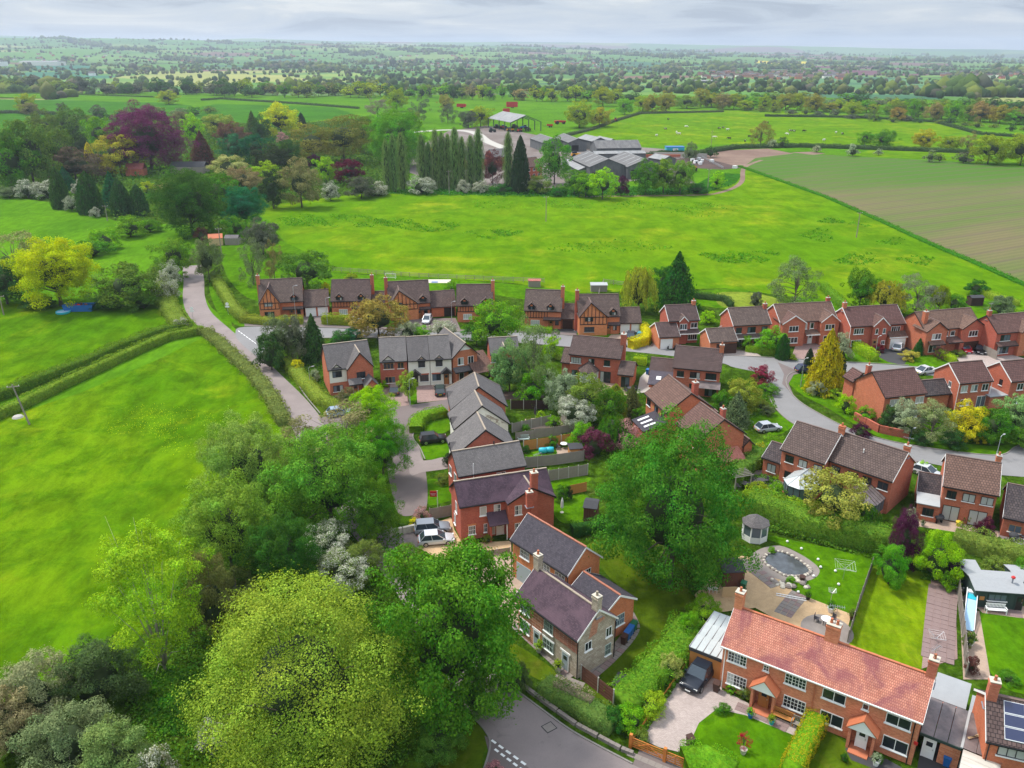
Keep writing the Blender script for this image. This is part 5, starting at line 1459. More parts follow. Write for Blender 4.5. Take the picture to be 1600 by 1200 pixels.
# ---- grey slate group round the cul-de-sac
h=House("detached_house","detached house with a slate roof, brick gable, white render bay and black garage door",(512,579),(583,570),4.9,(544,534),.85,roof="grey_tile",ridge_mat="ridge_pale",trim="black_timber");W=h.W
h.block()
w,ro,(xm,yw,y0)=h.fgable(W*.40,W*1.0,1.0,zr=h.ze+(h.zr-h.ze)*.86,roof="grey_tile")
ubox("render_panel",MAT["white_render"],h.root,.25,W*.41,.26,.297,2.4,4.75)
h.dormer(W*.2,2.2,h=.35,zbase=4.5,y0=.1,roof="grey_tile",nx=2,wall="white_render")
window(h.root,W*.2,.24,3.9,1.6,1.1,frame="black_frame",nx=3,sill=None);window(h.root,W*.2,.27,1.3,1.7,1.1,frame="black_frame",nx=3)
window(h.root,xm,yw-.02,3.6,1.5,1.2,frame="black_frame",nx=3)
gx0,gx1=W * .70,W * 1.03
m=MB();m.box(gx0+.2,gx1-.2,-3.4,-.75+.0,0,2.3)
m.add([(gx0+.2,-3.4,2.3),(gx1-.2,-3.4,2.3),((gx0+gx1)/2,-3.4,3.5)],[(0,1,2)]);m.build("garage_wall",MAT["red_brick"],h.root)
r=MB();gm_=(gx0+gx1) / 2
r.prism([(gx0,-3.7,2.3),(gm_,-3.7,3.75),(gm_,-.72,3.75),(gx0,-.72,2.3)],(0,0,0),(0,0,-.1));r.prism([(gm_,-3.7,3.75),(gx1,-3.7,2.3),(gx1,-.72,2.3),(gm_,-.72,3.75)],(0,0,0),(0,0,-.1));r.build("garage_roof",MAT["grey_tile"],h.root)
garage_door(h.root,gm_,-3.42,0,2.4,2.1,mat="black_metal")
h.porch_roof(W*.40,gx0,-.75,2.5,1.3,.7);door(h.root,W*.56,-.76,0,.95,2.05,mat="oak_door")
def terrace_cottage(label,A,B,ridge,walls,winframe,gab=False,name="terraced_cottage",slope=.8,chimneys=(),doorx=.2,winx=(.68,),porch=True):
 h=House(name,label,A,B,4.9,ridge,slope,roof="grey_tile",walls=walls,ridge_mat="ridge_pale",trim="black_timber");W=h.W
 h.block(side_over=.02,barge=False)
 return h
h=terrace_cottage("brick end cottage of the slate roofed row with one small white gablet",(593,566),(636,563.8),(613.5,526.3),"red_brick","oak_frame");W=h.W
h.dormer(W*.32,2.3,h=.5,zbase=4.5,y0=.1,roof="grey_tile",nx=2,wall="white_render",frame="oak_frame",timber=False)
window(h.root,W*.32,.27,4.0,1.8,1.1,frame="oak_frame",nx=3);window(h.root,W*.76,.27,4.0,1.1,1.1,frame="oak_frame");window(h.root,W*.35,.27,1.4,1.8,1.2,frame="oak_frame",nx=3)
for (A,B,rd,wx,dx,lab) in (((637.7,564.4),(671.5,562.3),(653,525),.72,.30,"left of the two white rendered cottages, its gabled porch at its left end"),((672,562.3),(705.5,560.2),(687,523.2),.28,.74,"right of the two white rendered cottages, its gabled porch next to the brick gable")):
 h=terrace_cottage(lab,A,B,rd,"white_render","black_frame");W=h.W
 h.dormer(W*(.62 if dx<.5 else .42),1.9,h=.45,zbase=4.4,y0=.05,roof="grey_tile",nx=2,wall="white_render",frame="black_frame")
 window(h.root,W*(.62 if dx<.5 else .42),.25,4.05,1.2,1.1,frame="black_frame")
 window(h.root,W*wx,.27,1.45,1.5,1.25,frame="black_frame",nx=2,lintel="red_brick")
 h.gablet_porch(W*dx,.3,2.1,2.3,1.0,.9,side=False,roofm="grey_tile",facem="black_timber")
 door(h.root,W*dx,.28,0,.95,2.05,mat="oak_door" if dx>.5 else "black_timber",frame="black_timber")
h=House("terraced_cottage","tall brick gable end house with a white gable peak beside the carport",(704.5,558.5),(747,551.5),4.9,None,.85,depth=10.5,roof="grey_tile",walls="red_brick",ridge_mat="ridge_pale",trim="black_timber");W=h.W
zr_=4.9 + .95 * W / 2
h.block(axis="y",zr=zr_,side_over=.35,over=.3,y0=-.6,y1=9.5)
m=MB();m.add([(W*.28,-.27,zr_-.3-.95*W*.22),(W*.72,-.27,zr_-.3-.95*W*.22),(W*.5,-.27,zr_-.38)],[(0,1,2)]);m.prism([(W*.28,-.29,zr_-.3-.95*W*.22),(W*.72,-.29,zr_-.3-.95*W*.22),(W*.5,-.29,zr_-.38)],(0,0,0),(0,.03,0));m.build("gable_peak",MAT["white_paint"],h.root)
window(h.root,W*.33,-.28,4.0,1.1,1.35,frame="white_paint");window(h.root,W*.70,-.28,4.0,1.1,1.35,frame="white_paint")
h.porch_roof(.2,W-.1,-.26,2.4,1.2,.6,mat="grey_tile");door(h.root,W*.35,-.27,0,.95,2.05,mat="black_timber");ubox("pillar",MAT["red_brick"],h.root,.3,.6,-1.4,-1.1,0,2.3);ubox("pillar",MAT["red_brick"],h.root,W-.7,W-.4,-1.4,-1.1,0,2.3)
window(h.root,W*.72,-.28,1.4,1.2,1.1,frame="black_frame")
p=gp(755,597);cp_=empty("carport",(p.x,p.y,0),h.root.rotation_euler.z,"brown tiled lean-to carport beside the brick gable","carport")
MB().prism([(-2.1,-1.2,2.4),(2.1,-1.2,2.4),(2.1,4.6,4.4),(-2.1,4.6,4.4)],(0,0,0),(0,0,-.12)).build("roof",MAT["redbrown_tile"],cp_)
for x in (-1.95,1.95):
 for y in (-1.0,1.6,4.2): ubox("post",MAT["black_timber"],cp_,x-.08,x+.08,y-.08,y+.08,0,2.35+(y+1.2)*.34)
h=House("detached_house","slate roofed brick house with a small gable, half hidden behind the birch",(766,555),(812,552.5),4.9,(790,526),.85,roof="grey_tile",trim="black_timber",ridge_mat="ridge_pale");h.block();W=h.W
h.fgable(W*.22,W*.72,.5,zr=h.ze+(h.zr-h.ze)*.7,roof="grey_tile");window(h.root,W*.47,-.27,3.7,1.4,1.1,frame="black_frame");window(h.root,W*.12,.27,3.9,.9,1.0,frame="black_frame");window(h.root,W*.2,.27,1.4,1.4,1.1,frame="black_frame")
def step(label,A,B,ridge,near="red_brick",hip=0,walls="red_brick",zadd=.0):
 h=House("terraced_house",label,A,B,4.9,ridge,.8,roof="grey_tile",walls=walls,ridge_mat="ridge_pale",trim="black_timber")
 h.block(ends=(hip,0),end_mats=(walls,near));return h
h=step("farthest house of the stepped slate terrace, hipped at its far end",(697,607),(704,640),(746,597),hip=2.5);W=h.W
h.dormer(W*.35,1.9,h=.4,zbase=4.5,y0=.0,roof="grey_tile",nx=2,wall="red_brick");window(h.root,W*.7,.27,3.7,1.2,1.2,frame="white_paint");window(h.root,W*.6,.27,1.4,1.6,1.2)
h=step("middle house of the stepped terrace, with a white rendered gable flaking at its right half",(699.5,645),(709.5,671),(748.5,624),near="white_render",walls="white_render");W=h.W
h.dormer(W*.55,1.9,h=.4,zbase=4.5,y0=.0,roof="grey_tile",nx=2,wall="white_render");ubox("render_patch",MAT["flaking_render"],h.root,W-.178,W-.165,h.D*.56,h.D-.35,1.4,5.1)
m=MB();m.prism([(W-.178,h.D*.56,5.1),(W-.178,h.D-.75,5.1),(W-.178,h.D*.62,6.6),(W-.178,h.D*.56,6.9)],(0,0,0),(.013,0,0));m.build("render_patch",MAT["flaking_render"],h.root)
h=step("slate terrace house whose ridge runs under the broad near roof",(697.5,684),(708.5,714),(759,672),walls="white_render");W=h.W
h.dormer(W*.5,1.9,h=.4,zbase=4.5,y0=.0,roof="grey_tile",nx=2,wall="white_render")
h=House("terraced_house","slate roofed end house with its broad slope towards us and a white vent pipe",(716,745),(823,727),4.9,(763,696),.8,roof="grey_tile",ridge_mat="ridge_pale",trim="black_timber");W=h.W
h.block();h.win("l",h.D*.35,3.7,1.1,1.3);h.win("l",h.D*.75,3.7,1.1,1.3);h.win("l",h.D*.3,1.4,1.1,1.3);window(h.root,W*.63,.27,4.0,1.3,.8,frame="white_paint")
MB().tube([(0,0,0),(0,0,6.4)],.06,8).build("vent_pipe",MAT["white_plastic"],h.root,(W*.22,.05,0))
MB().lathe([(.09,0),(.09,.7),(.05,.72)],8).build("flue",MAT["black_metal"],h.root,(W*.62,h.D*.5,h.zr-.2))
# ---- the brick house with the cross gable
h=House("brick_house","red brick house with a purple slate roof, two chimneys and a white front door",(718,793),(865,770),4.9,(781,741.5),.8,roof="slate_purple",walls="red_brick",ridge_mat="ridge_pale",trim="black_timber");W=h.W;print("B1",W,h.D)
h.block();gx=W * .475
w,ro,(xm,yw,y0)=h.fgable(gx,W*1.0,1.0,zr=h.ze+(h.zr-h.ze)*.82,back=h.D*.5)
chimney(h.root,xm+.3,yw+.05,.0,h.zr+1.5,.85,.65,mat="red_brick",pots=1,cap="pale_stone")
window(h.root,W*.25,.27,3.75,.85,1.25,nx=1,bars=0,pane="pane_curtain");window(h.root,gx*.84,.27,3.75,.85,1.25,nx=2,bars=1)
window(h.root,W*.13,.27,1.35,.85,1.2,nx=2,bars=1,lintel="orange_brick");window(h.root,W*.29,.27,1.35,.85,1.2,nx=2,bars=1,lintel="orange_brick")
window(h.root,xm-W*.14,yw-.02,3.75,.9,1.3,nx=2,bars=1,lintel="orange_brick");window(h.root,xm-W*.14,yw-.02,1.3,.9,1.3,nx=2,bars=1,lintel="orange_brick")
m=MB();m.prism([(gx-2.3,-1.2,2.35),(gx+.15,-1.2,2.35),(gx+.15,.28,3.45),(gx-2.3,.28,3.45)],(0,0,0),(0,0,-.1));m.build("porch_roof",MAT["slate_purple"],h.root)
ubox("porch_wall",MAT["red_brick"],h.root,gx-2.2,gx-1.95,-1.0,.29,0,2.3);ubox("porch_post",MAT["white_paint"],h.root,gx-.1,gx+.02,-1.05,-.93,0,2.3)
door(h.root,gx-.55,.27,0,1.0,2.1);window(h.root,gx-1.45,.27,1.2,.5,1.9,nx=1,sill=None)
h.win("l",h.D*.45,3.6,.8,1.5,bars=1);h.win("l",h.D*.62,1.4,.8,1.4,bars=1)
chimney(h.root,*h.l(827,787,5.4),5.0,7.0,.75,.6,mat="red_brick",cap="pale_stone");aerial(h.root,W*.9,h.D*.5,h.zr,.4,2.2)
# ---- barn-like brick house with garage doors
h=House("barn_house","brick barn house with a blue slate roof, terracotta ridge and grey arched garage doors",(796.7,843),(886.7,900),4.9,(875,830.5),.9,roof="slate_blue",walls="orange_brick",ridge_mat="ridge_clay",trim="white_paint");W=h.W;print("B2",W,h.D)
h.block(end_mats=("orange_brick","orange_brick"))
for (x,lab) in ((W*.22,0),(W*.56,1)): garage_door(h.root,x,.28,0,2.4,2.35,mat="grey_door",ribs=1)
for x in (W*.24,W*.60,W*.85): window(h.root,x,.27,3.9,1.5,1.0,nx=3,bars=1)
h.win("r",h.D*.55,3.7,1.5,1.2,nx=2,bars=1,lintel="orange_brick");h.win("r",h.D*.62,1.4,1.5,1.3,nx=2,bars=1,lintel="orange_brick")
h.pipe(.1,.15,4.7);h.pipe(W-.1,.15,4.7)
# ---- stone cottage
h=House("stone_cottage","old stone and brick cottage with a purple slate roof and pale blue grey doors",(805,930),(902,1002),4.7,(886.5,917.5),.85,roof="slate_purple",walls="cottage_stone",ridge_mat="ridge_pale",trim="white_paint");W=h.W;D=h.D;print("B3",W,D)
h.block()
ubox("brick_course",MAT["mellow_brick"],h.root,.19,W*.42,.26,.297,0,4.5);ubox("brick_course",MAT["mellow_brick"],h.root,W*.42,W-.19,.262,.297,2.9,4.55)
m=MB();m.prism([(W-.178,D*.30,4.0),(W-.178,D*.5,4.2),(W-.178,D*.52,5.2),(W-.178,D*.7,5.4),(W-.178,D*.5,6.5),(W-.178,D*.40,6.2)],(0,0,0),(.02,0,0));m.build("brick_patch",MAT["mellow_brick"],h.root)
for (x,z,w_) in ((W*.14,3.7,1.4),(W*.14,1.45,1.4),(W*.53,3.55,1.3),(W*.53,1.45,1.5)):
 window(h.root,x,.24,z,w_,1.25,frame="sage_frame",nx=3,bars=1,sill="white_paint");ubox("surround",MAT["white_paint"],h.root,x-w_/2-.14,x+w_/2+.14,.21,.26,z+.635,z+.80)
door(h.root,W*.34,.25,0,.95,2.05,mat="grey_door",glazed=True);door(h.root,W*.80,.27,0,.95,2.05,mat="grey_door")
for x in (W*.34,W*.80): ubox("door_lintel",MAT["white_paint"],h.root,x-.7,x+.7,.2,.27,2.08,2.28)
h.win("r",D*.30,3.2,.9,1.0,frame="white_paint");h.win("r",D*.80,3.5,.8,1.1,frame="white_paint");h.win("r",D*.80,1.4,.8,1.3,frame="sage_frame",bars=1)
chimney(h.root,.3,D*.5,h.zr-1.0,h.zr+1.5,.75,.6,mat="cottage_stone",pots=1,cap="pale_stone");chimney(h.root,W-.35,D*.5,h.zr-1.0,h.zr+1.3,.75,.6,mat="cottage_stone",pots=1,cap="pale_stone",pot="ridge_pale")
h.pipe(W-.12,.22,4.4);h.pipe(W-.12,D-.25,4.4)
h.block(W*.2,7.15,D-.32,10.3,3.6,5.2,walls="orange_brick",roof="slate_blue",rm="ridge_clay",wname="extension_wall",rname="extension_roof")
window(h.root,6.98,8.0,2.0,1.3,1.3,math.pi/2,frame="sage_frame",nx=2,bars=1)
# ---- the semi-detached pair in the foreground
h=House("semi_detached_pair","long semi-detached pair with a red clay tile roof and two white gabled porches",(1126,1008),(1442.5,1130),4.9,(1305,1001),.85,roof="clay_tile",walls="tan_brick",ridge_mat="terracotta",trim="white_paint");W=h.W;D=h.D;print("S",W,D,h.zr)
h.block(gmat="white_paint")
def s_l(u,v,z): return h.l(u,v,z)[0]
for (u,v,z,ww,hh,nx,bars,nm) in ((1154,1026,3.9,1.75,1.1,3,2,0),(1199,1041,4.1,.5,.6,1,1,0),(1245,1061,3.9,1.85,1.1,3,2,0),(1152,1062,1.45,1.85,1.25,3,2,0),(1241,1100,1.45,1.95,1.25,3,2,0),
         (1305,1084,3.9,1.95,1.05,2,0,0),(1354,1101,4.1,.5,.6,1,0,0),(1405,1124,3.9,1.95,1.05,2,0,0),(1300,1121,1.45,1.95,1.25,2,0,0),(1399,1162,1.45,2.0,1.25,2,0,0)):
 x=s_l(u,v,z);window(h.root,x,.27,z,ww,hh,nx=nx,bars=bars,frame="white_paint",pane=None if bars else "pane_dark")
for (u,v,dm,facem) in ((1190,1098,"oak_door",0),(1344,1160,"white_paint",0)):
 x=s_l(u,v,1.1);h.gablet_porch(x,.3,2.55,2.35,1.25,1.25,wallm="tan_brick",roofm="terracotta_wall");door(h.root,x,-.2,.12,.95,2.05,mat=dm,frame=dm)
 ubox("step",MAT["terracotta"],h.root,x-.8,x+.8,-1.25,.28,.0,.12)
for (x,c) in ((.35,1),(W*.5+.2,2),(W-.35,1)):
 chimney(h.root,x,D*.5+.15,h.zr-1.1,h.zr+1.55,.75 if c==1 else 1.15,.75,mat="tan_brick",pots=c,cap="pale_stone")
aerial(h.root,W*.5+.2,D*.5+.3,h.zr+1.4,.3,2.0);aerial(h.root,W-.4,D*.5,h.zr+1.2,1.2,1.6)
h.pipe(.45,.18,4.7,"white_paint");h.pipe(W*.5,.2,4.7,"terracotta");h.pipe(W-.55,.18,4.7)
m=MB();m.box(W*.98,W*.98+.3,.2,.28,2.3,2.6);m.build("alarm_box",MAT["red_paint"],h.root)
ubox("back_extension",MAT["tan_brick"],h.root,W*.10,W*.36,D-.3,D+2.0,0,2.4);ubox("extension_roof",MAT["dark_felt"],h.root,W*.09,W*.37,D-.32,D+2.15,2.4,2.55)
SH=h
g=empty("side_garage",(h.root.location.x,h.root.location.y,0),h.root.rotation_euler.z,"lean-to garage with orange timber doors and a translucent ribbed roof","garage")
x0,x1=-3.3,.13
ubox("wall",MAT["tan_brick"],g,x0+.1,x0+.25,1.2,7.4,0,2.4);ubox("wall",MAT["tan_brick"],g,x0+.1,x1,7.25,7.4,0,2.4)
ubox("door",MAT["orange_fence_wood"],g,x0+.12,(x0+x1)/2-.01,1.05,1.12,0,2.15);ubox("door",MAT["orange_fence_wood"],g,(x0+x1)/2+.01,x1,1.05,1.12,0,2.15)
ubox("fascia",MAT["dark_felt"],g,x0,x1,.98,1.06,2.17,2.5)
for i in range(5):
 for j in range(3):
  a=x0 + (x1-x0) * i / 5;b=x0 + (x1-x0) * (i+1) / 5;c0=1.0 + 6.5 * j / 3;c1=1.0 + 6.5 * (j+1) / 3
  MB().prism([(a+.03,c0+.02,2.52),(b-.03,c0+.02,2.52),(b-.03,c1-.02,2.60),(a+.03,c1-.02,2.60)],(0,0,0),(0,0,.03)).build("roof_sheet",MAT["polycarbonate"],g)
 MB().box(x0+(x1-x0)*i/5-.025,x0+(x1-x0)*i/5+.025,1.0,7.5,2.50,2.65).build("glazing_bar",MAT["sheet_grey"],g)
g=empty("lean_to",(h.root.location.x,h.root.location.y,0),h.root.rotation_euler.z,"smoked plastic lean-to roof between the two houses, cluttered below, with a white side door","lean-to")
X0=W + .0;X1=W + 3.05;X2=W + 6.1
ubox("wall",MAT["tan_brick"],g,X0+1.5,X1,1.85,2.05,0,2.2)
door(g,X0+.75,1.9,0,1.0,2.1);
for i in range(3): MB().prism([(X0-.1+i*1.05,1.8,2.4),(X0-.1+i*1.05+1.0,1.8,2.35),(X0-.1+i*1.05+1.0,6.6,2.5),(X0-.1+i*1.05,6.6,2.55)],(0,0,0),(0,0,.03)).build("roof_sheet",MAT["smoked_polycarbonate"],g)
ubox("fascia",MAT["shed_green"],g,X0-.1,X1,1.72,1.80,2.2,2.45);ubox("wall",MAT["tan_brick"],g,X0+.1,X1,6.6,6.75,0,2.4)
ubox("flat_roof",MAT["shed_felt"],g,X0-.1,X1-.35,6.8,10.6,2.32,2.45);ubox("store_wall",MAT["tan_brick"],g,X0+.0,X1-.45,6.9,10.5,0,2.31)
g=empty("carport",(h.root.location.x,h.root.location.y,0),h.root.rotation_euler.z,"corrugated cream carport roof at the bottom right, joined to a smoked roof with planks","carport")
for i in range(7): MB().prism([(X1+.12,-4.3+i*.85,2.5),(X2-.2,-4.3+i*.85,2.42),(X2-.2,-3.47+i*.85,2.42),(X1+.12,-3.47+i*.85,2.5)],(0,0,0),(0,0,.05)).build("roof_sheet",MAT["corrugated_carport"],g)
for i in range(3): MB().prism([(X1+.1+i*.95,1.75,2.55),(X1+.1+i*.95+.92,1.75,2.5),(X1+.1+i*.95+.92,6.4,2.6),(X1+.1+i*.95,6.4,2.65)],(0,0,0),(0,0,.03)).build("roof_sheet",MAT["smoked_polycarbonate"],g)
ubox("gutter",MAT["sheet_grey"],g,X1-.12,X1+.08,1.7,6.7,2.5,2.62);ubox("post",MAT["sheet_grey"],g,X1+.1,X1+.2,-4.2,-4.1,0,2.45);ubox("post",MAT["sheet_grey"],g,X2-.3,X2-.2,-4.2,-4.1,0,2.4);ubox("post",MAT["sheet_grey"],g,X1+.1,X1+.2,1.5,1.6,0,2.45)
for (y0,rz_,l_) in ((4.2,.9,3.2),(4.0,.75,2.9),(4.5,1.02,2.2)):
 q=inst("plank",UNIT.mesh("plank",MAT["cream_timber"]),None,(0,0,0));q.parent=g;q.location=(X1+1.3,y0,2.72);q.rotation_euler=(0,0,rz_);q.scale=(l_,.1,.04)
ubox("shed_roof",MAT["shed_felt"],g,X1-.1,X1+2.6,6.9,9.3,2.2,2.3);ubox("shed_wall",MAT["grey_fence_wood"],g,X1+.05,X1+2.4,7.1,9.15,0,2.19)
# ---- house with solar panels at the right edge
h=House("solar_house","brick house at the bottom right corner with blue solar panels on its roof",(1541,1158),(1655,1184),4.6,(1612,1098),.70,roof="brown_tile",walls="orange_brick",trim="white_paint");W=h.W;D=h.D
h.block();sl=(h.zr-h.ze) / (D/2);print("S2",W,D)
sp=[]
for i in range(4):
 for j in range(4):
  a=1.3 + i * 1.55;b=a + 1.5;y0=.35 + j * .85;y1=y0 + .8
  if y1 > D / 2 - .1: continue
  o=MB().prism([(a,y0,h.ze+sl*y0+.03),(b,y0,h.ze+sl*y0+.03),(b,y1,h.ze+sl*y1+.03),(a,y1,h.ze+sl*y1+.03)],(0,0,0),(0,0,.05)).build("solar_panel",MAT["solar_white"],h.root)
  MB().prism([(a+.04,y0+.04,h.ze+sl*(y0+.04)+.082),(b-.04,y0+.04,h.ze+sl*(y0+.04)+.082),(b-.04,y1-.04,h.ze+sl*(y1-.04)+.082),(a+.04,y1-.04,h.ze+sl*(y1-.04)+.082)],(0,0,0),(0,0,.006)).build("solar_cells",MAT["solar_cell"],o)
chimney(h.root,.4,D*.48,h.zr-1.2,h.zr+1.5,.75,.7,mat="tan_brick",pots=1,cap="pale_stone")
window(h.root,2.0,.27,3.8,2.0,.95,frame="black_frame",nx=3,pane="pane_curtain");window(h.root,2.0,.27,1.4,2.0,1.2,frame="black_frame",nx=3);h.pipe(.35,.2,4.4)
# ---- brown tiled estate houses
def estate(label,A,B,ridge,ze=4.9,slope=.72,frame="black_frame",wins=(),roof="brown_tile",trim="white_paint",walls="red_brick",name="estate_house",**k):
 h=House(name,label,A,B,ze,ridge,slope,roof=roof,walls=walls,trim=trim)
 h.block(**k)
 for w in wins:
  fx,z,ww,hh=w[:4];kw=w[4] if len(w) > 4 else {}
  window(h.root,fx*h.W,.27,z,ww,hh,**{**dict(frame=frame,nx=2),**kw})
 return h
U,Lo=3.75,1.35
h=estate("long brick house seen from behind, with a polygonal bay and a tall chimney",(888.6,553),(969.8,561),(934,526.6),trim="black_timber",wins=((.14,U,1.9,1.1,dict(nx=4,pane="pane_curtain")),(.44,U,1.1,1.1),(.74,U,1.1,1.1),(.12,Lo,1.1,1.0),(.72,1.1,1.9,2.1,dict(nx=3,sill=None))));W=h.W;D=h.D
h.block(-1.8,.25,1.5,D+.5,2.6,4.6,wname="garage_wall",rname="garage_roof");h.block(W-.2,W+2.6,-1.6,D*.55,2.6,4.2,wname="wing_wall",rname="wing_roof")
window(h.root,W+1.2,-1.32,1.15,1.5,2.0,frame="black_frame",nx=2,sill=None)
xb=W * .40;m=MB();ring=[(xb-1.7,.3),(xb-1.2,-1.1),(xb,-1.6),(xb+1.2,-1.1),(xb+1.7,.3)]
for a,b in zip(ring[:-1],ring[1:]): m.quad((*a,0),(*b,0),(*b,2.3),(*a,2.3))
bay=m.build("bay",MAT["white_paint"],h.root);r=MB();apx=(xb,.3,3.9)
ring2=[(xb-2.0,.29),(xb-1.4,-1.35),(xb,-1.9),(xb+1.4,-1.35),(xb+2.0,.29)]
for a,b in zip(ring2[:-1],ring2[1:]): r.prism([(*a,2.3),(*b,2.3),apx],(0,0,0),(0,0,-.08))
r.build("bay_roof",MAT["brown_tile"],bay);
for a,b in zip(ring[:-1],ring[1:]):
 mx,my=(a[0]+b[0]) / 2,(a[1]+b[1]) / 2;window(bay,mx,my-.03,1.2,1.0,1.7,math.atan2(b[1]-a[1],b[0]-a[0]),nx=1,sill=None,pane="pane_curtain")
chimney(h.root,W-.1,D*.42,0,h.zr+1.2,.9,1.0,mat="red_brick",pots=1)
h=estate("brick house with three dark upper windows and a glazed lean-to, by the road bend",(1051,574),(1127,581),(1093,542.5),trim="black_timber",wins=((.17,U,1.2,1.1),(.47,U,1.7,1.1,dict(nx=3)),(.80,U,1.8,1.15,dict(pane="pane_dark")),(.45,1.15,1.3,2.0,dict(sill=None)),(.82,1.15,2.0,2.0,dict(nx=3,sill=None))));W=h.W;D=h.D
h.block(-4.2,.22,1.6,D+1.0,2.6,4.6,wname="garage_wall",rname="garage_roof");ubox("extension_wall",MAT["orange_brick"],h.root,-3.2,.1,-2.1,1.9,0,2.35)
m=MB().prism([(-3.9,-2.4,2.35),(.15,-2.4,2.35),(.15,1.9,3.3),(-3.9,1.9,3.3)],(0,0,0),(0,0,-.12)).build("extension_roof",MAT["slate_blue"],h.root)
for x in (-2.6,-.9): MB().prism([(x,-.9,2.72),(x+.8,-.9,2.72),(x+.8,.1,2.945),(x,.1,2.945)],(0,0,0),(0,0,.06)).build("roof_light",MAT["white_plastic"],m)
chimney(h.root,W-.3,D*.45,h.zr-1.2,h.zr+.9);MB().prism([(W*.55,-1.9,2.3),(W+.1,-1.9,2.3),(W+.1,.29,2.8),(W*.55,.29,2.8)],(0,0,0),(0,0,.03)).build("lean_to_roof",MAT["smoked_polycarbonate"],h.root)
h=estate("gable end brick house with three white roof lights on its slate conservatory",(1007,614),(1041,645.5),(1064.5,601),roof="redbrown_tile",trim="black_timber",wins=((.15,U,1.3,1.1),(.5,U,1.2,1.1),(.8,U,1.0,1.1),(.5,Lo,1.8,1.2)));W=h.W;D=h.D
g_=MB().prism([(W*.45,-3.6,2.3),(W*1.02,-3.6,2.3),(W*1.02,.28,3.4),(W*.45,.28,3.4)],(0,0,0),(0,0,-.1)).build("conservatory_roof",MAT["slate_blue"],h.root);ubox("conservatory_wall",MAT["red_brick"],h.root,W*.47,W*1.0,-3.4,.27,0,2.1)
for k in range(3): MB().prism([(W*(.55+k*.15),-3.0,2.50),(W*(.55+k*.15)+.45,-3.0,2.50),(W*(.55+k*.15)+.45,-1.2,3.01),(W*(.55+k*.15),-1.2,3.01)],(0,0,0),(0,0,.06)).build("roof_light",MAT["white_plastic"],g_)
chimney(h.root,W*.72,D*.72,h.zr-2,h.zr+.7,.8,.8);h.block(W*.35,W*.95,D-.3,D+2.4,2.7,3.9,wname="garage_wall",rname="garage_roof")
h=estate("brick gabled house with a tiled lean-to porch low on its wide red end wall",(1055,660.6),(1091,689.5),(1117.5,644.5),trim="black_timber",roof="redbrown_tile",wins=((.2,U,1.2,1.1),(.55,U,1.2,1.1),(.85,U,1.0,1.1)));W=h.W;D=h.D
h.block(W*.35,W*1.0,D-.3,D+1.6,2.9,3.9,wname="garage_wall",rname="garage_roof");chimney(h.root,W*.7,D*.62,h.zr-1.8,h.zr+.7)
m=MB().prism([(W+2.1,D*.35,2.1),(W+2.1,D*.86,2.1),(W-.16,D*.86,3.1),(W-.16,D*.35,3.1)],(0,0,0),(0,0,-.1)).build("porch_roof",MAT["clay_tile"],h.root);ubox("porch_wall",MAT["red_brick"],h.root,W-.15,W+1.9,D*.72,D*.84,0,2.1);ubox("porch_wall",MAT["red_brick"],h.root,W+1.7,W+1.9,D*.36,D*.5,0,2.1)
h=estate("white trimmed brick house with a white garage door, small front gable and a hipped garage",(1045,502),(1093.5,500),(1066,475.6),trim="white_paint",frame="white_paint",wins=((.84,U,1.4,1.1,dict(nx=2)),(.82,Lo,1.9,1.3,dict(nx=4))));W=h.W;D=h.D
w,ro,(xm,yw,y0)=h.fgable(W*.32,W*.62,.5,zr=h.ze+(h.zr-h.ze)*.45,back=D*.3);window(h.root,xm,yw-.02,3.7,1.5,1.2,nx=3)
h.block(-2.7,W*.26,-2.9,D*.6,2.6,4.6,ends=(0,0),wname="garage_wall",rname="garage_roof",axis="x");garage_door(h.root,-1.0,-2.62,0,2.5,2.1);h.porch_roof(W*.2,W,.28,2.5,1.4,.5);door(h.root,W*.42,.26,0,.95,2.05,mat="white_paint");chimney(h.root,W-.4,D*.5,h.zr-1,h.zr+.7)
h=estate("brick house with a dark red garage door and a long porch canopy",(1146,509),(1206,506),(1165,479.6),frame="black_frame",wins=((.17,U,1.2,1.2),(.5,U,1.7,1.2,dict(nx=3)),(.84,U,1.2,1.2),(.25,Lo,1.4,1.2),(.72,Lo,2.0,1.3,dict(nx=3))));W=h.W;D=h.D
h.porch_roof(.2,W,.28,2.5,1.3,.5);h.block(-5.6,.15,-2.6,3.4,2.6,4.5,wname="garage_wall",rname="garage_roof");garage_door(h.root,-2.0,-2.32,0,4.2,2.1,mat="brown_plastic");chimney(h.root,W-.3,D*.45,h.zr-1.0,h.zr+.6)
h=estate("brick house with two white edged front gables behind the golden conifer",(1219,504),(1310,499.5),(1252.5,473),frame="white_paint",roof="redbrown_tile");W=h.W;D=h.D
for (a,b) in ((.0,.42),(.66,1.0)):
 w,ro,(xm,yw,y0)=h.fgable(a*W,b*W,1.1,zr=h.ze+(h.zr-h.ze)*.62,back=D*.45);window(h.root,xm,yw-.02,U,2.0,1.15,nx=3);window(h.root,xm,yw-.02,Lo,2.2,1.2,nx=3)
window(h.root,.46*W,.27,U,.6,1.1,nx=1);window(h.root,.57*W,.27,U+.1,.7,1.2,nx=1);h.porch_roof(.42*W,.66*W,.28,2.5,1.7,.5);door(h.root,.56*W,.26,0,.95,2.05);h.pipe(.53*W,.2,4.7,"white_paint");h.pipe(.1,.1,4.7,"white_paint");chimney(h.root,W-.5,D*.55,h.zr-1,h.zr+.7)
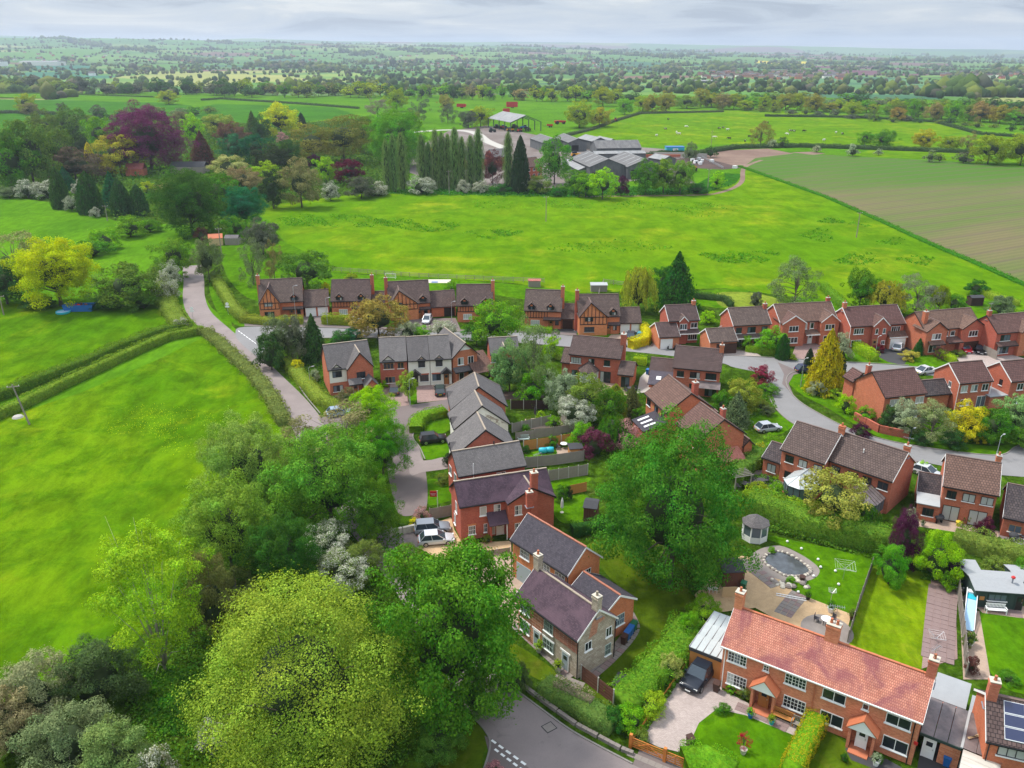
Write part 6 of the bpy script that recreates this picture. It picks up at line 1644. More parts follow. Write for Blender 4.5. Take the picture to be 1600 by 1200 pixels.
h=estate("brick house with a small central white gable above the black drive",(1329.6,510.5),(1416,505.5),(1360.5,477.5),frame="white_paint",roof="redbrown_tile",wins=((.17,U,2.1,1.2,dict(nx=4)),(.84,U,1.9,1.2,dict(nx=4)),(.15,Lo,2.1,1.2,dict(nx=4))));W=h.W;D=h.D
w,ro,(xm,yw,y0)=h.fgable(.38*W,.68*W,.6,zr=h.ze+(h.zr-h.ze)*.62,back=D*.45);window(h.root,xm-.8,yw-.02,U,.6,1.1,nx=1);window(h.root,xm+.8,yw-.02,U,.6,1.1,nx=1);window(h.root,xm+.9,yw-.02,Lo,.8,.8,nx=2);door(h.root,xm-.9,yw-.02,0,1.0,2.1,mat="oak_frame",frame="oak_frame")
h.porch_roof(.68*W,W+.2,.28,2.5,1.3,.9);m=ubox("garage_wall",MAT["red_brick"],h.root,.69*W,W+.05,-.9,.29,0,2.35);garage_door(h.root,.85*W,-.92,0,3.3,2.15);h.pipe(.12,.15,4.7,"white_paint");chimney(h.root,.4,D*.5,h.zr-.9,h.zr+.9)
h=estate("brick house with two dark edged front gables above the red and black cars",(1445,516.5),(1534,509),(1475.5,483.5),trim="black_timber",frame="black_frame",roof="redbrown_tile");W=h.W;D=h.D
for (a,b) in ((-.02,.37),(.60,1.04)):
 w,ro,(xm,yw,y0)=h.fgable(a*W,b*W,1.0,zr=h.ze+(h.zr-h.ze)*.7,back=D*.45);window(h.root,xm,yw-.02,U,2.0,1.15,nx=3)
 if a < .1: window(h.root,xm,yw-.05,Lo,2.6,1.6,nx=3,sill=None);h.porch_roof(xm-1.7,xm+1.7,yw,2.4,1.0,.5)
 else: garage_door(h.root,xm,yw-.02,0,3.4,2.1,mat="brown_plastic")
window(h.root,.42*W,.27,U,.6,1.0,nx=1);window(h.root,.52*W,.27,U,1.0,1.0,nx=1);h.porch_roof(.36*W,.62*W,.28,2.5,1.9,.6);chimney(h.root,.9,D*.22,4,h.zr+.6,.8,.8)
h=estate("brick house at the right edge beyond the white blossom bush",(1559,521),(1650,513),(1595,488),trim="black_timber",roof="redbrown_tile",wins=((.17,U,2.2,1.2,dict(nx=3)),(.17,Lo,2.6,1.6,dict(nx=4))));W=h.W;D=h.D
h.fgable(.36*W,.72*W,.8,zr=h.ze+(h.zr-h.ze)*.66,back=D*.45);h.porch_roof(.02*W,.36*W,.28,2.4,1.0,.6);chimney(h.root,.5,D*.5,h.zr-1,h.zr+.9);aerial(h.root,.6,D*.5,h.zr+.8,.3)
h=estate("brick house on the loop road with a blank red gable to the left",(1383.5,621.5),(1450,614),(1397,577),frame="white_paint",trim="black_timber",roof="redbrown_tile",wins=((.26,U,1.6,1.1,dict(pane="pane_curtain")),(.56,U,1.1,1.1,dict(frame="dark_brown_frame")),(.86,U,1.5,1.1,dict(pane="pane_curtain")),(.3,Lo,1.8,1.2),(.75,Lo,1.8,1.2)));W=h.W;D=h.D
h.block(-.3,3.0,D-.3,D+2.5,4.6,6.0,wname="rear_wing_wall",rname="rear_wing_roof",axis="y");chimney(h.root,.7,D*.72,h.zr-1.4,h.zr+.4)
h=estate("brick house with three white upper windows, next to a low dark roofed garage",(1500,599.5),(1552.8,594.8),(1509,564.7),frame="white_paint",roof="redbrown_tile",wins=((.2,U,1.2,1.2,dict(pane="pane_curtain")),(.5,U,1.2,1.2),(.82,U,1.2,1.2),(.3,1.3,1.7,1.1,dict(nx=3)),(.78,1.15,1.7,2.1,dict(sill=None,pane="pane_mid"))));W=h.W;D=h.D
h.win("l",D*.35,3.9,.7,1.0);h.block(-5.2,.12,1.4,6.2,2.6,4.4,roof="dark_tile",wname="garage_wall",rname="garage_roof");h.pipe(.1,.15,4.7,"white_paint");h.pipe(W-.1,.15,4.7,"white_paint")
h=estate("brick house with a white edged red gable at the right edge of the second row",(1581,596.5),(1650,590),(1598,561.3),frame="white_paint",roof="redbrown_tile",wins=((.25,U,1.2,1.2),(.25,Lo,1.2,1.2)));W=h.W;D=h.D
h.win("l",D*.35,3.9,.7,1.0,frame="dark_brown_frame");ubox("lean_to_wall",MAT["red_brick"],h.root,-3.0,.1,.5,4,0,2.3);ubox("lean_to_roof",MAT["shed_felt"],h.root,-3.3,.16,.2,4.2,2.3,2.45)
I_u=dict(pane=None)
h=estate("brick house with a hexagonal glass conservatory and a side wing on its left",(1218.8,701.6),(1289,725),(1280,668),frame="dark_brown_frame",trim="white_paint",wins=((.22,U,1.2,1.05),(.52,U,1.2,1.05,dict(pane="pane_curtain")),(.85,U,1.2,1.05,dict(pane="pane_curtain")),(.25,Lo,1.3,1.1)));W=h.W;D=h.D
h.block(-2.6,.2,.2,5.4,2.7,4.3,wname="wing_wall",rname="wing_roof",roof="dark_tile");window(h.root,-1.1,.47,1.4,1.3,1.2,frame="dark_brown_frame",pane="pane_curtain");chimney(h.root,W-.35,D*.6,h.zr-1,h.zr+.8,pots=1,cap="terracotta")
def conservatory(h,xa,xb,depth,y=.3,glass_m="pane_mid",roofm="polycarbonate",frame="dark_brown_frame",hz=2.2,rise=1.2):
 c=empty("conservatory",(0,0,0));c.parent=h.root
 xm=(xa+xb) / 2;ys=y - depth;k=(xb-xa) * .28
 ring=[(xa,y),(xa,ys+k),(xa+k,ys),(xb-k,ys),(xb,ys+k),(xb,y)]
 apf=(xm,ys+k*1.35,hz+rise);apb=(xm,y,hz+rise)
 for i,(a,b) in enumerate(zip(ring[:-1],ring[1:])):
  a,b=Vector(a),Vector(b);n_=max(1,round((b-a).length/.8));L=(b-a).length;rz=math.atan2((b-a).y,(b-a).x)
  mid=(a+b) / 2
  ubox("wall",MAT["red_brick"],c,mid.x-L/2,mid.x+L/2,mid.y-.08,mid.y+.08,0,.55,rz)
  for q in range(n_):
   p0=a + (b-a) * (q+.5) / n_;ubox("pane",MAT["pane_mid"],c,p0.x-L/n_/2+.04,p0.x+L/n_/2-.04,p0.y-.02,p0.y+.02,.56,hz-.05,rz)
   p1=a + (b-a) * q / n_;ubox("mullion",MAT[frame],c,p1.x-.04,p1.x+.04,p1.y-.04,p1.y+.04,.5,hz,rz)
 def tri(pts,m): MB().prism(pts,(0,0,0),(0,0,.03)).build("roof_sheet",MAT[m],c)
 o=.12
 R_=[(xa-o,y,hz),(xa-o,ys+k,hz),(xa+k,ys-o,hz),(xb-k,ys-o,hz),(xb+o,ys+k,hz),(xb+o,y,hz)]
 tri([R_[0],R_[1],apf,apb],roofm);tri([R_[1],R_[2],apf],roofm);tri([R_[2],((R_[2][0]+R_[3][0])/2,R_[2][1],hz),apf],roofm);tri([((R_[2][0]+R_[3][0])/2,R_[2][1],hz),R_[3],apf],roofm)
 tri([R_[3],R_[4],apf],roofm if roofm=="polycarbonate" else "smoked_polycarbonate");tri([R_[4],R_[5],apb,apf],roofm)
 bars=MB()
 for p in R_: bars.tube([(p[0],p[1],p[2]+.05),(apf[0],apf[1],apf[2]+.05) if p[1]<y-.01 else (apb[0],apb[1],apb[2]+.05)],.035,4)
 for q in range(1,4): bars.tube([(xa-o,y-(depth-k)*q/4,hz+.05),(xm,y-(depth-k*1.35)*q/4,hz+rise+.05)],.025,4);bars.tube([(xb+o,y-(depth-k)*q/4,hz+.05),(xm,y-(depth-k*1.35)*q/4,hz+rise+.05)],.025,4)
 bars.tube([(apf[0],apf[1],apf[2]+.06),(apb[0],apb[1],apb[2]+.06)],.06,5);bars.build("glazing_bars",MAT[frame if roofm != "polycarbonate" else "sheet_grey"],c)
 return c
conservatory(h,W*.38,W*.98,4.2)
h=estate("wide brick house with four dark upper windows and a brown roofed conservatory",(1293.7,718.7),(1395,753),(1372.5,692),frame="dark_brown_frame",trim="white_paint",wins=((.13,U,1.2,1.05,dict(pane="pane_dark")),(.40,U,1.4,1.05),(.62,U,1.2,1.05,dict(pane="pane_dark")),(.86,U,1.3,1.05,dict(pane="pane_dark")),(.2,Lo,1.5,1.2)));W=h.W;D=h.D
conservatory(h,W*.45,W*.92,3.8,roofm="smoked_polycarbonate");chimney(h.root,W-.4,D*.55,h.zr-1,h.zr+.7);MB().lathe([(.07,0),(.05,.5),(.1,.52),(.02,.6)],8).build("vent",MAT["white_plastic"],h.root,(W*.42,D*.28,h.ze+.72*D*.28))
aerial(h.root,W*.88,D*.8,h.zr-.4,.2,1.4)
h=estate("brick house with white curtained windows, two patio doors and a pale flat lean-to roof",(1473,759),(1562,775),(1525.5,717),frame="dark_brown_frame",trim="white_paint",roof="redbrown_tile",wins=((.19,U,1.1,1.1,dict(pane="pane_dark")),(.50,U,1.4,1.1,dict(pane="pane_curtain")),(.82,U,1.4,1.1,dict(pane="pane_curtain")),(.24,1.15,1.9,2.1,dict(pane="pane_curtain",sill=None)),(.72,1.15,2.0,2.1,dict(pane="pane_curtain",sill=None))));W=h.W;D=h.D
h.block(-2.6,.15,1.2,D-.2,2.7,4.3,roof="dark_tile",wname="wing_wall",rname="wing_roof");MB().prism([(-2.6,-1.1,2.45),(.1,-1.1,2.45),(.1,1.3,2.85),(-2.6,1.3,2.85)],(0,0,0),(0,0,-.1)).build("lean_to_roof",MAT["sheet_grey"],h.root);ubox("lean_to_wall",MAT["red_brick"],h.root,-2.4,.17,-.9,1.4,0,2.33)
window(h.root,-1.1,-.93,1.35,1.3,1.1,frame="dark_brown_frame",nx=3,pane="pane_dark");chimney(h.root,W-.4,D*.55,h.zr-1,h.zr+.8,.6,.6)
h=estate("low dark tiled brick wing with an oak window at the right edge",(1567,808),(1650,826),(1608,761),2.7,.7,roof="dark_tile",trim="white_paint",frame="oak_frame",wins=((.28,1.35,1.4,1.0),))
# ------------------------------------------------------------------ trees and hedges
B,S_,CF="broadleaf_tree","shrub","conifer_tree"
NAMES=dict(bush=S_,bigbush=S_,blossom="hawthorn_bush",blossomtree="hawthorn_tree",pinkbush=S_,farbush=S_,poplar="poplar_tree",conifer=CF,cypress=CF,goldconifer=CF,willow="willow_tree",cedar="cedar_tree")
def T(rows,group=None):
 for r in rows:
  k,u,vb,vt,w,c,lab=r[:7]
  nm=NAMES.get(k,B);cat="shrub" if nm in (S_,"hawthorn_bush") else "tree"
  tree(k,u,vb,vt,w,c,lab,nm,cat,group,low=r[7] if len(r)>7 else (.06 if k in ("conifer","cypress","goldconifer","poplar","willow","cedar") else .05))
ORD="first second third fourth fifth sixth seventh eighth ninth tenth eleventh twelfth thirteenth fourteenth fifteenth sixteenth seventeenth eighteenth nineteenth twentieth twenty-first twenty-second twenty-third twenty-fourth twenty-fifth twenty-sixth".split()
T([("lime",484,1175,918,375,(.145,.215,.022),"huge yellow green lime filling the bottom of the picture, left of the dark maple",.05),
 ("maple",708,1125,842,262,(.050,.130,.010),"large dark green maple overhanging the lane beside the stone cottage",.10),
 ("beech",1046,912,664,256,(.040,.118,.011),"massive deep green beech in the middle of the gardens",.06),
 ("big",520,830,665,190,(.085,.185,.018),"broad mid green tree at the centre of the lane side wood",.05),
 ("big",395,800,650,150,(.13,.19,.035),"grey green willowy tree nearest the big field, in the lane side wood",.05),
 ("big",365,905,745,165,(.095,.18,.02),"dark green tree at the left end of the lane side wood",.05),
 ("big",600,752,648,92,(.042,.150,.006),"dense dark crowned maple hanging over the cul-de-sac",.08),
 ("big",582,690,606,92,(.125,.245,.004),"vivid light green maple at the cul-de-sac mouth",.1),
 ("airy",540,720,634,130,(.16,.145,.06),"thin brownish budding crown above the lane bend",.1),
 ("airy",470,730,655,80,(.120,.125,.045),"thin olive crown right of the lane above the wood",.1),
 ("big",590,850,740,80,(.060,.140,.010),"upright green tree left of the narrow drive",.03),
 ("big",450,935,800,130,(.030,.085,.010),"shaded dark tree between the multi stemmed tree and the hawthorn",.04),
 ("blossomtree",515,885,815,75,(.055,.100,.02),"hawthorn with white blossom above the dark wood",.08),
 ("bigbush",560,905,838,100,(.085,.115,.022),"olive shrub sprinkled white beside the grey gravel",0),
 ("blossomtree",540,930,862,80,(.08,.12,.02),"hawthorn in light flower just above the big lime",.08),
 ("sparse",258,1047,838,185,(.13,.24,.012),"many stemmed tree with bare white limbs at the field corner",.30),
 ("bigbush",340,990,845,100,(.090,.105,.030),"olive brown thicket right of the many stemmed tree",0),
 ("bigbush",375,960,880,80,(.060,.085,.02),"dark thicket below the wood edge",0),
 ("bigbush",160,1095,990,150,(.05,.075,.025),"dark green bush at the field edge, bottom left",0),
 ("bigbush",60,1130,1010,150,(.15,.165,.08),"pale grey green sallow at the left edge",0),
 ("bigbush",20,1175,1060,120,(.2,.18,.09),"straw coloured sallow in the bottom left corner",0),
 ("bigbush",115,1200,1090,160,(.10,.13,.055),"grey green bush in front of the bottom left thicket",0),
 ("bigbush",190,1235,1120,150,(.095,.14,.04),"rounded green bush at the bottom edge beside the white hawthorn",0),
 ("blossom",250,1240,1160,75,(.12,.14,.06),"white flowering hawthorn at the bottom edge, left"),
 ("blossom",332,1165,1125,50,(.08,.13,.03),"small white hawthorn peeping out beside the huge lime"),
 ("bigbush",640,890,848,70,(.075,.125,.016),"loose shrub below the grey gravel patch",0),
 ("bigbush",690,920,865,60,(.11,.19,.02),"bright shrub behind the maple top",0),
 ("bigbush",425,860,790,90,(.05,.1,.015),"dark green understorey tree left of the hawthorn",0),
 ("pinkbush",772,1215,1185,30,(.05,.01,.02),"dark red shrub at the bottom junction"),
])
T([("broad",20,300,205,85,"mid","dark rounded tree at the left edge of the park"),
 ("broad",55,294,178,86,(.055,.105,.018),"tall mid green tree, highest of the park's left clump"),
 ("broad",92,280,185,66,(.065,.11,.02),"tree with yellowish top leaning on the left park clump"),
 ("broad",112,225,166,70,(.045,.095,.015),"broad green tree behind the left park clump"),
 ("broad",75,230,172,45,(.08,.11,.02),"olive tree behind the left park clump"),
 ("beech",238,268,163,128,(.085,.018,.052),"great purple copper beech of the park",.06),
 ("broad",160,240,178,52,"fresh","fresh green tree left of the copper beech"),
 ("broad",190,274,203,80,(.175,.185,.02),"cream and yellow leaved tree before the copper beech"),
 ("broad",120,284,230,90,(.065,.052,.034),"dull bronze low tree before the park clump"),
 ("broad",127,250,206,34,"black","black green tree behind the bronze one"),
 ("cypress",141,252,222,13,"gold","tiny golden conical tree beside the bronze one"),
 ("bush",173,274,255,20,"gold","golden shrub on the park lawn edge"),
 ("blossom",45,309,276,38,(.08,.12,.05),"white hawthorn at the left, first above the paddock"),
 ("blossom",75,309,277,46,(.1,.12,.06),"white hawthorn, second and fullest above the paddock"),
 ("blossom",128,306,276,26,(.1,.1,.06),"white blossom between two dark conifers"),
 ("blossom",113,330,302,22,(.1,.12,.06),"low white hawthorn between dark conifers"),
 ("blossom",150,340,321,17,(.1,.12,.06),"smallest white hawthorn at the paddock edge"),
 ("bush",15,309,287,34,"greyg","grey green bush at the paddock's left end"),
 ("cypress",97,326,262,26,"dark","leftmost dark conifer above the paddock"),
 ("cypress",143,334,268,36,"dark","widest dark conifer above the paddock"),
 ("conifer",178,322,268,34,"blueg","blue green conifer behind the dark ones"),
 ("cypress",192,337,280,30,(.03,.07,.02),"dark conifer, left of the last pair above the paddock"),
 ("cypress",219,336,288,27,(.03,.072,.02),"dark conifer, right of the last pair above the paddock"),
 ("conifer",105,300,260,30,"blueg","blue green conifer behind the white hawthorns"),
 ("broad",43,178,143,32,"oak","yellow green tree in the far left hedge"),
 ("broad",48,180,158,26,"brown","pinkish brown tree in the far left hedge"),
 ("far",98,180,160,15,"grey","small grey tree in the striped field"),
 ("far",153,187,164,22,"grey","dark grey tree standing alone in the striped field"),
 ("broad",264,163,141,34,"oak","yellow oak alone beyond the copper beech"),
 ("broad",302,226,178,38,"bright","bright green tree right of the copper beech"),
 ("broad",285,200,172,30,"brown","brown tinged tree behind the copper beech"),
 ("broad",342,215,174,50,(.16,.19,.03),"pale golden green tree in mid park"),
 ("conifer",318,258,204,36,"copper","bronze conifer right of the copper beech"),
 ("broad",365,232,190,54,(.075,.045,.03),"copper red low tree in mid park"),
 ("conifer",397,220,173,26,(.06,.09,.02),"green pine rising in mid park"),
 ("broad",410,222,180,30,"dark","dark tree beside the green pine"),
 ("broad",368,254,205,50,"teal","left of two blue green trees in mid park"),
 ("broad",402,256,205,46,(.012,.060,.026),"right of two blue green trees in mid park"),
 ("broad",440,214,160,60,"yellow","golden yellow tree standing above the park"),
 ("cypress",472,202,176,13,"black","small black cone of a tree beside the golden one"),
 ("broad",425,272,225,60,(.022,.034,.014),"black green yew in the park"),
 ("broad",452,268,214,44,"dark","dark tree between yew and cedar"),
 ("pinkbush",442,224,204,20,"greyg","pink blossoming tree above the yew"),
 ("cedar",490,256,190,76,(.105,.115,.022),"layered olive cedar, the lower left one"),
 ("cedar",538,254,173,80,(.095,.110,.020),"layered olive cedar, the taller right one"),
 ("beech",622,262,168,104,(.06,.17,.01),"round rich green tree left of the poplars"),
 ("broad",570,240,175,40,"olive","olive tree between cedar and round green tree"),
 ("bush",358,272,238,56,(.20,.21,.07),"cream leaved shrub above the dark roadside trees"),
 ("broad",384,304,260,66,(.13,.115,.05),"beige budding tree above the roadside trees"),
 ("broad",418,292,252,46,"lime","lime green tree right of the beige one"),
 ("broad",510,286,242,36,"bright","vivid green small tree beside the maroon one"),
 ("broad",546,288,244,48,(.065,.008,.018),"maroon small tree left of the poplars"),
 ("bush",494,262,238,26,"purple","purple shrub above the vivid green tree"),
 ("broad",472,324,246,64,(.125,.120,.045),"beige and green tree at the meadow corner"),
 ("broad",428,326,266,40,"black","dark tree at the meadow corner"),
 ("blossom",517,313,279,28,(.06,.09,.04),"white hawthorn at the meadow's top left"),
 ("broad",565,310,274,48,"grey","grey leaved tree at the meadow edge"),
 ("blossom",592,306,280,32,(.1,.12,.05),"pale hawthorn left of the first poplars"),
 ("big",302,368,262,118,(.030,.080,.011),"big dark tree over the lane end",.05),
 ("big",385,356,288,72,(.014,.085,.034),"blue green tree right of the big dark tree",.05),
 ("broad",345,330,266,66,"mid","olive green tree behind the big dark tree"),
 ("bush",316,378,350,24,"copper","dark purple shrub at the lane end"),
 ("bush",230,300,282,30,"oak","ochre shrub below the park lawn"),("bush",256,300,284,30,"brown","brown shrub below the park lawn"),("bush",258,276,262,16,"fresh","round green bush on the park lawn"),
])
for i_,(u,vb,vt,w) in enumerate(((606,300,218,11),(617,300,209,11),(630,298,207,13),(661,296,211,12),(671,296,222,9),(682,296,202,13),(692,296,206,11),(701,296,210,11),(712,297,199,13),(723,297,214,11),(736,297,212,12),(748,297,200,13),(794,300,207,12),(804,300,262,9))):
 tree("poplar",u,vb,vt,w*1.0,(.095,.155,.045),ORD[i_]+" slim grey green poplar from the left before the farm","poplar_tree","tree","poplars before the farm",.04)
T([("cypress",813,302,212,26,"black","black ivy clad column tree among the poplars"),
 ("broad",770,288,234,38,(.07,.03,.028),"copper leaved tree behind the poplars"),
 ("broad",866,288,214,54,(.06,.16,.015),"mid green tree before the dark barns"),
 ("blossom",658,303,271,44,(.12,.14,.08),"large white hawthorn under the poplars"),("blossom",724,302,278,22,(.12,.14,.08),"white hawthorn under the poplars, left of the pole"),("blossom",752,302,279,25,(.12,.14,.08),"white hawthorn under the poplars, right of its twin"),("blossom",816,302,272,20,(.08,.1,.05),"pale hawthorn below the black column tree"),
 ("bush",840,302,270,42,"olive","olive shrub below the barns"),("broad",897,304,262,46,"mid","green tree at the bank, first right of the pole"),("broad",915,308,266,38,"fresh","fresh green tree beside the round yellow green one"),
 ("broad",941,311,262,48,"bright","round yellow green tree on the farm bank"),("bush",970,306,270,24,"purple","dark purple shrub on the farm bank"),
 ("broad",1008,304,250,44,"mid","left tree of the clump hiding the calf pens"),("broad",1036,302,244,44,(.10,.17,.015),"middle tree of the clump by the calf pens"),("broad",1062,304,244,42,(.09,.17,.02),"right tree of the clump by the calf pens"),("broad",1120,296,268,26,"bright","small round tree beside the farm power pole"),
 ("bush",585,305,285,40,"mid","green bush left of the poplar foot"),("bush",785,303,285,30,"deep","dark bush at the poplar foot"),("bush",1090,302,284,40,"deep","dark bush on the bank below the pens"),("bush",870,306,290,30,"deep","dark bush at the bank pole"),
 ("broad",905,200,157,50,"oak","large yellow green tree behind the barns"),("broad",936,198,165,40,(.2,.19,.015),"golden tree beside the large one behind the barns"),
 ("broad",751,198,162,36,"oak","small oak left of the open barn"),("broad",697,174,147,26,(.15,.14,.03),"bronze oak by the red machines"),("broad",620,174,136,38,"oak","oak alone at the grass edge"),("broad",567,149,125,24,"mid","round green tree on the far field"),
 ("airy",655,192,150,36,"grey","leafless grey tree left of the farm"),("airy",590,184,152,40,(.11,.1,.07),"leafless brown tree right of the cedar"),("airy",700,192,160,30,"grey","grey thin tree by the stored machines"),("broad",732,200,170,30,"grey","grey bush left of the small oak"),("airy",640,200,172,36,"olive","thin olive tree at the farm's left"),
 ("broad",942,166,135,34,"oak","oak at the pasture corner, alone"),("broad",1332,184,157,28,"oak","round oak in the strip field"),("broad",1402,189,166,26,(.19,.14,.03),"bronze oak in the strip field"),("airy",1365,190,168,20,"olive","thin tree between the two strip field oaks"),("airy",1188,228,186,40,(.13,.11,.03),"thin orange budded tree by the cows"),
 ("broad",1350,230,202,22,"fresh","small oak in the hedge, first from left"),("broad",1380,231,202,42,"mid","broad green oak in the pasture hedge"),("broad",1442,233,202,40,(.2,.19,.012),"golden oak in the pasture hedge"),("broad",1482,235,211,34,"oak","lower golden oak in the pasture hedge"),("airy",1510,237,206,30,"brown","bare brown tree in the pasture hedge"),("broad",1543,256,206,56,(.13,.19,.01),"large oak near the right edge, the left one"),("broad",1594,258,206,58,(.125,.18,.01),"large oak at the right edge"),
 ("farbush",1207,231,214,16,"silver","pale hawthorn by the crop field's top edge"),("farbush",1222,231,213,18,"dark","dark bush by the crop field's top edge"),("farbush",1276,238,224,14,"silver","pale bush at the crop edge middle"),("farbush",1332,244,223,19,"silver","grey white bush below the hedge"),("farbush",1372,243,229,12,"silver","tiny pale bush below the hedge"),("farbush",1452,253,232,20,"greyg","grey bush by the crop edge, right"),("farbush",1468,253,236,14,"olive","olive bush by the crop edge, right"),("farbush",1505,255,236,30,"grey","dull bush left of the large oaks"),("bush",1078,250,218,22,"greyg","silvery tree by the feed store"),("farbush",1110,246,224,20,"dark","dark bush in the pen hedge"),
])
rr_=random.Random(5)
def row(u0,v0,u1,v1,n,hpx,cols,label,group,kind="far",vj=2.0,wpx=26):
 for i in range(n):
  t_=(i+rr_.uniform(-.3,.3)) / max(1,n-1);u=u0 + (u1-u0) * t_;v=v0 + (v1-v0) * t_ + rr_.uniform(-vj,vj)
  tree(kind,u,v,v-hpx*rr_.uniform(.7,1.2),wpx*rr_.uniform(.7,1.25),rr_.choice(cols),ORD[i]+" from the left, "+label,NAMES.get(kind,B),"shrub" if kind=="farbush" else "tree",group,.02)
OAK=["oak","oak",(.16,.15,.02),"fresh","olive",(.15,.12,.04)]
row(1128,170,1400,178,17,24,OAK,"oak in the long row beyond the cow pasture","oak row beyond the cow pasture","broad")
row(975,178,1112,168,7,31,OAK,"oak in the hedge right of the lone pasture oak","oaks right of the lone oak","broad",wpx=32)
row(1400,182,1600,196,12,30,OAK+["brown"],"oak in the row at the upper right edge","oaks at the upper right edge","broad",wpx=32)
row(0,142,130,143,8,22,["grey","grey","olive"],"grey bare tree in the far left hedgerow","bare trees at the far left","far",wpx=24)
row(160,146,350,149,10,22,["grey","olive","dark","oak"],"tree in the far hedgerow beyond the striped field","hedgerow beyond the striped field","far",wpx=26)
row(350,150,560,152,14,22,["olive","dark","mid","oak","brown"],"tree in the far hedgerow above the golden tree","hedgerow above the golden tree","far",wpx=26)
row(575,152,980,160,26,22,["olive","dark","mid","oak","brown","fresh"],"tree in the far hedgerow behind the farm field","hedgerow behind the farm field","far",wpx=24)
row(1170,173,1600,205,20,10,["grey","olive","dark"],"small thorn bush in the strip field hedge","thorns of the strip field","farbush",wpx=18)
row(1110,160,1600,172,22,18,["dark","mid","olive","greyg"],"dull green tree behind the oak row","trees behind the oak row","far",wpx=30)
row(60,196,330,178,12,18,["greyg","mid","dark","olive"],"small tree in the park's back edge","trees at the park's back edge","farbush",wpx=26)
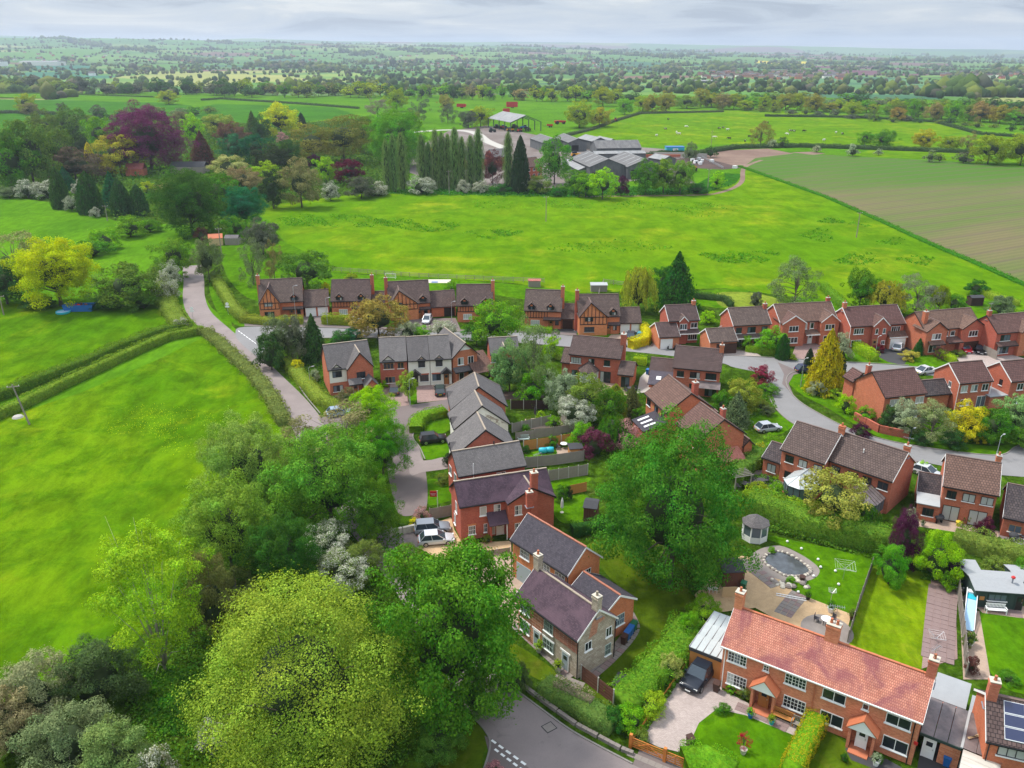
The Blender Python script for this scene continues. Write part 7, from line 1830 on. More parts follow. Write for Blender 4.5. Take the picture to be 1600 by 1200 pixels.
T([("big",96,478,368,142,(.21,.275,.003),"big yellow oak by the blue skip",.06),
 ("airy",28,440,358,100,(.14,.16,.06),"pale thin tree at the left edge"),("broad",12,475,405,80,"dark","dark tree at the left edge beside the yellow oak"),
 ("broad",205,480,408,108,(.055,.095,.014),"dark olive tree right of the yellow oak",.04),("bush",145,400,372,60,"mid","green bush behind the yellow oak"),("bush",165,390,350,46,"fresh","bright bush in the paddock hedge, lower"),("bush",205,370,332,52,(.08,.16,.01),"bright bush in the paddock hedge, upper"),("bush",235,362,340,36,"mid","last bush of the paddock hedge before the big dark tree"),
 ("broad",276,434,366,58,(.085,.17,.015),"light green tree left of the lane top"),("blossom",268,445,402,34,(.1,.14,.05),"white hawthorn left of the lane, upper"),("blossom",260,468,422,44,(.11,.15,.05),"white hawthorn left of the lane, lower and larger"),("bush",285,410,375,30,"mid","shrub at the lane top left"),
 ("broad",328,442,370,46,(.085,.105,.04),"grey green willow tree right of the lane top",.1),("airy",397,446,368,44,"greyg","slim birch on the garden lawn"),("broad",412,398,343,58,"grey","grey dark tree behind the slim birch"),("broad",372,375,335,40,"mid","green tree above the garden shed"),("airy",430,440,376,30,"brown","pinkish brown thin tree on the garden lawn"),("broad",482,458,386,86,(.055,.125,.016),"round green tree behind the leftmost half timbered house"),
 ("bush",445,494,468,19,"purple","purple shrub at the half timbered house door"),("bush",509,462,438,16,"gold","golden shrub between the first two half timbered houses"),("bush",548,440,424,22,"oak","golden shrubs by the meadow fence"),("bush",706,468,434,26,"fresh","green bush behind the fourth half timbered house"),
 ("broad",592,530,462,92,(.150,.130,.028),"bronze olive round tree on the estate road",.06),
 ("broad",440,566,492,56,"greyg","grey green tree at the lane corner"),("broad",468,566,488,40,(.08,.085,.05),"grey barked tree at the lane corner"),("conifer",492,563,490,42,"dark","dark pine at the lane corner"),("bush",425,578,512,50,"dark","dark holly at the lane corner"),
 ("bush",530,545,510,40,"deep","dark shrub behind the gabled house, left"),("bush",553,540,508,34,"blueg","blue green shrub behind the gabled house"),("bush",637,532,496,40,"silver","silvery shrub behind the slate row, left"),("bush",658,530,502,34,"fresh","fresh shrub behind the slate row"),("blossom",692,528,497,42,(.12,.15,.06),"white flowering bush behind the slate row"),
 ("broad",775,545,463,82,(.085,.190,.010),"bright green tree right of the fourth half timbered house"),("broad",745,540,500,44,"mid","darker tree below the bright one, by the slate gable"),
 ("broad",796,612,535,62,(.075,.165,.05),"pale minty green tree before the slate roofed house"),("airy",832,622,490,76,(.09,.13,.04),"tall thin birch in mid gardens",.1),("bush",832,628,575,52,(.07,.20,.008),"vivid green bush below the tall birch"),("broad",862,560,522,28,"bright","bright green ball tree left of the long brick house"),("bush",770,612,588,26,"mid","green bush beside the carport"),
 ("willow",997,488,410,58,(.17,.20,.02),"weeping yellow green willow behind the twin garages"),("conifer",1056,480,393,60,"deep","tall dark green conifer behind the white trimmed house"),("broad",1038,470,410,40,"deep","dark tree joined to the tall conifer"),
 ("airy",1240,480,398,80,(.09,.12,.05),"wide thin grey green tree behind the row"),("broad",1342,482,418,56,"mid","green tree behind the white garage house"),("willow",1382,488,436,60,(.18,.20,.02),"yellow willow behind the white garage house"),("airy",1430,490,428,64,(.10,.105,.07),"leafless grey tree behind the twin gable house"),("willow",1466,486,442,30,"oak","little yellow weeping tree on the garden lawn"),("bush",1490,484,455,36,"mid","round green bush on the garden lawn"),("bush",1524,460,434,34,"deep","dark weeping bush by the crop field"),("bush",1564,494,458,44,"greyg","grey green dome bush behind the right houses"),("bush",1457,462,442,22,"greyg","small grey bush by the meadow"),("bush",1107,506,482,26,"bright","bright green dome between two houses"),("bush",1180,480,452,22,"grey","dark thorn by the pale lawn"),("bush",1590,500,480,30,"mid","bush at the right edge behind the houses"),
 ("goldconifer",1287,611,514,50,(.27,.25,.008),"tall golden conifer in the road island"),("cypress",1262,580,544,15,"black","black green conifer left of the golden one"),("cypress",1312,586,550,15,"black","black green conifer right of the golden one"),("bush",1312,560,514,34,"silver","silvery tree behind the golden conifer"),("bush",1275,618,592,26,"silver","variegated dome bush below the golden conifer"),("bush",1312,622,603,36,"lime","low yellow green shrub right of the golden conifer"),
 ("cypress",1222,561,522,20,"deep","dark green pointed conifer behind the hedge"),("broad",1205,552,512,46,"fresh","fresh green tree before the twin white gables"),("bush",1236,562,552,18,"oak","low brown shrub at the drive"),("bush",1165,546,520,20,"fresh","green bush before the red garage house"),("bush",1154,545,532,20,"olive","round olive bush before the red garage house"),
 ("conifer",1434,554,528,17,"deep","small dark conifer on the front lawn"),("bush",1371,550,535,18,"red","dark red ball bush by the garage"),("bush",1421,562,546,30,(.2,.19,.03),"yellow flowered bushes on the front lawn"),("airy",1467,562,538,22,"copper","small copper tree on the front lawn"),("bush",1497,556,545,22,"olive","olive round bush by the red car"),("bush",1556,552,540,14,"mid","small bush by the right drive"),("blossom",1590,550,520,34,(.12,.14,.07),"white blossom bush at the right edge"),
 ("broad",1190,602,570,38,(.14,.018,.03),"crimson leaved tree by the road bend"),("broad",1158,645,588,58,(.14,.16,.02),"golden green tree left of the road bend"),("conifer",1149,662,612,42,"greyg","grey blue spruce beside the gabled house"),("bush",1130,650,605,40,"mid","green bush behind the spruce"),("bush",1200,615,596,34,"mid","green shrub under the crimson tree"),("bush",1199,648,632,21,"greyg","round grey bush on the fan shaped lawn"),("bush",1190,640,622,20,"olive","shrub at the lawn's top"),
 ("bush",1343,686,657,33,(.035,.008,.022),"deep purple ball shaped tree beside the road"),
 ("bush",1388,672,628,36,"dark","dark bush below the blank gable"),("broad",1412,678,624,50,"silver","silvery green tree over the brick wall"),("airy",1452,692,626,78,(.13,.15,.06),"bare limbed pale tree over the road",.2),("broad",1506,688,630,62,(.32,.27,.01),"golden yellow tree over the road"),("broad",1546,694,636,56,"mid","dark olive tree right of the golden one"),("broad",1582,680,612,60,(.11,.19,.06),"pale fresh tree before the right edge houses"),("bush",1485,698,668,44,"dark","dark low bush on the verge"),("bush",1320,645,612,30,"bright","bright climber on the brick wall, left"),("bush",1350,658,632,30,"fresh","bright climber on the brick wall, right"),("bush",1531,694,680,16,"gold","small yellow shrub on the verge"),("bush",1600,700,660,50,"mid","bush at the right edge over the fence"),("bush",1440,694,672,30,"dark","dark bush under the bare limbed tree"),
 ("broad",880,645,578,56,"silver","silvery tree at the gardens' centre"),("blossomtree",897,672,618,62,(.12,.15,.09),"cream blossoming tree above the fences",.05),("broad",915,658,585,66,(.10,.14,.02),"olive green tree behind the cream blossom"),("broad",950,665,605,56,"mid","dark green tree right of the cream blossom"),("cypress",960,655,600,34,(.16,.2,.02),"lime green pointed conifer by the round patio"),("conifer",986,648,602,32,(.09,.10,.03),"olive conifer by the round patio"),("willow",955,700,645,50,"mid","weeping green tree left of the massive beech"),("bush",930,712,664,50,(.07,.02,.035),"purple leaved tree above the garden sheds"),("pinkbush",975,700,652,50,(.14,.12,.06),"pink flowering tree behind the massive beech"),("bush",905,700,650,40,"fresh","green bush behind the timber fences"),("bush",855,600,575,30,"silver","white flecked bush by the long brick house"),("bush",1000,655,635,26,"mid","green shrub by the slate conservatory"),
 ("bush",827,664,648,12,"olive","small shrub in the walled yard, left"),("bush",845,655,640,14,"lime","small shrub in the walled yard, right"),("bush",865,668,648,22,"fresh","bush at the narrow lawn's far end"),("bush",822,675,660,14,"mid","climber on the yard fence"),("bush",862,698,678,20,"mid","round bush by the orange fence"),("bush",822,708,694,13,"deep","dark bush at the orange fence"),("bush",876,782,752,24,"mid","green bush beside the black conifer"),("bush",889,780,756,12,"black","black green bush by the orange fence panel"),
 ("bush",1188,714,688,20,"gold","golden dome bush in the side garden"),("airy",1205,716,680,44,"fresh","spreading tree over the parked car"),("bush",1175,715,690,30,"mid","green shrub by the end wall porch"),("bush",1217,748,738,16,"bright","clipped green ring bush on the patio"),("bush",1211,780,752,28,"fresh","green bush left of the glass conservatory"),("bush",1185,765,750,28,"oak","small planted shrubs by the patio pergola"),("bush",1240,790,775,26,"mid","low shrub below the glass conservatory"),
 ("broad",1298,826,732,104,(.20,.195,.035),"golden leaved spreading tree before the two conservatories",.12),("willow",1347,830,786,50,"mid","low weeping tree with a white bent stem"),
 ("big",1404,888,795,52,(.055,.014,.035),"tall dark purple tree beyond the dryer lawn",.02),("bush",1420,892,845,30,"purple","lower purple bush beside the tall purple one"),("bigbush",1388,912,842,66,(.06,.19,.010),"leafy green bush at the fence end",0),("bigbush",1460,905,818,78,(.115,.24,.006),"vivid yellow green bamboo like bush",0),("bush",1484,908,858,34,(.03,.01,.03),"black purple bush above the brick path"),("bigbush",1534,848,804,42,(.05,.01,.02),"dark maroon bush on the long patio",0),("bush",1482,920,888,30,"fresh","bright fern like bush by the path head"),("bush",1420,830,790,24,"silver","grey green shrub by the end wall"),("bush",1340,708,700,8,"fresh","tiny shrub behind the ridge"),("bush",1440,738,718,20,"bright","bright shrub between two brown roofed houses"),
 ("bigbush",1100,975,925,62,(.11,.20,.008),"yellow flecked bush left of the side garage",0),("bigbush",1075,1000,950,46,"fresh","green bush at the hedge end by the side garage",0),("bush",1045,1062,1018,40,(.17,.2,.05),"cream flowered bush by the orange boards"),("bush",1015,1115,1078,50,"lime","yellow flowered bush near the timber gate"),("bush",985,1138,1100,50,"fresh","green bush at the lane wall"),("bush",960,1135,1105,40,"deep","dark bush at the lane wall"),("bush",1000,1160,1140,30,"olive","low plants before the timber gate"),("cypress",1029,1085,1055,14,"fresh","little pointed conifer by the orange boards"),("bush",1070,1010,990,24,"mid","small bush behind the black off-roader"),
 ("bigbush",812,1078,1030,46,(.045,.07,.02),"dark clipped bush at the lane's edge",0),("bush",785,1080,1048,30,"deep","dark bush hanging over the lane"),("bush",903,740,728,14,"fresh","weeds behind the grey fence"),
 ("bush",600,606,592,13,"bright","bright clipped ball by the first brick cottage"),("broad",638,628,580,31,(.13,.2,.02),"small light green tree in the lawn strip",.2),("bush",465,582,559,20,"gold","yellow flowering bush by the lane lamp"),("bush",492,594,574,18,"silver","silver white bush in the corner garden"),("bush",545,632,602,36,(.09,.08,.03),"olive brown tree by the garage drive"),("pinkbush",660,815,790,28,(.06,.10,.03),"pink rhododendron behind the silver car"),("bush",650,822,808,20,"gold","yellow bush below the rhododendron"),("bush",690,755,738,26,"olive","mixed shrub bed before the terrace"),("bush",700,728,705,16,"black","dark climber at the terrace corner"),("bush",762,848,834,15,"olive","flowering shrub by the white front door"),
 ("bush",1148,1080,1068,10,"mid","climber under the left bay window"),
 ("bush",1141,1082,1070,16,"fresh","flower bed bush at the pair's left corner"),("bush",1163,1092,1074,22,"olive","shrub with orange flowers by the oak door"),("bush",1128,1112,1100,26,"mid","rose bush at the lawn corner"),("bush",1373,1190,1176,14,"mid","small bush right of the white front door"),("bush",1318,1190,1182,12,"deep","clipped ball on the right front lawn"),("bush",1262,1165,1155,10,"fresh","plant at the end of the brick path") ,("bush",1510,1010,985,16,"olive","bush behind the junk row"),("bush",1515,1050,1022,26,"copper","pinkish bush at the junk row's end"),("bush",1575,1065,1050,34,"mid","garden bush behind the solar house"),("bush",1560,900,868,50,"olive","shrub behind the summer house roof"),("bush",1600,910,870,50,"mid","shrub at the right edge above the summer house"),
])
T([("bigbush",745,1112,1040,90,(.05,.12,.015),"low leafy skirt of shrubs under the dark maple, at the lane's edge",0),("bigbush",690,1180,1110,90,(.05,.11,.015),"shrub between the huge lime and the grass triangle",0),("bush",60,482,462,50,"dark","dark thicket under the yellow oak, left"),("bush",170,482,460,46,"dark","dark thicket right of the blue container"),("bush",225,482,455,50,(.06,.12,.016),"green thicket at the paddock hedge corner"),("blossom",285,515,494,26,(.12,.13,.08),"pale thorn where the twin hedges meet the lane")])
root=tree("airy",1161,1174,1144,21,(.22,.004,.02),"small crimson acer standing in a pot on the front lawn","acer_tree","tree",None,.25)
H=hedge
H([(-40,640),(60,600),(130,574),(200,543),(250,524),(300,514)],2.3,2.0,(.065,.115,.012),"upper of the twin field hedges, white flecked at its lane end",14,.30)
H([(-40,668),(30,640),(100,605),(160,577),(220,549),(262,531),(318,520)],2.1,1.8,(.085,.135,.014),"lower of the twin field hedges, running down from the lane",14,.30)
H([(320,521),(345,540),(372,566),(400,592),(428,630),(445,665)],2.6,1.5,(.10,.125,.03),"ragged brownish hedge between the big field and the lane",12,.32,rough=.2)
H([(250,425),(262,455),(262,480),(278,505),(290,518)],4.0,2.0,(.10,.14,.02),"wide hedge left of the lane bend",12,.32)
H([(338,440),(350,462),(366,488),(382,502)],2.6,2.1,(.10,.145,.02),"clipped hedge right of the lane bend",16,.26)
H([(378,503),(420,507),(474,505)],2.2,1.7,(.15,.17,.02),"yellow topped hedge before the leftmost half timbered house",18,.24)
H([(505,505),(548,507)],2.4,2.2,(.13,.17,.015),"tall clipped hedge before the second half timbered house",18,.24)
H([(447,566),(475,600),(500,627),(528,642)],2.6,1.6,(.115,.155,.02),"clipped hedge along the lane verge",18,.24)
H([(650,677),(652,664),(664,655),(696,648)],2.6,1.5,(.085,.165,.01),"curved clipped hedge at the cul-de-sac bend",24,.20,rough=.05)
H([(815,516),(862,520)],2.0,1.2,(.08,.17,.01),"low hedge before the fifth half timbered house",16,.24)
H([(985,545),(1008,538),(1010,526),(1003,518)],2.0,2.2,(.27,.27,.008),"hooked bright yellow conifer hedge by the pale drive",22,.22,rough=.05)
H([(1165,548),(1222,556)],1.8,1.4,(.11,.20,.01),"clipped hedge before the dark red garage house",18,.22,rough=.05)
H([(1315,534),(1340,548),(1366,565)],2.0,2.0,(.16,.24,.008),"bright yellow green hedge beside the black drive",20,.22,rough=.05)
H([(1440,543),(1465,554),(1490,567)],1.6,1.4,(.15,.23,.008),"low bright hedge below the twin gable house",20,.22,rough=.05)
H([(870,560),(890,566)],1.5,1.2,(.1,.17,.02),"small hedge left of the long brick house",16,.22)
H([(990,568),(1010,570)],1.8,1.7,(.15,.23,.008),"short bright hedge by the narrow passage",16,.22)
H([(1085,466),(1132,470),(1142,480)],1.6,1.6,(.04,.07,.02),"dark garden hedge beside the pale lawn",14,.26)
H([(1285,452),(1305,470),(1330,492)],1.8,1.9,(.07,.15,.01),"long green garden hedge behind the white garage house",14,.26)
H([(1535,462),(1560,470),(1590,478)],1.8,1.6,(.13,.19,.015),"yellow green garden hedge near the crop field",14,.26)
H([(1140,760),(1165,738),(1192,715)],2.4,2.4,(.085,.15,.02),"clipped hedge behind the big beech",22,.22)
H([(1168,800),(1200,808),(1250,828),(1300,842),(1352,852),(1385,862)],3.4,3.2,(.07,.145,.014),"long tall hedge between pond garden and conservatories",26,.24,rough=.1)
H([(1160,788),(1240,808),(1300,822)],2.2,2.6,(.14,.21,.012),"lighter hedge behind the tall pond hedge",22,.24)
H([(1488,850),(1530,862),(1560,868),(1625,890)],3.2,2.3,(.085,.125,.02),"ragged hedge behind the garden sheds at the right",22,.24,rough=.2)
H([(893,836),(940,828),(985,838)],1.6,1.7,(.02,.06,.010),"dark clipped hedge behind the barn house",28,.18,rough=.04)
H([(1078,985),(1055,1025),(1020,1062),(975,1108)],3.6,2.0,(.065,.140,.010),"broad light green hedge between cottage lawn and pink drive",30,.22,rough=.12)
H([(850,1078),(885,1098),(925,1122),(960,1140)],2.6,1.6,(.055,.10,.02),"low laurel hedge along the bottom lane",32,.18,rough=.08)
H([(868,1085),(925,1112)],1.2,1.9,(.15,.13,.08),"pinkish topped hedge strip behind the laurels",30,.16)
H([(1068,1205),(1100,1202),(1140,1225)],3.4,1.9,(.07,.17,.008),"round topped clipped hedge at the bottom edge",50,.14,rough=.03)
H([(1275,1132),(1262,1160),(1246,1190),(1236,1215)],1.9,1.9,(.10,.21,.008),"trimmed hedge dividing the two front gardens",50,.14,mats=(M_YELB,M_LEAF),rough=.05)
H([(1130,175),(1000,178),(960,190),(925,203),(880,214)],2.5,1.6,(.05,.07,.03),"field hedge from the oak row down to the farm",4,.6)
H([(315,157),(345,155),(470,163),(560,170)],3.5,1.7,(.035,.06,.02),"dark hedge across the cool green field",3,.8)
H([(-60,147),(60,146),(240,152)],3.0,1.2,(.05,.09,.02),"low hedge at the far strip",3,.8)
H([(-60,178),(20,177),(60,178),(90,180)],4,2.6,(.045,.065,.03),"short grey hedge at the far left",3,.8)
H([(1085,244),(1110,238),(1150,232),(1250,230),(1345,233),(1430,236),(1530,240)],4.0,2.2,(.04,.07,.022),"hedge between the cow pasture and the crop field",4,.7)
H([(1000,246),(1040,240),(1085,240)],3.0,1.8,(.03,.06,.02),"hedge behind the feed store",4,.7)
H([(1155,260),(1200,276),(1290,308),(1370,343),(1450,380),(1530,414),(1640,463)],2.2,.55,(.04,.13,.008),"low grassy bank edging the crop field",7,.4,rough=.3)
H([(1195,182),(1340,184),(1460,191),(1530,210),(1640,218)],3.0,1.8,(.035,.06,.02),"thin hedge below the strip field",3,.7)
def patch(u,v,w,hh,n,s,z,c,lab,nm="tussocks"):
 pts=[(u+w*math.cos(a)*(1+.25*math.sin(3*a+u)),v+hh*math.sin(a)*(1+.2*math.cos(2*a+v))) for a in [k*2*math.pi/18 for k in range(18)]]
 ground_cover(nm,G(*pts),int(n*.32),s*.8,z,c,lab,seed=int(u),clumpy=.55)
for (u,v,w,hh,n) in ((515,345,95,12,9000),(670,354,55,8,4500),(770,366,45,7,3200),(1160,402,60,12,4200),(1280,368,26,9,1800),(1300,345,20,5,1000),(1345,350,22,5,1000),(1395,378,26,6,1300),(1345,405,40,9,2400),(1430,408,30,9,1800),(955,385,90,10,2600),(1090,330,60,8,1500),(900,320,200,8,4000),(620,345,40,4,700)):
 patch(u,v,w,hh,n,.75,.32,(.05,.15,.005),"dark rush tussocks in the meadow")
for (u,v,w,hh,n) in ((240,655,90,24,3800),(310,690,80,30,3000)):
 patch(u,v,w,hh,n,.13,.2,(.26,.28,.006),"buttercups scattered in the grazing field","buttercups")
ground_cover("undergrowth",G((420,690),(520,690),(620,800),(640,880),(700,900),(735,1060),(700,1200),(330,1200),(215,1190),(190,1080),(230,1000),(300,880),(330,780)),60000,.27,1.0,(.05,.12,.012),"brambles and nettles under the lane side trees",seed=9,clumpy=.1)
ground_cover("undergrowth",G((215,1050),(260,1040),(330,1050),(345,1090),(320,1150),(250,1150),(215,1100)),12000,.26,.5,(.05,.125,.01),"bright nettles in the clearing",seed=10,clumpy=0)
ground_cover("undergrowth",G((-100,305),(0,215),(150,205),(300,190),(420,198),(560,190),(640,200),(640,290),(560,303),(440,318),(400,335),(380,350),(330,370),(290,352),(180,345),(90,318),(0,305)),42000,1.3,3.0,(.04,.09,.014),"shrubs and ivy filling the park floor",seed=12,clumpy=.2)
ground_cover("undergrowth",G((560,303),(640,296),(700,290),(800,292),(900,298),(1000,292),(1090,294),(1150,288),(1100,303),(900,309),(700,306)),9000,.8,1.2,(.030,.115,.012),"rough growth along the farm bank",seed=13,clumpy=.1)
for i_,(pts,n) in enumerate((([(860,590),(1000,612),(1010,660),(960,720),(890,700),(850,640)],16000),([(1150,600),(1200,605),(1215,640),(1170,655),(1130,650)],6000),([(440,540),(500,530),(510,600),(540,640),(500,625),(450,570)],7000),([(1380,655),(1600,668),(1600,690),(1500,693),(1420,684)],9000),([(1140,755),(1210,735),(1240,790),(1170,795)],5000),([(950,1120),(1080,985),(1100,950),(1120,975),(1090,1020),(1000,1160)],12000),([(1390,880),(1490,895),(1500,910),(1400,905)],5000),([(1165,800),(1390,862),(1385,880),(1200,830)],8000))):
 ground_cover("undergrowth",G(*pts),n,.26,.6,(.06,.13,.012),("mixed planting between the central gardens","planting by the road bend","shrubbery at the lane corner","shrub border over the road verge","border beside the patio","mixed border along the pink drive","planting below the purple trees","border under the tall hedge")[i_],seed=20+i_,clumpy=.2)
# ------------------------------------------------------------------ cars
K,Wt,Sv=(.012,.013,.016),(.62,.63,.65),(.24,.26,.29)
for (lab,kind,L,W,H_,paint,a,b) in (
 ("black off-roader parked on the pink block drive","suv",4.75,1.98,1.78,(.012,.016,.026),(1105,1046),(1078,1079)),
 ("silver family car nose right behind the pale blossoms","suv",4.5,1.85,1.6,Sv,(658,832),(693,829)),
 ("white car half hidden under the maple leaves","hatch",4.4,1.8,1.5,Wt,(664,849),(700,846)),
 ("black crossover with silver wheels between two small lawns","suv",4.2,1.8,1.6,(.01,.01,.012),(664,692),(690,689)),
 ("dark grey hatchback seen from behind by the first brick cottage","hatch",4.0,1.75,1.5,(.07,.06,.06),(616,618),(617,608)),
 ("dark green estate seen from behind before the white cottage","estate",4.4,1.78,1.5,(.02,.035,.03),(688,620),(687,607)),
 ("pale blue car at the cul-de-sac mouth, half under the trees","hatch",4.1,1.75,1.45,(.35,.45,.55),(519,650),(540,647)),
 ("white car on the drive beside the catslide gable","hatch",4.2,1.78,1.5,Wt,(670,499),(665,507)),
 ("silver car behind the bronze olive tree","hatch",4.1,1.75,1.45,(.4,.42,.44),(545,506),(560,504)),
 ("dark car with red tail lights, left on the pale drive","hatch",4.2,1.78,1.5,(.04,.04,.05),(985,531),(987,524)),
 ("turquoise blue small car, right on the pale drive","hatch",3.9,1.7,1.5,(.10,.38,.42),(1000,532),(1003,525)),
 ("white hatchback parked nose up on the black drive","hatch",4.3,1.8,1.5,Wt,(1400,550),(1405,541)),
 ("bright red car below the twin gabled house","hatch",4.0,1.75,1.45,(.5,.015,.03),(1503,546),(1510,551)),
 ("black saloon right of the red car","saloon",4.5,1.8,1.42,(.012,.012,.014),(1527,546),(1532,553)),
 ("white saloon on the loop road behind the blank gable","saloon",4.7,1.82,1.42,Wt,(1439,584),(1455,581)),
 ("silver car under the spreading tree by the fan shaped lawn","hatch",4.2,1.78,1.45,(.45,.47,.5),(1188,674),(1211,671)),
 ("dark blue car half hidden by the golden conifer","hatch",4.1,1.75,1.45,(.015,.02,.06),(1252,581),(1266,580)),
 ("white car top showing behind the low dark roof","hatch",4.2,1.8,1.45,Wt,(1441,740),(1453,744))):
 place_car(make_car(lab,L,W,H_,kind,paint),*a,*b)
def thing(name,u,v,lab,cat,rz=.0,z=.0):
 p=gp(u,v);return empty(name,(p.x,p.y,z),rz,lab,cat)
def bxs(o,m,*L):
 """parts made of boxes: (name, material, (x0,x1,y0,y1,z0,z1)...)"""
 for r in L:
  mb=MB()
  for b in r[2:]: mb.box(*b)
  mb.build(r[0],MAT[r[1]],o)
for (u,v) in ((1047,544),(1056,546)):
 o=thing("motorbike",u,v,"dark motorbike parked %s on the cream drive" % ("left" if u<1050 else "right"),"motorbike",.8,.03)
 for x in (-.65,.65): inst("wheel",MB().lathe([(.18,-.05),(.31,-.05),(.31,.05),(.18,.05)],12).mesh("bike_wheel",MAT["tyre"]),o,(x,0,.31),(math.pi/2,0,0))
 MB().tube([(-.5,0,.45),(-.2,0,.72),(.25,0,.78),(.5,0,.5)],[.1,.16,.17,.08],8).build("body",MAT["red_paint" if u<1050 else "black_metal"],o);MB().box(-.55,-.02,-.13,.13,.78,.86).build("seat",MAT["black_metal"],o);MB().tube([(.35,-.35,1.02),(.42,0,.95),(.35,.35,1.02)],.025,5).build("handlebar",MAT["alloy"],o)
o=thing("planter",1037,544,"orange timber planter at the roadside","planter",.1);bxs(o,0,("box","orange_fence_wood",(-1.1,1.1,-.4,-.32,0,.75),(-1.1,1.1,.32,.4,0,.75),(-1.1,-1.02,-.32,.32,0,.75),(1.02,1.1,-.32,.32,0,.75)),("soil","soil_brown",(-1.01,1.01,-.31,.31,.1,.66)))
for a in ((1251,604,561,"street lamp on the grass inside the road bend"),(1556,716,681,"street lamp at the turning head, right"),(1419,700,671,"street lamp against the bare limbed tree","shed_green"),(485,604,574,"street lamp leaning over the lane verge hedge"),(641,634,593,"street lamp in the lawn strip of the white cottages"),(512,508,466,"street lamp before the first garage pair"),(706,503,472,"street lamp by the dark garage door"),(1367,556,526,"street lamp at the end of the bright hedge"),(1120,537,511,"street lamp left of the dark red garage"),(463,503,447,"street lamp arching over the clipped hedge")):
 street_lamp(a[0],a[1],a[2],a[3],mat=a[4] if len(a)>4 else "galvanised")
for a in ((46,663,600,"leaning weathered telegraph pole at the twin hedges' lower end",(-1.1,0)),(853,346,306,"telegraph pole alone in the middle of the meadow"),(1338,371,331,"telegraph pole in the right of the meadow"),(168,345,321,"telegraph pole before the dark conifers"),(1105,303,263,"pale power pole on the farm bank"),(702,304,266,"power pole among the poplars"),(395,250,230,"pole before the blue green trees"),(346,395,356,"pole beside the lane top"),(433,535,511,"pole behind the lane corner trees"),(1111,228,204,"pole in the pen hedge"),(6,492,462,"short pole at the left edge behind the hedge")):
 telegraph_pole(a[0],a[1],a[2],a[3],a[4] if len(a)>4 else (0,0))
for (u,v,lab) in ((302,499,"white round road sign on the left verge of the bend"),(357,492,"white round road sign on the grass right of the bend")):
 o=thing("road_sign",u,v,lab,"sign");MB().tube([(0,0,0),(0,0,2.3)],.04,6).build("post",MAT["galvanised"],o)
 inst("disc",MB().lathe([(.36,-.02),(.36,.02)],20).mesh("sign_disc",MAT["white_paint"]),o,(0,-.06,2.55),(math.pi/2,0,0));MB().box(-.45,.45,-.08,-.05,1.75,2.12).build("plate",MAT["white_paint"],o)
o=thing("sale_board",684,794,"red estate agent's board on a white post behind the grey fence","sign");bxs(o,0,("post","white_paint",(-.04,.04,-.04,.04,0,2.6)),("board","red_paint",(-.95,-.05,-.03,.03,1.7,2.55)),("lettering","white_paint",(-.85,-.65,-.04,-.032,2.12,2.18),(-.6,-.45,-.04,-.032,2.12,2.18),(-.4,-.2,-.04,-.032,2.12,2.18),(-.75,-.3,-.04,-.032,1.95,2.0)))
def F(lab,h,m,st,*uv,**k): return fence(list(uv),lab,h,mat=m,style=st,**k)
F("post and rail fence between gardens and meadow, left part",1.2,"grey_fence_wood","rail",(520,424),(575,428),(640,433),(700,436),(770,439),(850,442),post="grey_fence_wood",panel=2.6)
F("wire and post fence of the small meadow pen",1.2,"grey_fence_wood","rail",(935,462),(943,443),(990,450),post="grey_fence_wood",panel=2.4)
F("dark brown fence with concrete posts behind the earth yard",1.7,"dark_fence_wood","slat",(798,640),(858,640))
F("weathered fence before the paved yard",1.6,"grey_fence_wood","board",(800,676),(860,663))
F("grey fence running down to the cream blossom tree",1.6,"grey_fence_wood","board",(878,660),(899,682))
F("thin grey fence behind the orange panels",1.5,"grey_fence_wood","board",(806,690),(850,683),(894,677),post="grey_fence_wood")
F("orange timber fence round the two green drums",1.6,"orange_fence_wood","board",(818,704),(860,698),(893,692),(904,702))
F("silver grey fence above the weedy strip",1.7,"grey_fence_wood","board",(822,731),(870,726),(912,720),post="grey_fence_wood")
F("brown weathered fence with white concrete posts below the weedy strip",1.7,"brown_fence_wood" if 0 else "grey_fence_wood","board",(857,752),(888,747),(918,742))
F("orange fence panels behind the folded parasol lawn",1.4,"orange_fence_wood","board",(889,773),(917,767),post=None)
F("old grey brown fence beside the silver car",1.6,"grey_fence_wood","board",(672,812),(705,806),post="grey_fence_wood")
F("low woven hurdle fence across the gravel",.8,"grey_fence_wood","slat",(735,873),(797,864))
F("garden fence between the pond lawn and the striped lawn",1.5,"grey_fence_wood","board",(1324,1004),(1341,948),(1362,888),post="grey_fence_wood")
F("weathered garden fence right of the brick path",1.7,"grey_fence_wood","board",(1494,912),(1499,960),(1505,1010),(1508,1058),post="grey_fence_wood")
F("brown waney edged fence at the stone cottage corner",1.7,"brown_fence_wood","slat",(908,1062),(934,1082),(958,1101))
F("low orange boards edging the pink drive",.75,"orange_gate_wood","slat",(988,1164),(1012,1128),(1046,1080),(1084,1026),post="orange_gate_wood")
F("rubble stone wall by the grey gravel",.9,"pale_stone","stone",(608,838),(650,829),post=None,panel=2.2)
F("low stone wall along the bottom lane",.36,"slab_stone","stone",(808,1066),(843,1093),(900,1134),(970,1172),(990,1180),post=None,panel=2.4)
F("red brick garden wall on the loop road verge",1.3,"red_brick","stone",(1334,655),(1373,676),(1420,686),post=None,panel=3)
F("boarded fence behind the pale tree at the right edge",1.6,"grey_fence_wood","board",(1556,672),(1610,676),post="grey_fence_wood")
F("grey side fence between two big houses",1.7,"grey_fence_wood","board",(1420,541),(1432,551),post="grey_fence_wood");F("pale side fence right of the twin gabled house",1.7,"grey_fence_wood","board",(1535,552),(1556,562),post="grey_fence_wood")
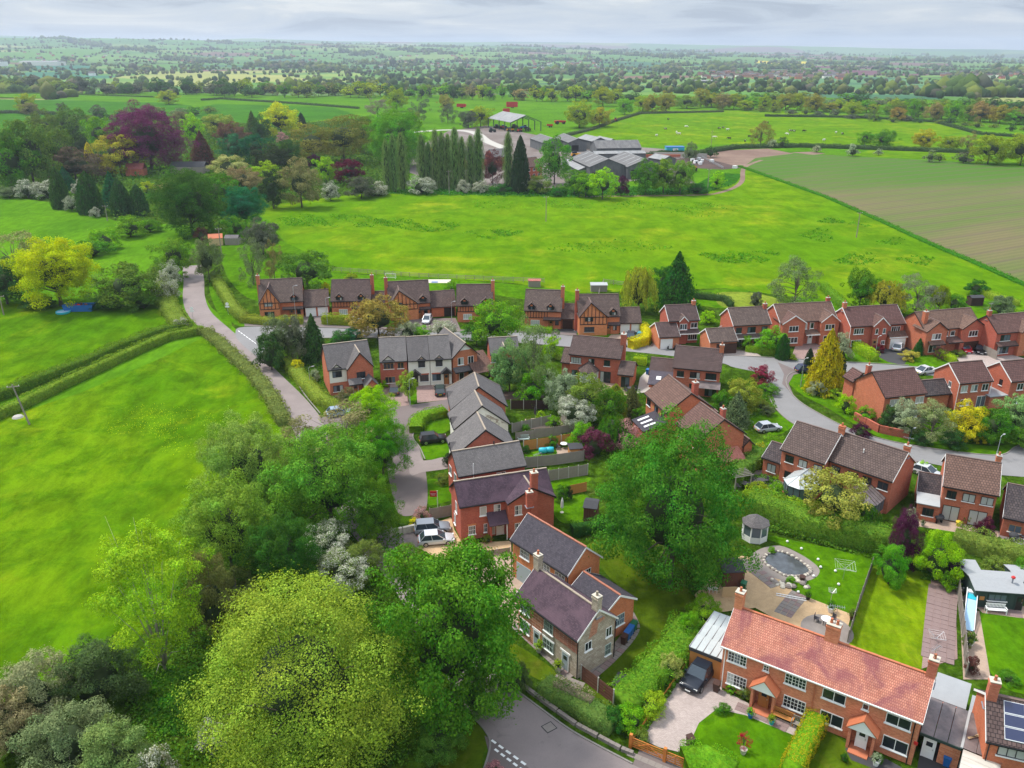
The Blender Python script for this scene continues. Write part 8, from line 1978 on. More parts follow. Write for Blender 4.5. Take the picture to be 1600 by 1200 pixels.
F("dark fence between the two brown roofed houses on the right",1.7,"dark_fence_wood","board",(1424,812),(1436,765))
F("fence behind the muck yard pens",1.2,"galvanised","rail",(1040,250),(1095,246),(1130,264),post="galvanised",panel=3)
o=thing("field_gate",985,1168,"orange five bar gate across the pink drive","gate");a=gp(985,1168).xy;b=gp(1038,1190).xy;c=gp(1068,1203).xy;o.rotation_euler.z=math.atan2(b.y-a.y,b.x-a.x);L1=(b-a).length;L2=(c-b).length
for x in (0,L1): bxs(o,0,("gate_post","orange_gate_wood",(x-.13,x+.13,-.13,.13,0,1.5)))
for (x0,x1) in ((.16,L1-.16),(L1+.16,L1+L2)):
 for z in (.25,.48,.7,.92,1.15): bxs(o,0,("rail","orange_gate_wood",(x0,x1,-.03,.03,z-.045,z+.045)))
 xm=(x0+x1) / 2;bxs(o,0,("stile","orange_gate_wood",(xm-.05,xm+.05,-.05,-.031,.2,1.19)))
 for (p,q) in ((x0,xm),(x1,xm)): MB().tube([(p,-.05,.25),(q,-.05,1.12)],.035,4).build("brace",MAT["orange_gate_wood"],o)
s=thing("paving_strip",986,1172,"row of grey kerb slabs under the timber gates","paving",o.rotation_euler.z)
for k in range(9): ubox("slab",MAT["slab_stone"],s,k*.62-.1,k*.62+.5,-.75,-.2,0,.05)
def slabs(name,uv,w,lab,nx=2,m="slab_stone",size=.6,jitter=.02):
 P=smooth_line(G(*uv),6);r=empty(name,(P[0].x,P[0].y,0),0,lab,"path");rr=random.Random(len(lab))
 acc=0;seg=[(P[i+1]-P[i]) for i in range(len(P)-1)];tot=sum(s.length for s in seg);n=int(tot/size)
 for k in range(n):
  d=(k+.5) * size;i=0
  while i < len(seg) - 1 and d > seg[i].length: d -= seg[i].length;i += 1
  dr=seg[i].normalized();p=P[i] + dr * d - P[0];nn=Vector((-dr.y,dr.x))
  for j in range(nx):
   q=p + nn * (w*((j+.5)/nx-.5));a_,b_=size * .47,w / nx * .47
   ubox("slab",MAT[m if rr.random()<.75 else "slab_pink"],r,q.x-a_,q.x+a_,q.y-b_,q.y+b_,.012,.055+rr.random()*jitter,math.atan2(dr.y,dr.x))
slabs("flagstone_path",[(806,975),(850,1015),(900,1060)],1.5,"flagstones along the front of the stone cottage")
slabs("flagstone_path",[(866,1058),(888,1068),(915,1078)],1.6,"flagstones stepping out to the cottage lawn",2)
slabs("flagstone_path",[(912,1062),(950,1030),(985,990),(985,968),(958,925)],1.5,"flagstones round the cottage's gable end")
slabs("patio_path",[(1155,875),(1185,895),(1215,918)],1.7,"grey slab path between gold gravel and pond",2)
slabs("patio_path",[(1250,928),(1235,945),(1222,962)],1.9,"slab path from pond to the back door",3)
slabs("brick_path",[(1474,918),(1470,960),(1464,1040)],3.0,"broken brown slabs beside the striped lawn",4,"slab_pink",.8,.04)
slabs("garden_path",[(1150,1103),(1185,1117),(1232,1140)],1.1,"pale slab path under the bench",2,"slab_pink")
slabs("garden_path",[(1500,935),(1545,950),(1600,962)],1.2,"slabs in front of the green summer house",2,"slab_pink")
pw=G((1194,878),(1199,866),(1219,862),(1241,871),(1260,884),(1267,893),(1260,899),(1246,901),(1228,900),(1210,891))
wpoly("pond_apron",G((1172,872),(1188,858),(1218,853),(1250,866),(1276,884),(1280,896),(1268,906),(1240,910),(1205,902),(1185,890)),.046,MAT["slab_stone"],"stone apron round the pond",smooth=4)
wpoly("pond_water",pw,.052,MAT["pond_water"],"dark water of the garden pond",smooth=5)
r=empty("pond_edging",(pw[0].x,pw[0].y,0),0,"ring of rough stones round the garden pond","pond edging");ring=smooth_ring(pw,6)
st=[MB().lathe([(.02,0),(.2,.02),(.24,.1),(.15,.2),(.02,.23)],7).mesh("stone",MAT["slab_stone"]),MB().lathe([(.02,0),(.22,.02),(.2,.13),(.1,.19),(.02,.2)],6).mesh("stone",MAT["pale_stone"])]
for k,p in enumerate(ring): inst("stone",st[k % 2],r,(p.x-pw[0].x,p.y-pw[0].y,.03),(0,0,k),(random.uniform(.7,1.2),random.uniform(.7,1.2),random.uniform(.7,1.2)))
r=thing("rockery",1234,912,"rockery of tumbled stones beside the pond","rockery")
for k in range(26): inst("stone",st[k % 2],r,(random.uniform(-1.9,1.9),random.uniform(-.9,.9),0),(0,0,k),[random.uniform(.8,1.7)]*3)
T([("bush",1235,910,902,14,"fresh","green fern clump on the pond rockery"),("bush",1206,864,858,12,"fresh","water plants at the pond's far end")])
wpoly("patio_circle",[gp(1292,985).xy+q*2.6 for q in circle_pts(1,24)],.045,MAT["slab_stone"],"round stone circle on the gravel terrace")
def dryer(u,v,lab,h=1.9,r_=1.5,n=4):
 o=thing("rotary_dryer",u,v,lab,"clothes dryer",.5);MB().tube([(0,0,0),(0,0,h)],.03,6).build("pole",MAT["aerial_metal"],o);lines=MB()
 for k in range(n):
  a=k * 2 * math.pi / n;MB().tube([(0,0,h-.45),(r_*math.cos(a),r_*math.sin(a),h)],.025,5).build("arm",MAT["aerial_metal"],o)
 for q in (.5,.75,1.0):
  for k in range(n):
   a,b=k * 2 * math.pi / n,(k+1) * 2 * math.pi / n;z=h - .45 + .45 * q;lines.tube([(r_*q*math.cos(a),r_*q*math.sin(a),z),(r_*q*math.cos(b),r_*q*math.sin(b),z)],.008,3)
 lines.build("line",MAT["white_plastic"],o)
dryer(1317,905,"open rotary dryer on the pond lawn");dryer(1297,945,"half folded rotary dryer by the gravel edge",1.9,.55);dryer(1462,1003,"small clothes dryer on the brick path",.9,1.0);dryer(1588,862,"rotary dryer with a grey cover on the right patio",1.5,.9)
def table_set(u,v,lab,n=3,m="rattan",r_=.55,rz=.0,seat="rattan"):
 o=thing("garden_table",u,v,lab,"garden furniture",rz,.04);MB().lathe([(r_,.70),(r_,.74)],16).build("tabletop",MAT[m],o)
 for k in range(4): a=k * 1.57 + .4;ubox("leg",MAT["black_metal"],o,.35*math.cos(a)-.025,.35*math.cos(a)+.025,.35*math.sin(a)-.025,.35*math.sin(a)+.025,0,.7)
 for k in range(n):
  a=k * 2 * math.pi / n + .5;c=empty("garden_chair",(o.location.x+math.cos(a)*(r_+.4),o.location.y+math.sin(a)*(r_+.4),.04),a+math.pi/2,"garden chair number %s round the %s" % (("one","two","three","four")[k],lab[:lab.find(" on") if " on" in lab else 99]),"chair","garden chairs")
  chair(c,seat)
def chair(c,seat,w=.5):
 bxs(c,0,("seat",seat,(-w/2,w/2,-.25,.25,.40,.45)),("backrest",seat,(-w/2,w/2,-.27,-.22,.46,.92)))
 for x in (-1,1):
  for y in (-1,1): ubox("leg",MAT[seat],c,x*(w/2-.05)-.02,x*(w/2-.05)+.02,y*.2-.02,y*.2+.02,0,.4)
table_set(1290,976,"round glass table on the stone circle",3,"white_plastic");table_set(1189,757,"dark round table on the side patio",3);table_set(1162,762,"low dark table by the pergola on the side patio",2);table_set(985,612,"dark dining table on the pale patio of the long house",4);table_set(881,700,"little white table on the shed patio",2,"white_plastic");table_set(1600,846,"dark table at the right edge on the patio",2)
for k,(u,v) in enumerate(((1109,925),(1117,926))):
 c=thing("garden_chair",u,v,("left" if k==0 else "right")+" of two white plastic chairs by the beech","chair",.3-k*.5);chair(c,"white_plastic")
def bench(u,v,lab,m,L,rz):
 c=thing("garden_bench",u,v,lab,"bench",rz,.05)
 for k in range(4): ubox("seat_slat",MAT[m],c,-L/2,L/2,-.25+k*.13,-.15+k*.13,.42,.46)
 for k in range(max(4,int(L/.14))): ubox("back_slat",MAT[m],c,-L/2+.06+k*.14,-L/2+.14+k*.14,.29,.32,.5,.9)
 ubox("top_rail",MAT[m],c,-L/2,L/2,.28,.33,.9,.98)
 for x in (-1,1): ubox("armrest",MAT[m],c,x*L/2-.04,x*L/2+.04,-.25,.3,.62,.67);ubox("leg",MAT[m],c,x*L/2-.04,x*L/2+.04,-.25,-.18,0,.62);ubox("leg",MAT[m],c,x*L/2-.04,x*L/2+.04,.24,.3,0,.62)
sr=SH.root.rotation_euler.z
bench(1222,1126,"orange timber bench under the left bay window","orange_fence_wood",1.9,sr);bench(1245,1137,"small brown bench at the hedge end","grey_fence_wood",1.0,sr);bench(1555,958,"white slatted bench before the green summer house","white_paint",2.0,-.12);bench(818,690,"pale green garden seat on the narrow lawn","sage_frame",1.7,.1)
wheelie_bin(1119,1080,"brown_plastic","brown bin at the corner of the red roofed pair",sr);wheelie_bin(1078,1166,"brown_plastic","brown bin at the edge of the pink drive",.4)
for (u,v,m,lab) in ((975,1006,"brown_plastic","brown bin nearest us at the cottage gable"),(980,999,"blue_plastic","blue bin, nearer one at the cottage gable"),(985,992,"blue_plastic","blue bin, farther one at the cottage gable"),(990,985,"green_plastic","green bin last in the cottage row"),(1476,1176,"green_plastic","green bin by the white side door"),(1478,1196,"blue_plastic","blue bin on the black side yard, left"),(1484,1192,"blue_plastic","blue bin on the black side yard, right"),(1012,585,"blue_plastic","blue bin in the narrow side passage"),(1386,538,"blue_plastic","blue bin left of the white garage door"),(1418,540,"blue_plastic","blue bin right of the white garage door"),(1161,922,"green_plastic","dark green bin by the beige board")): wheelie_bin(u,v,m,lab,sr)
def pot(u,v,lab,m="terracotta",s=1.0,plant="fresh",pm="far",hp=.9):
 o=thing("plant_pot",u,v,lab,"plant pot",0,.05);MB().lathe([(.14*s,0),(.22*s,.34*s),(.24*s,.38*s),(.19*s,.36*s)],12).build("pot",MAT[m],o)
 if plant: inst("plant",PROTO["farbush"][0][0],o,(0,0,(.3+hp*.4)*s),(0,0,u),(.3*s,.3*s,hp*.5*s),col(plant))
for a in ((842,1019,"potted bay tree left of the cottage's first door","concrete",1.6,"lime"),(872,1050,"potted shrub beside the cottage's right hand door","concrete",1.6,"oak"),(1161,1178,"stone tub holding the crimson acer","pale_stone",1.4,None),(1172,1122,"blue pot left of the oak door","blue_plastic",1.2,"fresh"),(1205,1132,"teal pot right of the oak door","turquoise",1.2,"oak"),(1368,1196,"tall white urn with flowers by the right front door","white_plastic",1.4,"silver"),(1297,957,"white trough of plants at the gravel edge","white_plastic",1.6,"mid"),(1253,908,"black tub on the pond rockery","brown_plastic",1.6,None),(1262,937,"dark square planter by the aluminium ladder","black_metal",1.3,"mid"),(1331,968,"dark pot by the garden fence","brown_plastic",1.5,"olive"),(1497,822,"yellow round pot on the long patio","yellow_plastic",1.6,None),(1497,834,"dark trough on the patio edge","brown_plastic",1.3,None),(1506,818,"small terracotta pot by the patio door","terracotta",1,"mid"),(1513,819,"second terracotta pot by the patio door","terracotta",1.2,"oak"),(1441,822,"grey pot on the patio's left end","concrete",1,"greyg"),(1239,1166-60,"pot on the windowsill side of the bench","concrete",.8,None),(1516,1008,"white bowl planter in the junk row","white_plastic",1.6,"pinkbush" and "mid")): pot(*a)
for k,(u,v) in enumerate(((1230,848),(1252,859),(1278,876),(1282,888),(1271,902),(1305,894),(1310,915),(1247,927))):
 o=thing("globe_light",u,v,"small white globe light number %d clockwise round the pond lawn" % (k+1),"garden light",0,.02);o["label"]=("white globe light at the lawn's far corner","white globe light on the pond's far side","white globe light at the pond rim, right","white globe light just below the rim one","white globe light at the pond's near right","white globe light under the open dryer","white globe light alone on the lawn","white globe light by the rockery")[k]
 MB().lathe([(.02,.02),(.13,.07),(.17,.17),(.13,.28),(.02,.33)],10).build("globe",MAT["white_plastic"],o,smooth=True);MB().lathe([(.07,0),(.07,.05)],8).build("base",MAT["black_metal"],o)
o=thing("ladder",1236,934,"aluminium ladder lying on the gravel by the rockery","ladder",-.32,.06);bxs(o,0,("rail","white_paint",(-1.6,1.6,-.22,-.15,0,.07)),("rail","white_paint",(-1.6,1.6,.15,.22,0,.07)))
for k in range(10): ubox("rung",MAT["alloy"],o,-1.5+k*.33,-1.46+k*.33,-.15,.15,.01,.05)
def parasol(u,v,lab,m,h=2.4):
 o=thing("parasol",u,v,lab,"parasol");MB().tube([(0,0,0),(0,0,h)],.03,6).build("pole",MAT["aerial_metal"],o);MB().lathe([(.05,h-1.6),(.2,h-1.4),(.16,h-.5),(.04,h)],10).build("canopy",MAT[m],o);MB().lathe([(.25,0),(.25,.08)],10).build("base",MAT["concrete"],o)
parasol(878,801,"closed white parasol on the small lawn","white_paint",2.2);parasol(836,656,"closed dark parasol in the paved yard","dark_felt",2.5)
for k,u in enumerate((848,859)): o=thing("garden_drum",u,708-k,("left","right")[k]+" of two pale green drums on the lawn","drum",.1);inst("drum",MB().lathe([(.1,-.6),(.42,-.55),(.45,0),(.42,.55),(.1,.6)],14).mesh("drum",MAT["turquoise"],True),o,(0,0,.46),(0,math.pi/2,0));bxs(o,0,("stand","aerial_metal",(-.4,.4,-.4,-.34,0,.08),(-.4,.4,.34,.4,0,.08)))
def shed(u,v,lab,w,d,h,roofm,wallm,rz=.0,rise=.5,ox=.12,door_m=None,name="garden_shed",mono=False):
 o=thing(name,u,v,lab,"shed",rz);n=max(3,int(w/.3))
 for k in range(n): ubox("board",MAT[wallm],o,-w/2+w*k/n+.005,-w/2+w*(k+1)/n-.005,-.02-.012*(k % 2),.03,0,h)
 bxs(o,0,("wall",wallm,(-w/2,-w/2+.05,.03,d,0,h),(w/2-.05,w/2,.03,d,0,h),(-w/2+.05,w/2-.05,d-.05,d,0,h)))
 if mono: MB().prism([(-w/2-ox,-ox,h),(w/2+ox,-ox,h),(w/2+ox,d+ox,h+rise),(-w/2-ox,d+ox,h+rise)],(0,0,.01),(0,0,.09)).build("roof",MAT[roofm],o)
 else:
  m=MB();m.prism([(-w/2-ox,-ox,h),(w/2+ox,-ox,h),(w/2+ox,d/2,h+rise),(-w/2-ox,d/2,h+rise)],(0,0,.01),(0,0,.07));m.prism([(-w/2-ox,d/2,h+rise),(w/2+ox,d/2,h+rise),(w/2+ox,d+ox,h),(-w/2-ox,d+ox,h)],(0,0,.01),(0,0,.07));m.build("roof",MAT[roofm],o)
 if door_m: door(o,w*.28,-.045,0,.8,1.8,mat=door_m,frame=door_m,glazed=False)
 return o
o=shed(1557,951,"dark green summer house with a grey felt roof and a red topped flue",4.9,3.6,2.2,"shed_felt","shed_green",-.13,.45,.25,mono=False);window(o,-.2,-.05,1.45,1.9,.8,frame="shed_green",nx=3);MB().tube([(0,0,2.3),(0,0,3.2)],.08,8).build("flue",MAT["lead"],o,(1.5,1.2,0));MB().lathe([(.2,3.2),(.22,3.35),(.1,3.45)],10).build("flue_cap",MAT["red_paint"],o,(1.5,1.2,0));ubox("noticeboard",MAT["orange_fence_wood"],o,-2.0,-1.5,-.09,-.05,1.0,1.45);ubox("noticeboard",MAT["orange_fence_wood"],o,1.9,2.3,-.09,-.05,1.2,1.5);door(o,2.05,-.06,0,.8,1.9,mat="black_timber",frame="shed_green")
shed(1508,915,"small grey roofed shed left of the summer house",2.2,1.6,2.1,"shed_felt","shed_green",-.13,.15,.15,mono=True);shed(1607,935,"grey felt roofed shed at the right edge beside the summer house",3.4,3.0,2.1,"shed_felt","shed_green",-.13,.3)
shed(1145,918,"dark old shed under the beech by the beige board",2.4,2.6,2.0,"dark_felt","brown_fence_wood",.1,.5);o=thing("timber_board",1139,932,"upright beige board leaning by the beech shed","board",.05);bxs(o,0,("board","cream_timber",(-.8,.8,-.05,.02,.02,1.25)),("batten","grey_fence_wood",(-.85,.85,.02,.08,1.1,1.2)))
shed(900,716,"small dark roofed shed with an orange side, inside the fence",1.9,1.3,1.5,"dark_felt","orange_fence_wood",.15,.25,mono=True);shed(921,816,"reddish brown shed door end under the beech",1.6,2.4,2.0,"dark_felt","brown_fence_wood",-.25,.4);shed(912,695,"little blue storage box behind the fences",1.1,.8,1.0,"blue_plastic","dark_fence_wood",.1,.1,mono=True)
shed(972,1088,"dark felt covered box behind the cottage fence",2.0,1.5,.9,"dark_felt","dark_fence_wood",-.5,.2,mono=True);shed(293,267+4,"long dark roofed pavilion on the park lawn",16,8,3,"dark_felt","grey_fence_wood",0,2);shed(211,275,"brick red roofed hut on the park lawn",8,6,3,"clay_tile","red_brick",.1,2.5);shed(1526,478,"black garden shed behind the twin gabled house",3,2,1.9,"dark_felt","dark_fence_wood",.1,.4);shed(362,383,"brown garden shed beside the lane top",4,3,2,"grey_tile","grey_fence_wood",0,.8);shed(338,384,"orange roofed hut at the lane top",4,4,2.2,"terracotta","cream_timber",.3,1.0);shed(936,442+14,"pale roofed store behind the half timbered house with willow",4,2,1.6,"sheet_grey","grey_fence_wood",0,.2,mono=True);shed(835,449,"pinkish hut behind the fifth half timbered house",3,2,1.6,"clay_tile","grey_fence_wood",0,.3)
o=thing("gazebo",1178,840,"white framed octagonal garden house beside the beech","gazebo",.2)
for k in range(8):
 a,b=k * math.pi / 4,(k+1) * math.pi / 4;A3,B3=(1.5*math.cos(a),1.5*math.sin(a)),(1.5*math.cos(b),1.5*math.sin(b));MB().prism([(A3[0]*1.15,A3[1]*1.15,2.2),(B3[0]*1.15,B3[1]*1.15,2.2),(0,0,3.3)],(0,0,0),(0,0,.06)).build("roof_sheet",MAT["grey_tile"],o);ubox("post",MAT["white_paint"],o,A3[0]-.06,A3[0]+.06,A3[1]-.06,A3[1]+.06,0,2.2)
 m_=((A3[0]+B3[0])/2,(A3[1]+B3[1])/2);rz=math.atan2(B3[1]-A3[1],B3[0]-A3[0]);ubox("panel",MAT["white_paint"],o,m_[0]-.5,m_[0]+.5,m_[1]-.03,m_[1]+.03,0,.8,rz);ubox("pane",MAT["pane_mid"],o,m_[0]-.5,m_[0]+.5,m_[1]-.015,m_[1]+.015,.82,2.1,rz)
o=thing("pergola",1160,765,"timber pergola on the side patio","pergola",.3)
for x in (-1.2,1.2):
 for y in (0,1.8): ubox("post",MAT["grey_fence_wood"],o,x-.06,x+.06,y-.06,y+.06,0,2.1)
for k in range(6): ubox("beam",MAT["grey_fence_wood"],o,-1.4,1.4,-.2+k*.4,-.12+k*.4,2.1,2.2)
o=thing("water_slide",1512,988,"long pale blue slide with a turquoise top, beside the garden fence","slide",-.5)
MB().prism([(-.45,0,.25),(.45,0,.25),(.45,4.4,1.2),(-.45,4.4,1.2)],(0,0,0),(0,0,.06)).build("chute",MAT["pale_blue_plastic"],o);bxs(o,0,("platform","turquoise",(-.45,.45,4.42,5.4,1.15,1.3)),("top_panel","white_plastic",(-.5,.5,5.4,6.0,1.2,1.5)))
for x in (-.5,.5): MB().tube([(x,0,.45),(x,4.4,1.4),(x,6,1.6)],.05,5).build("side_rail",MAT["white_plastic"],o);MB().tube([(x,5.2,0),(x,5.2,1.4)],.04,5).build("leg",MAT["galvanised"],o)
o=thing("cold_frame",1504,925,"white framed greenhouse panels beside the blue slide","cold frame",-.1,.02)
for k in range(3): bxs(o,0,("pane","pane_mid",(-.75,.75,k*.75+.04,k*.75+.71,.5+.15*k,.53+.15*k)));ubox("bar",MAT["white_paint"],o,-.8,.8,k*.75-.04,k*.75+.03,.48+.15*k,.56+.15*k)
bxs(o,0,("base","grey_fence_wood",(-.75,.75,0,2.2,0,.47)))
o=thing("child_bicycle",1512,1000,"pink and white child's bicycle in the junk row","bicycle",.4,.02)
for x in (-.4,.4): inst("wheel",MB().lathe([(.2,-.02),(.27,-.03),(.27,.03),(.2,.02)],14).mesh("cycle_wheel",MAT["pink_plastic"]),o,(x,0,.27),(math.pi/2,0,0))
MB().tube([(-.4,0,.27),(-.1,0,.6),(.32,0,.62),(.4,0,.27)],.03,5).build("frame",MAT["white_plastic"],o);ubox("saddle",MAT["black_metal"],o,-.22,.0,-.07,.07,.64,.69);MB().tube([(.3,-.2,.8),(.32,0,.78),(.3,.2,.8)],.02,4).build("handlebar",MAT["pink_plastic"],o)
chair(thing("garden_chair",1519,966,"white garden chair on the pink path by the slide","chair",1.0),"white_plastic")
o=thing("swing_seat",1529,473,"pair of dark garden seats on the far lawn","seat");chair(o,"black_metal",1.0)
o=thing("barbecue",1466,817,"covered black barbecue on the long patio","barbecue",.2,.05);MB().lathe([(.1,.5),(.5,.6),(.6,.8),(.5,1.05),(.1,1.12)],10).build("cover",MAT["dark_felt"],o,smooth=True);bxs(o,0,("stand","black_metal",(-.4,-.34,-.2,.2,0,.6),(.34,.4,-.2,.2,0,.6)))
o=thing("barbecue",1582,846,"rounded black barbecue at the right edge patio","barbecue",.2,.05);MB().lathe([(.1,.5),(.5,.6),(.6,.85),(.4,1.1),(.1,1.2)],10).build("cover",MAT["dark_felt"],o,smooth=True);bxs(o,0,("stand","black_metal",(-.4,-.34,-.2,.2,0,.6),(.34,.4,-.2,.2,0,.6)))
o=thing("football_goal",610,436,"white football goal on the lawn by the meadow fence","goal");fr=MB()
for x in (-1.3,1.3): fr.tube([(x,0,0),(x,0,1.5),(x,1.0,1.2),(x,1.3,0)],.06,5)
fr.tube([(-1.3,0,1.5),(1.3,0,1.5)],.06,5);fr.tube([(-1.3,1.3,.05),(1.3,1.3,.05)],.05,5);fr.build("frame",MAT["white_paint"],o);nt=MB()
for k in range(1,9): nt.tube([(-1.3+k*.29,0,1.5),(-1.3+k*.29,1.0,1.2),(-1.3+k*.29,1.3,.05)],.012,3)
for k in range(1,4): nt.tube([(-1.3,1.0+.1*k,1.2-.38*k),(1.3,1.0+.1*k,1.2-.38*k)],.012,3)
nt.build("net",MAT["white_plastic"],o)
o=thing("sand_pit",682,440,"pale play area with a blue mat behind the catslide house","play area");bxs(o,0,("base","pale_stone",(-3.6,3.6,-1.5,2.0,0,.06)),("mat","blue_plastic",(-1.2,.4,-1.2,-.3,.062,.12)))
o=thing("skip",125,485,"long blue open container full of red scrap under the yellow oak","skip",.05);m=MB();m.prism([(-3.0,-1,0),(3.0,-1,0),(3.4,-1,1.5),(-3.4,-1,1.5)],(0,0,0),(0,.06,0));m.prism([(-3.0,1,0),(3.0,1,0),(3.4,1,1.5),(-3.4,1,1.5)],(0,0,0),(0,.06,0));m.prism([(-3,-.94,0),(-3,1,0),(-3.4,1,1.5),(-3.4,-.94,1.5)],(0,0,0),(.06,0,0));m.prism([(3,-.94,0),(3,1,0),(3.4,1,1.5),(3.4,-.94,1.5)],(0,0,0),(-.06,0,0));m.build("body",MAT["blue_plastic"],o)
for k in range(9): inst("scrap",UNIT.mesh("scrap",MAT[("red_paint","brown_fence_wood","dark_machine")[k % 3]]),o,(random.uniform(-2.5,2.5),random.uniform(-.6,.6),1.3),(k,k*.7,k*1.3),(random.uniform(.4,1.2),.5,.3))
o=thing("paddling_pool",99,489,"round pale blue paddling pool beside the blue container","pool");MB().lathe([(1.45,0),(1.55,.1),(1.55,.45),(1.4,.45),(1.38,.12)],20).build("rim",MAT["turquoise"],o);MB().lathe([(1.38,.1),(1.38,.3)],20).build("water",MAT["pale_blue_plastic"],o)
o=thing("tarpaulin",28,652,"pale tarpaulin lump by the leaning pole","tarpaulin");MB().lathe([(.9,0),(.7,.25),(.3,.4),(.05,.42)],9).build("cover",MAT["concrete"],o)
o=thing("manhole_cover",858,1137,"square manhole cover set in the lane","manhole cover",.6,.052);bxs(o,0,("frame","black_metal",(-.55,.55,-.5,.5,0,.006)),("lid","slab_stone",(-.47,.47,-.42,.42,.006,.012)))
# ------------------------------------------------------------------ farm
def barn(label,A,B,ridge,ze=5.0,slope=.38,roof="asbestos_sheet",walls="barn_boarding",dr=None,name="barn",skylights=0,**k):
 h=House(name,label,A,B,ze,ridge,slope,roof=roof,walls=walls,trim="barn_boarding",ridge_mat="sheet_grey",cat="barn");h.block(**k)
 if dr: ubox("doorway",MAT["black_metal"],h.root,h.W-.172,h.W-.10,h.D*dr[0],h.D*dr[1],0,dr[2])  # black plate on the gable, painting the shade inside the opening
 for i in range(skylights):
  x=h.W * (i+.6) / (skylights+.4);s0,s1=h.D * .10,h.D * .44;ubz=h.ze + h.slope * s0 + .03;MB().prism([(x,s0,ubz),(x+1.2,s0,ubz),(x+1.2,s1,h.ze+h.slope*s1+.03),(x,s1,h.ze+h.slope*s1+.03)],(0,0,0),(0,0,.05)).build("roof_light",MAT["pale_sheet"],h.root)
 return h
barn("grey boarded barn left of the dark sheds, its gable towards us",(827.5,216),(847,223),(856,213),5,roof="asbestos_sheet",dr=(.3,.6,3.5))
barn("second pale roofed barn behind the mid green tree",(866,214),(888,223),(892,212.5),5,dr=(.2,.55,3.5))
barn("palest roofed barn at the back of the yard",(902,215.5),(925,221),(925,212),5,roof="pale_sheet")
barn("low pale barn right of the palest one",(926,217),(948,222),(946,214.5),4.5,roof="pale_sheet")
barn("long ridged cattle shed across the yard",(932,232),(1003,231),(962,219),5.5,skylights=0)
h=barn("low lean-to roof of pale sheets below the long cattle shed",(929,240.5),(1010,239.5),(968,235.5),3.4,.2,roof="pale_sheet")
barn("dark gabled barn, left of the front pair, with roof lights",(890,247),(921,261),(935,242),5.5,skylights=4,dr=(.1,.3,3))
barn("dark gabled barn, right of the front pair, with an open doorway",(949,248),(980,261),(994,243),5.5,skylights=4,dr=(.12,.5,4.2))
barn("pale gabled shed behind the yellow green tree",(876,252),(903,266),(893,251),3.4,roof="pale_sheet",dr=(.2,.6,2.6));barn("white roofed shed behind the pens",(1012,246),(1035,250),(1022,239.5),4,roof="pale_sheet")
h=barn("red brown roofed farmhouse behind the poplars",(822,262),(848,259),(832,245),5.2,.8,roof="redbrown_tile",walls="red_brick",name="farmhouse");[window(h.root,h.W*f,.27,z,1.3,1.3) for f in (.2,.5,.8) for z in (1.4,4.0)]
h=barn("slate roofed farm building seen through the poplars",(772,246),(800,244),(782,232),4.6,.7,roof="grey_tile",walls="red_brick",name="farm_building");h=barn("old brick farm cottage beyond the hawthorns",(728,250),(760,248),(742,233),4.6,.7,roof="grey_tile",walls="mellow_brick",name="farm_building")
a=gp(762,184.7,6.5).xy;b=gp(797.5,191.6,6.5).xy;d=(b-a).normalized();o=empty("open_barn",(a.x,a.y,0),math.atan2(d.y,d.x),"open sided steel barn with a pale roof over stored machines","barn");L=(b-a).length;Wd=24.0
hr=11.0
for (x0,x1,m) in ((0,L,0),):
 MB().prism([(0,0,6.5),(L,0,6.5),(L,Wd/2,hr),(0,Wd/2,hr)],(0,0,0),(0,0,.2)).build("roof",MAT["pale_sheet"],o);MB().prism([(0,Wd/2,hr),(L*.35,Wd/2,hr),(L*.35,Wd,6.5),(0,Wd,6.5)],(0,0,0),(0,0,.2)).build("roof",MAT["pale_sheet"],o)
for k in range(5):
 x=.3 + (L-.6) * k / 4
 for y in (.3,Wd-.3): ubox("column",MAT["shed_green"],o,x-.25,x+.25,y-.25,y+.25,0,6.4)
 MB().tube([(x,.3,6.3),(x,Wd/2,hr-.25),(x,Wd-.3,6.3)],.3,4).build("rafter",MAT["shed_green"],o)
rs=random.Random(8)
def machine(u,v,lab,m,L=3.5,W=1.8,H=1.8,rz=.0,cab=True,name="tractor",cat="tractor"):
 q=thing(name,u,v,lab,cat,rz,.03);wr=H * .32
 MB().prism([(-L/2,-W*.3,wr),(L/2,-W*.3,wr),(L/2,-W*.3,H*.62),(0,-W*.3,H*.72),(-L/2,-W*.3,H*.66)],(0,0,0),(0,W*.6,0)).build("body",MAT[m],q)
 if cab: MB().prism([(-L*.42,-W*.28,H*.66),(0,-W*.28,H*.72),(-L*.05,-W*.26,H),(-L*.38,-W*.26,H)],(0,0,0),(0,W*.54,0)).build("cab",MAT["pane_dark"],q)
 for x,r_ in ((-L*.28,wr),(L*.32,wr*.7)):
  for s in (-1,1): inst("wheel",MB().lathe([(r_*.5,-.2),(r_,-.2),(r_,.2),(r_*.5,.2)],12).mesh("wheel",MAT["tyre"]),q,(x,s*W*.42,r_),(math.pi/2,0,0))
for k in range(9): machine(770+k*7+rs.uniform(-1,1),206+rs.uniform(-6,1),("green","dark","red","dark","yellow","dark","red","dark","dark")[k]+" farm machine in the open barn, number %s from the left" % ("one two three four five six seven eight nine".split()[k]),("shed_green","dark_machine","red_paint","dark_machine","yellow_machine","dark_machine","red_paint","blue_plastic","dark_machine")[k],5,2.4,3,rs.uniform(0,3),name="farm_machine",cat="farm machine")
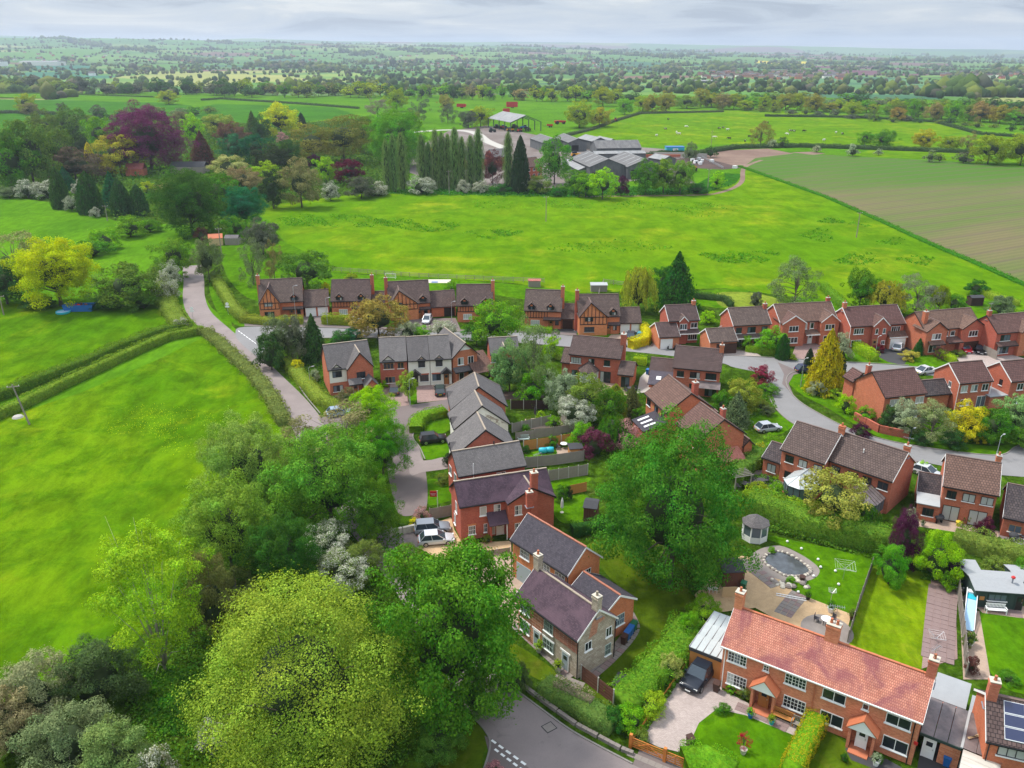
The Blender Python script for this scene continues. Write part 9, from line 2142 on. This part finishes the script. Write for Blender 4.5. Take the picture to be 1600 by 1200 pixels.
def trailer(u,v,lab,L,H,rz,m="red_paint"):
 q=thing("farm_trailer",u,v,lab,"trailer",rz,.02);bxs(q,0,("body",m,(-L/2,L/2,-1.3,-1.2,1.2,H),(-L/2,L/2,1.2,1.3,1.2,H),(-L/2,-L/2+.1,-1.2,1.2,1.2,H),(L/2-.1,L/2,-1.2,1.2,1.2,H),(-L/2,L/2,-1.2,1.2,1.1,1.2)),("drawbar","dark_machine",(-L/2-3,-L/2,-.1,.1,.9,1.1)))
 for k in range(max(3,int(L))): ubox("side_rib",MAT[m],q,-L/2+.2+k*L/max(3,int(L)),-L/2+.35+k*L/max(3,int(L)),-1.38,-1.301,1.2,H)
 for x in (.8,2.2):
  for s in (-1,1): inst("wheel",MB().lathe([(.3,-.2),(.6,-.2),(.6,.2),(.3,.2)],12).mesh("wheel",MAT["tyre"]),q,(x-1,s*1.0,.6),(math.pi/2,0,0))
trailer(800,169,"large red forage trailer standing in the bright field",11,5.8,.05);trailer(791,178,"small red trailer just behind the open barn roof",6,4.5,.1);trailer(721,169,"red farm trailer half hidden by bushes, left of the oak",9,4.0,-.2);trailer(859,199,"low dark red trailer on the grass by the yard",4.5,2.2,0)
machine(875,194,"red and black implement heap below the large yellow green tree","red_paint",9,3,4,.3,False,"farm_machine","farm machine");machine(962,190,"rusty red tractor at the pasture hedge","red_paint",4.5,2.2,3.2,1.2);machine(901,246,"yellow loader between the barns","yellow_machine",6,2.6,3.2,.2,True,"loader","loader");machine(1082,268,"orange excavator beside the calf pens","yellow_machine",6,2.8,3.6,1.0,True,"excavator","excavator");machine(672,238,"yellow digger behind the poplars","yellow_machine",6,2.6,3,.4,True,"loader","loader")
for k,(u,v) in enumerate(((1082,252),(1087,255),(1092,250),(1097,253),(1094,257),(1112,253),(1148,263))):
 q=thing("calf_hutch",u,v,"white calf hutch, %s from the left in the muck yard" % ("first second third fourth fifth sixth last".split()[k]),"calf hutch",k*.4,.02);MB().prism([(-1.1,-.8,0),(1.1,-.8,0),(1.0,-.7,1.3),(-1.0,-.7,1.3)],(0,0,0),(0,1.5,0)).build("shell",MAT["white_plastic"],q);ubox("opening",MAT["black_metal"],q,-.4,.4,-.83,-.79,0,.9)  # the opening is a black plate; shade inside the hutch is painted
q=thing("feed_store",1055,240,"turquoise sheeted store behind the pens","store");bxs(q,0,("wall","turquoise",(-5,5,0,6,0,3.4)),("roof","blue_plastic",(-5.2,5.2,-.2,6.2,3.4,3.6)),("door","white_plastic",(-1.5,1.5,-.06,-.003,0,2.8)))
q=thing("silage_clamp",1040,246,"long low brick and concrete clamp walls by the store","clamp");bxs(q,0,("wall","red_brick",(-22,8,0,.6,0,1.6)),("wall","concrete",(9,22,-2,-1.4,0,2.2)),("wall","concrete",(-22,20,7,7.6,0,1.8)))
def cow(u,v,lab,rz,pat,lying=False):
 q=thing("cow",u,v,lab,"cow",rz,0);dz=-.62 if lying else 0
 mA,mB_=MAT["cow_black" if pat != "w" else "cow_white"],MAT["cow_white"]
 m=MB();m.tube([(-1.15,0,1.25+dz),(-1.0,0,1.12+dz),(-.3,0,1.02+dz),(.5,0,1.05+dz),(.95,0,1.15+dz),(1.35,0,1.2+dz),(1.6,0,.95+dz),(1.95,0,.78+dz),(2.1,0,.62+dz)],[.12,.36,.46,.44,.36,.22,.17,.15,.08],10)
 if not lying:
  for (x,y) in ((-.85,-.22),(-.85,.22),(.75,-.2),(.75,.2)): m.tube([(x,y,1.0),(x+(.06 if x>0 else -.08),y,.55),(x,y,0)],[.16,.09,.07],6)
 else: m.tube([(-.9,-.35,.12),(-.2,-.5,.1)],[.14,.08],6);m.tube([(.7,.3,.12),(1.2,.42,.1)],[.12,.07],6)
 m.tube([(-1.15,0,1.25+dz),(-1.3,0,.8+dz)],[.05,.03],5)
 for s in (-1,1): m.tube([(1.62,s*.1,1.05+dz),(1.6,s*.3,1.05+dz)],[.05,.02],4)
 m.build("body",mA,q,smooth=True)
 if pat == "bw":
  for (x0,r_) in ((-.55,.475),(.55,.455)): MB().tube([(x0-.14,0,1.03+dz),(x0+.16,0,1.04+dz)],r_,10).build("white_patch",mB_,q,smooth=True)
cw=[(1044,187.5,"bw"),(1040,203,"bw"),(1057,208,"w"),(1061,210.5,"w"),(1026,213,"w"),(1072,198,"w",1),(1124,202,"bw"),(1130,201,"bw"),(1136.5,204,"w"),(1116,216,"w"),(1139.5,218,"b"),(1164,222,"bw"),(1171,215,"b"),(1182,216.5,"b"),(1200,193,"b"),(1235,206,"bw"),(1241,206.5,"bw"),(1230,211,"w"),(1256,206,"b"),(1306,208.5,"w"),(1316,210.5,"bw"),(1287,220.5,"w"),(1190,210,"b")]
wh="alone near the pasture's left corner|above the lone pair|left of the brown backed pair|right of the brown backed pair|nearest the barns|lying down in mid pasture|first of the pair under the lone pole tree|second of the pair under the far track|just right of that pair|below the wooden pole|seen end on below the middle|lower of the pair near the orange budded tree|above that lower one|beside the orange budded trunk|highest on the slope|first of the pair in mid slope|second of the pair in mid slope|just below the mid slope pair|alone right of the mid slope pair|alone at the right|farthest right|low by the right hedge|behind the orange budded tree".split("|")
for k,c in enumerate(cw): cow(c[0],c[1],("white" if c[2]=="w" else "black and white" if c[2]=="bw" else "black")+" cow "+wh[k],rs.uniform(0,6.28),c[2],len(c)>3)
# ------------------------------------------------------------------ distance
def far_point(u,v):
 for y in np.arange(1150,13000,25.0):
  x=(u-800) / FPX * y * 1.04;z=float(far_z(np.array([x]),np.array([y]))[0])
  if 72 + 1523 * (CAM_H-z) / y <= v: break
 return x,y,z
def fbox(name,u,v,w_px,d,h,lab,cat,roof,wall,gable=.3):
 x,y,z=far_point(u,v);w=w_px * y / FPX;o=empty(name,(x,y,z-1),0,lab,cat);MB().box(-w/2,w/2,0,d,0,h).build("wall",MAT[wall],o)
 MB().prism([(-w/2-.3,-.3,h),(-w/2-.3,d+.3,h),(-w/2-.3,d/2,h+d*gable)],(0,0,0),(w+.6,0,0)).build("roof",MAT[roof],o);return o
fbox("warehouse",37,104,86,60,15,"long white distribution warehouse at the far left","warehouse","pale_sheet","white_paint",.05);fbox("warehouse",135,103,56,60,14,"pale pinkish warehouse right of the white one","warehouse","pale_sheet","white_render",.05)
fbox("white_farmhouse",207,119,9,8,7,"lone white house below the far wood","house","grey_tile","white_paint",.5);fbox("shed",1075,131,30,16,5,"long pale shed roofs in front of the distant village","shed","pale_sheet","barn_boarding",.1)
hm={}
for w in ("red_brick","white_render","mellow_brick"):
 for r_ in ("grey_tile","redbrown_tile"):
  m=MB();m.box(-5,5,0,7,0,5,0);m.prism([(-5.3,-.3,5),(-5.3,7.3,5),(-5.3,3.5,8)],(0,0,0),(10.6,0,0),1);hm[w,r_]=m.mesh("distant_house",[MAT[w],MAT[r_]])
rv=random.Random(21);ks=list(hm)
for (u0,u1,v0,v1,n,lab) in ((1060,1275,114,126,110,"small house of the long distant village"),(805,950,96,114,60,"small house of the village left of centre in the distance"),(600,800,88,108,36,"scattered far house below the left skyline"),(100,560,82,98,44,"tiny house on the far left hillside"),(1400,1600,116,124,20,"tiny house at the far right")):
 for k in range(n):
  x,y,z=far_point(rv.uniform(u0,u1),rv.uniform(v0,v1));o=inst("distant_house",hm[rv.choice(ks)],None,(x,y,z),(0,0,rv.uniform(-.6,.6)),(rv.uniform(.9,1.6),1.2,rv.uniform(.9,1.2)));tag(o,lab,"house",lab.replace("small house","houses").replace("tiny house","houses").replace("far house","far houses"))
x,y,z=far_point(1330,92);o=empty("mast",(x,y,z),0,"thin far mast on the brown hillside","mast");MB().tube([(0,0,0),(0,0,60)],[2,.8],6).build("pole",MAT["white_paint"],o)
t=NT("valley_haze");pv=t.n("ShaderNodeVolumePrincipled");pv.inputs["Color"].default_value=(.74,.85,1.0,1);pv.inputs["Density"].default_value=HAZE;pv.inputs["Anisotropy"].default_value=.2
t.link(pv.outputs[0],t.out.inputs["Volume"])
tag(MB().box(-17000,17000,-17000,17000,-140,190).build("haze",t.m),"pale haze lying over the whole valley",None,None,"stuff")
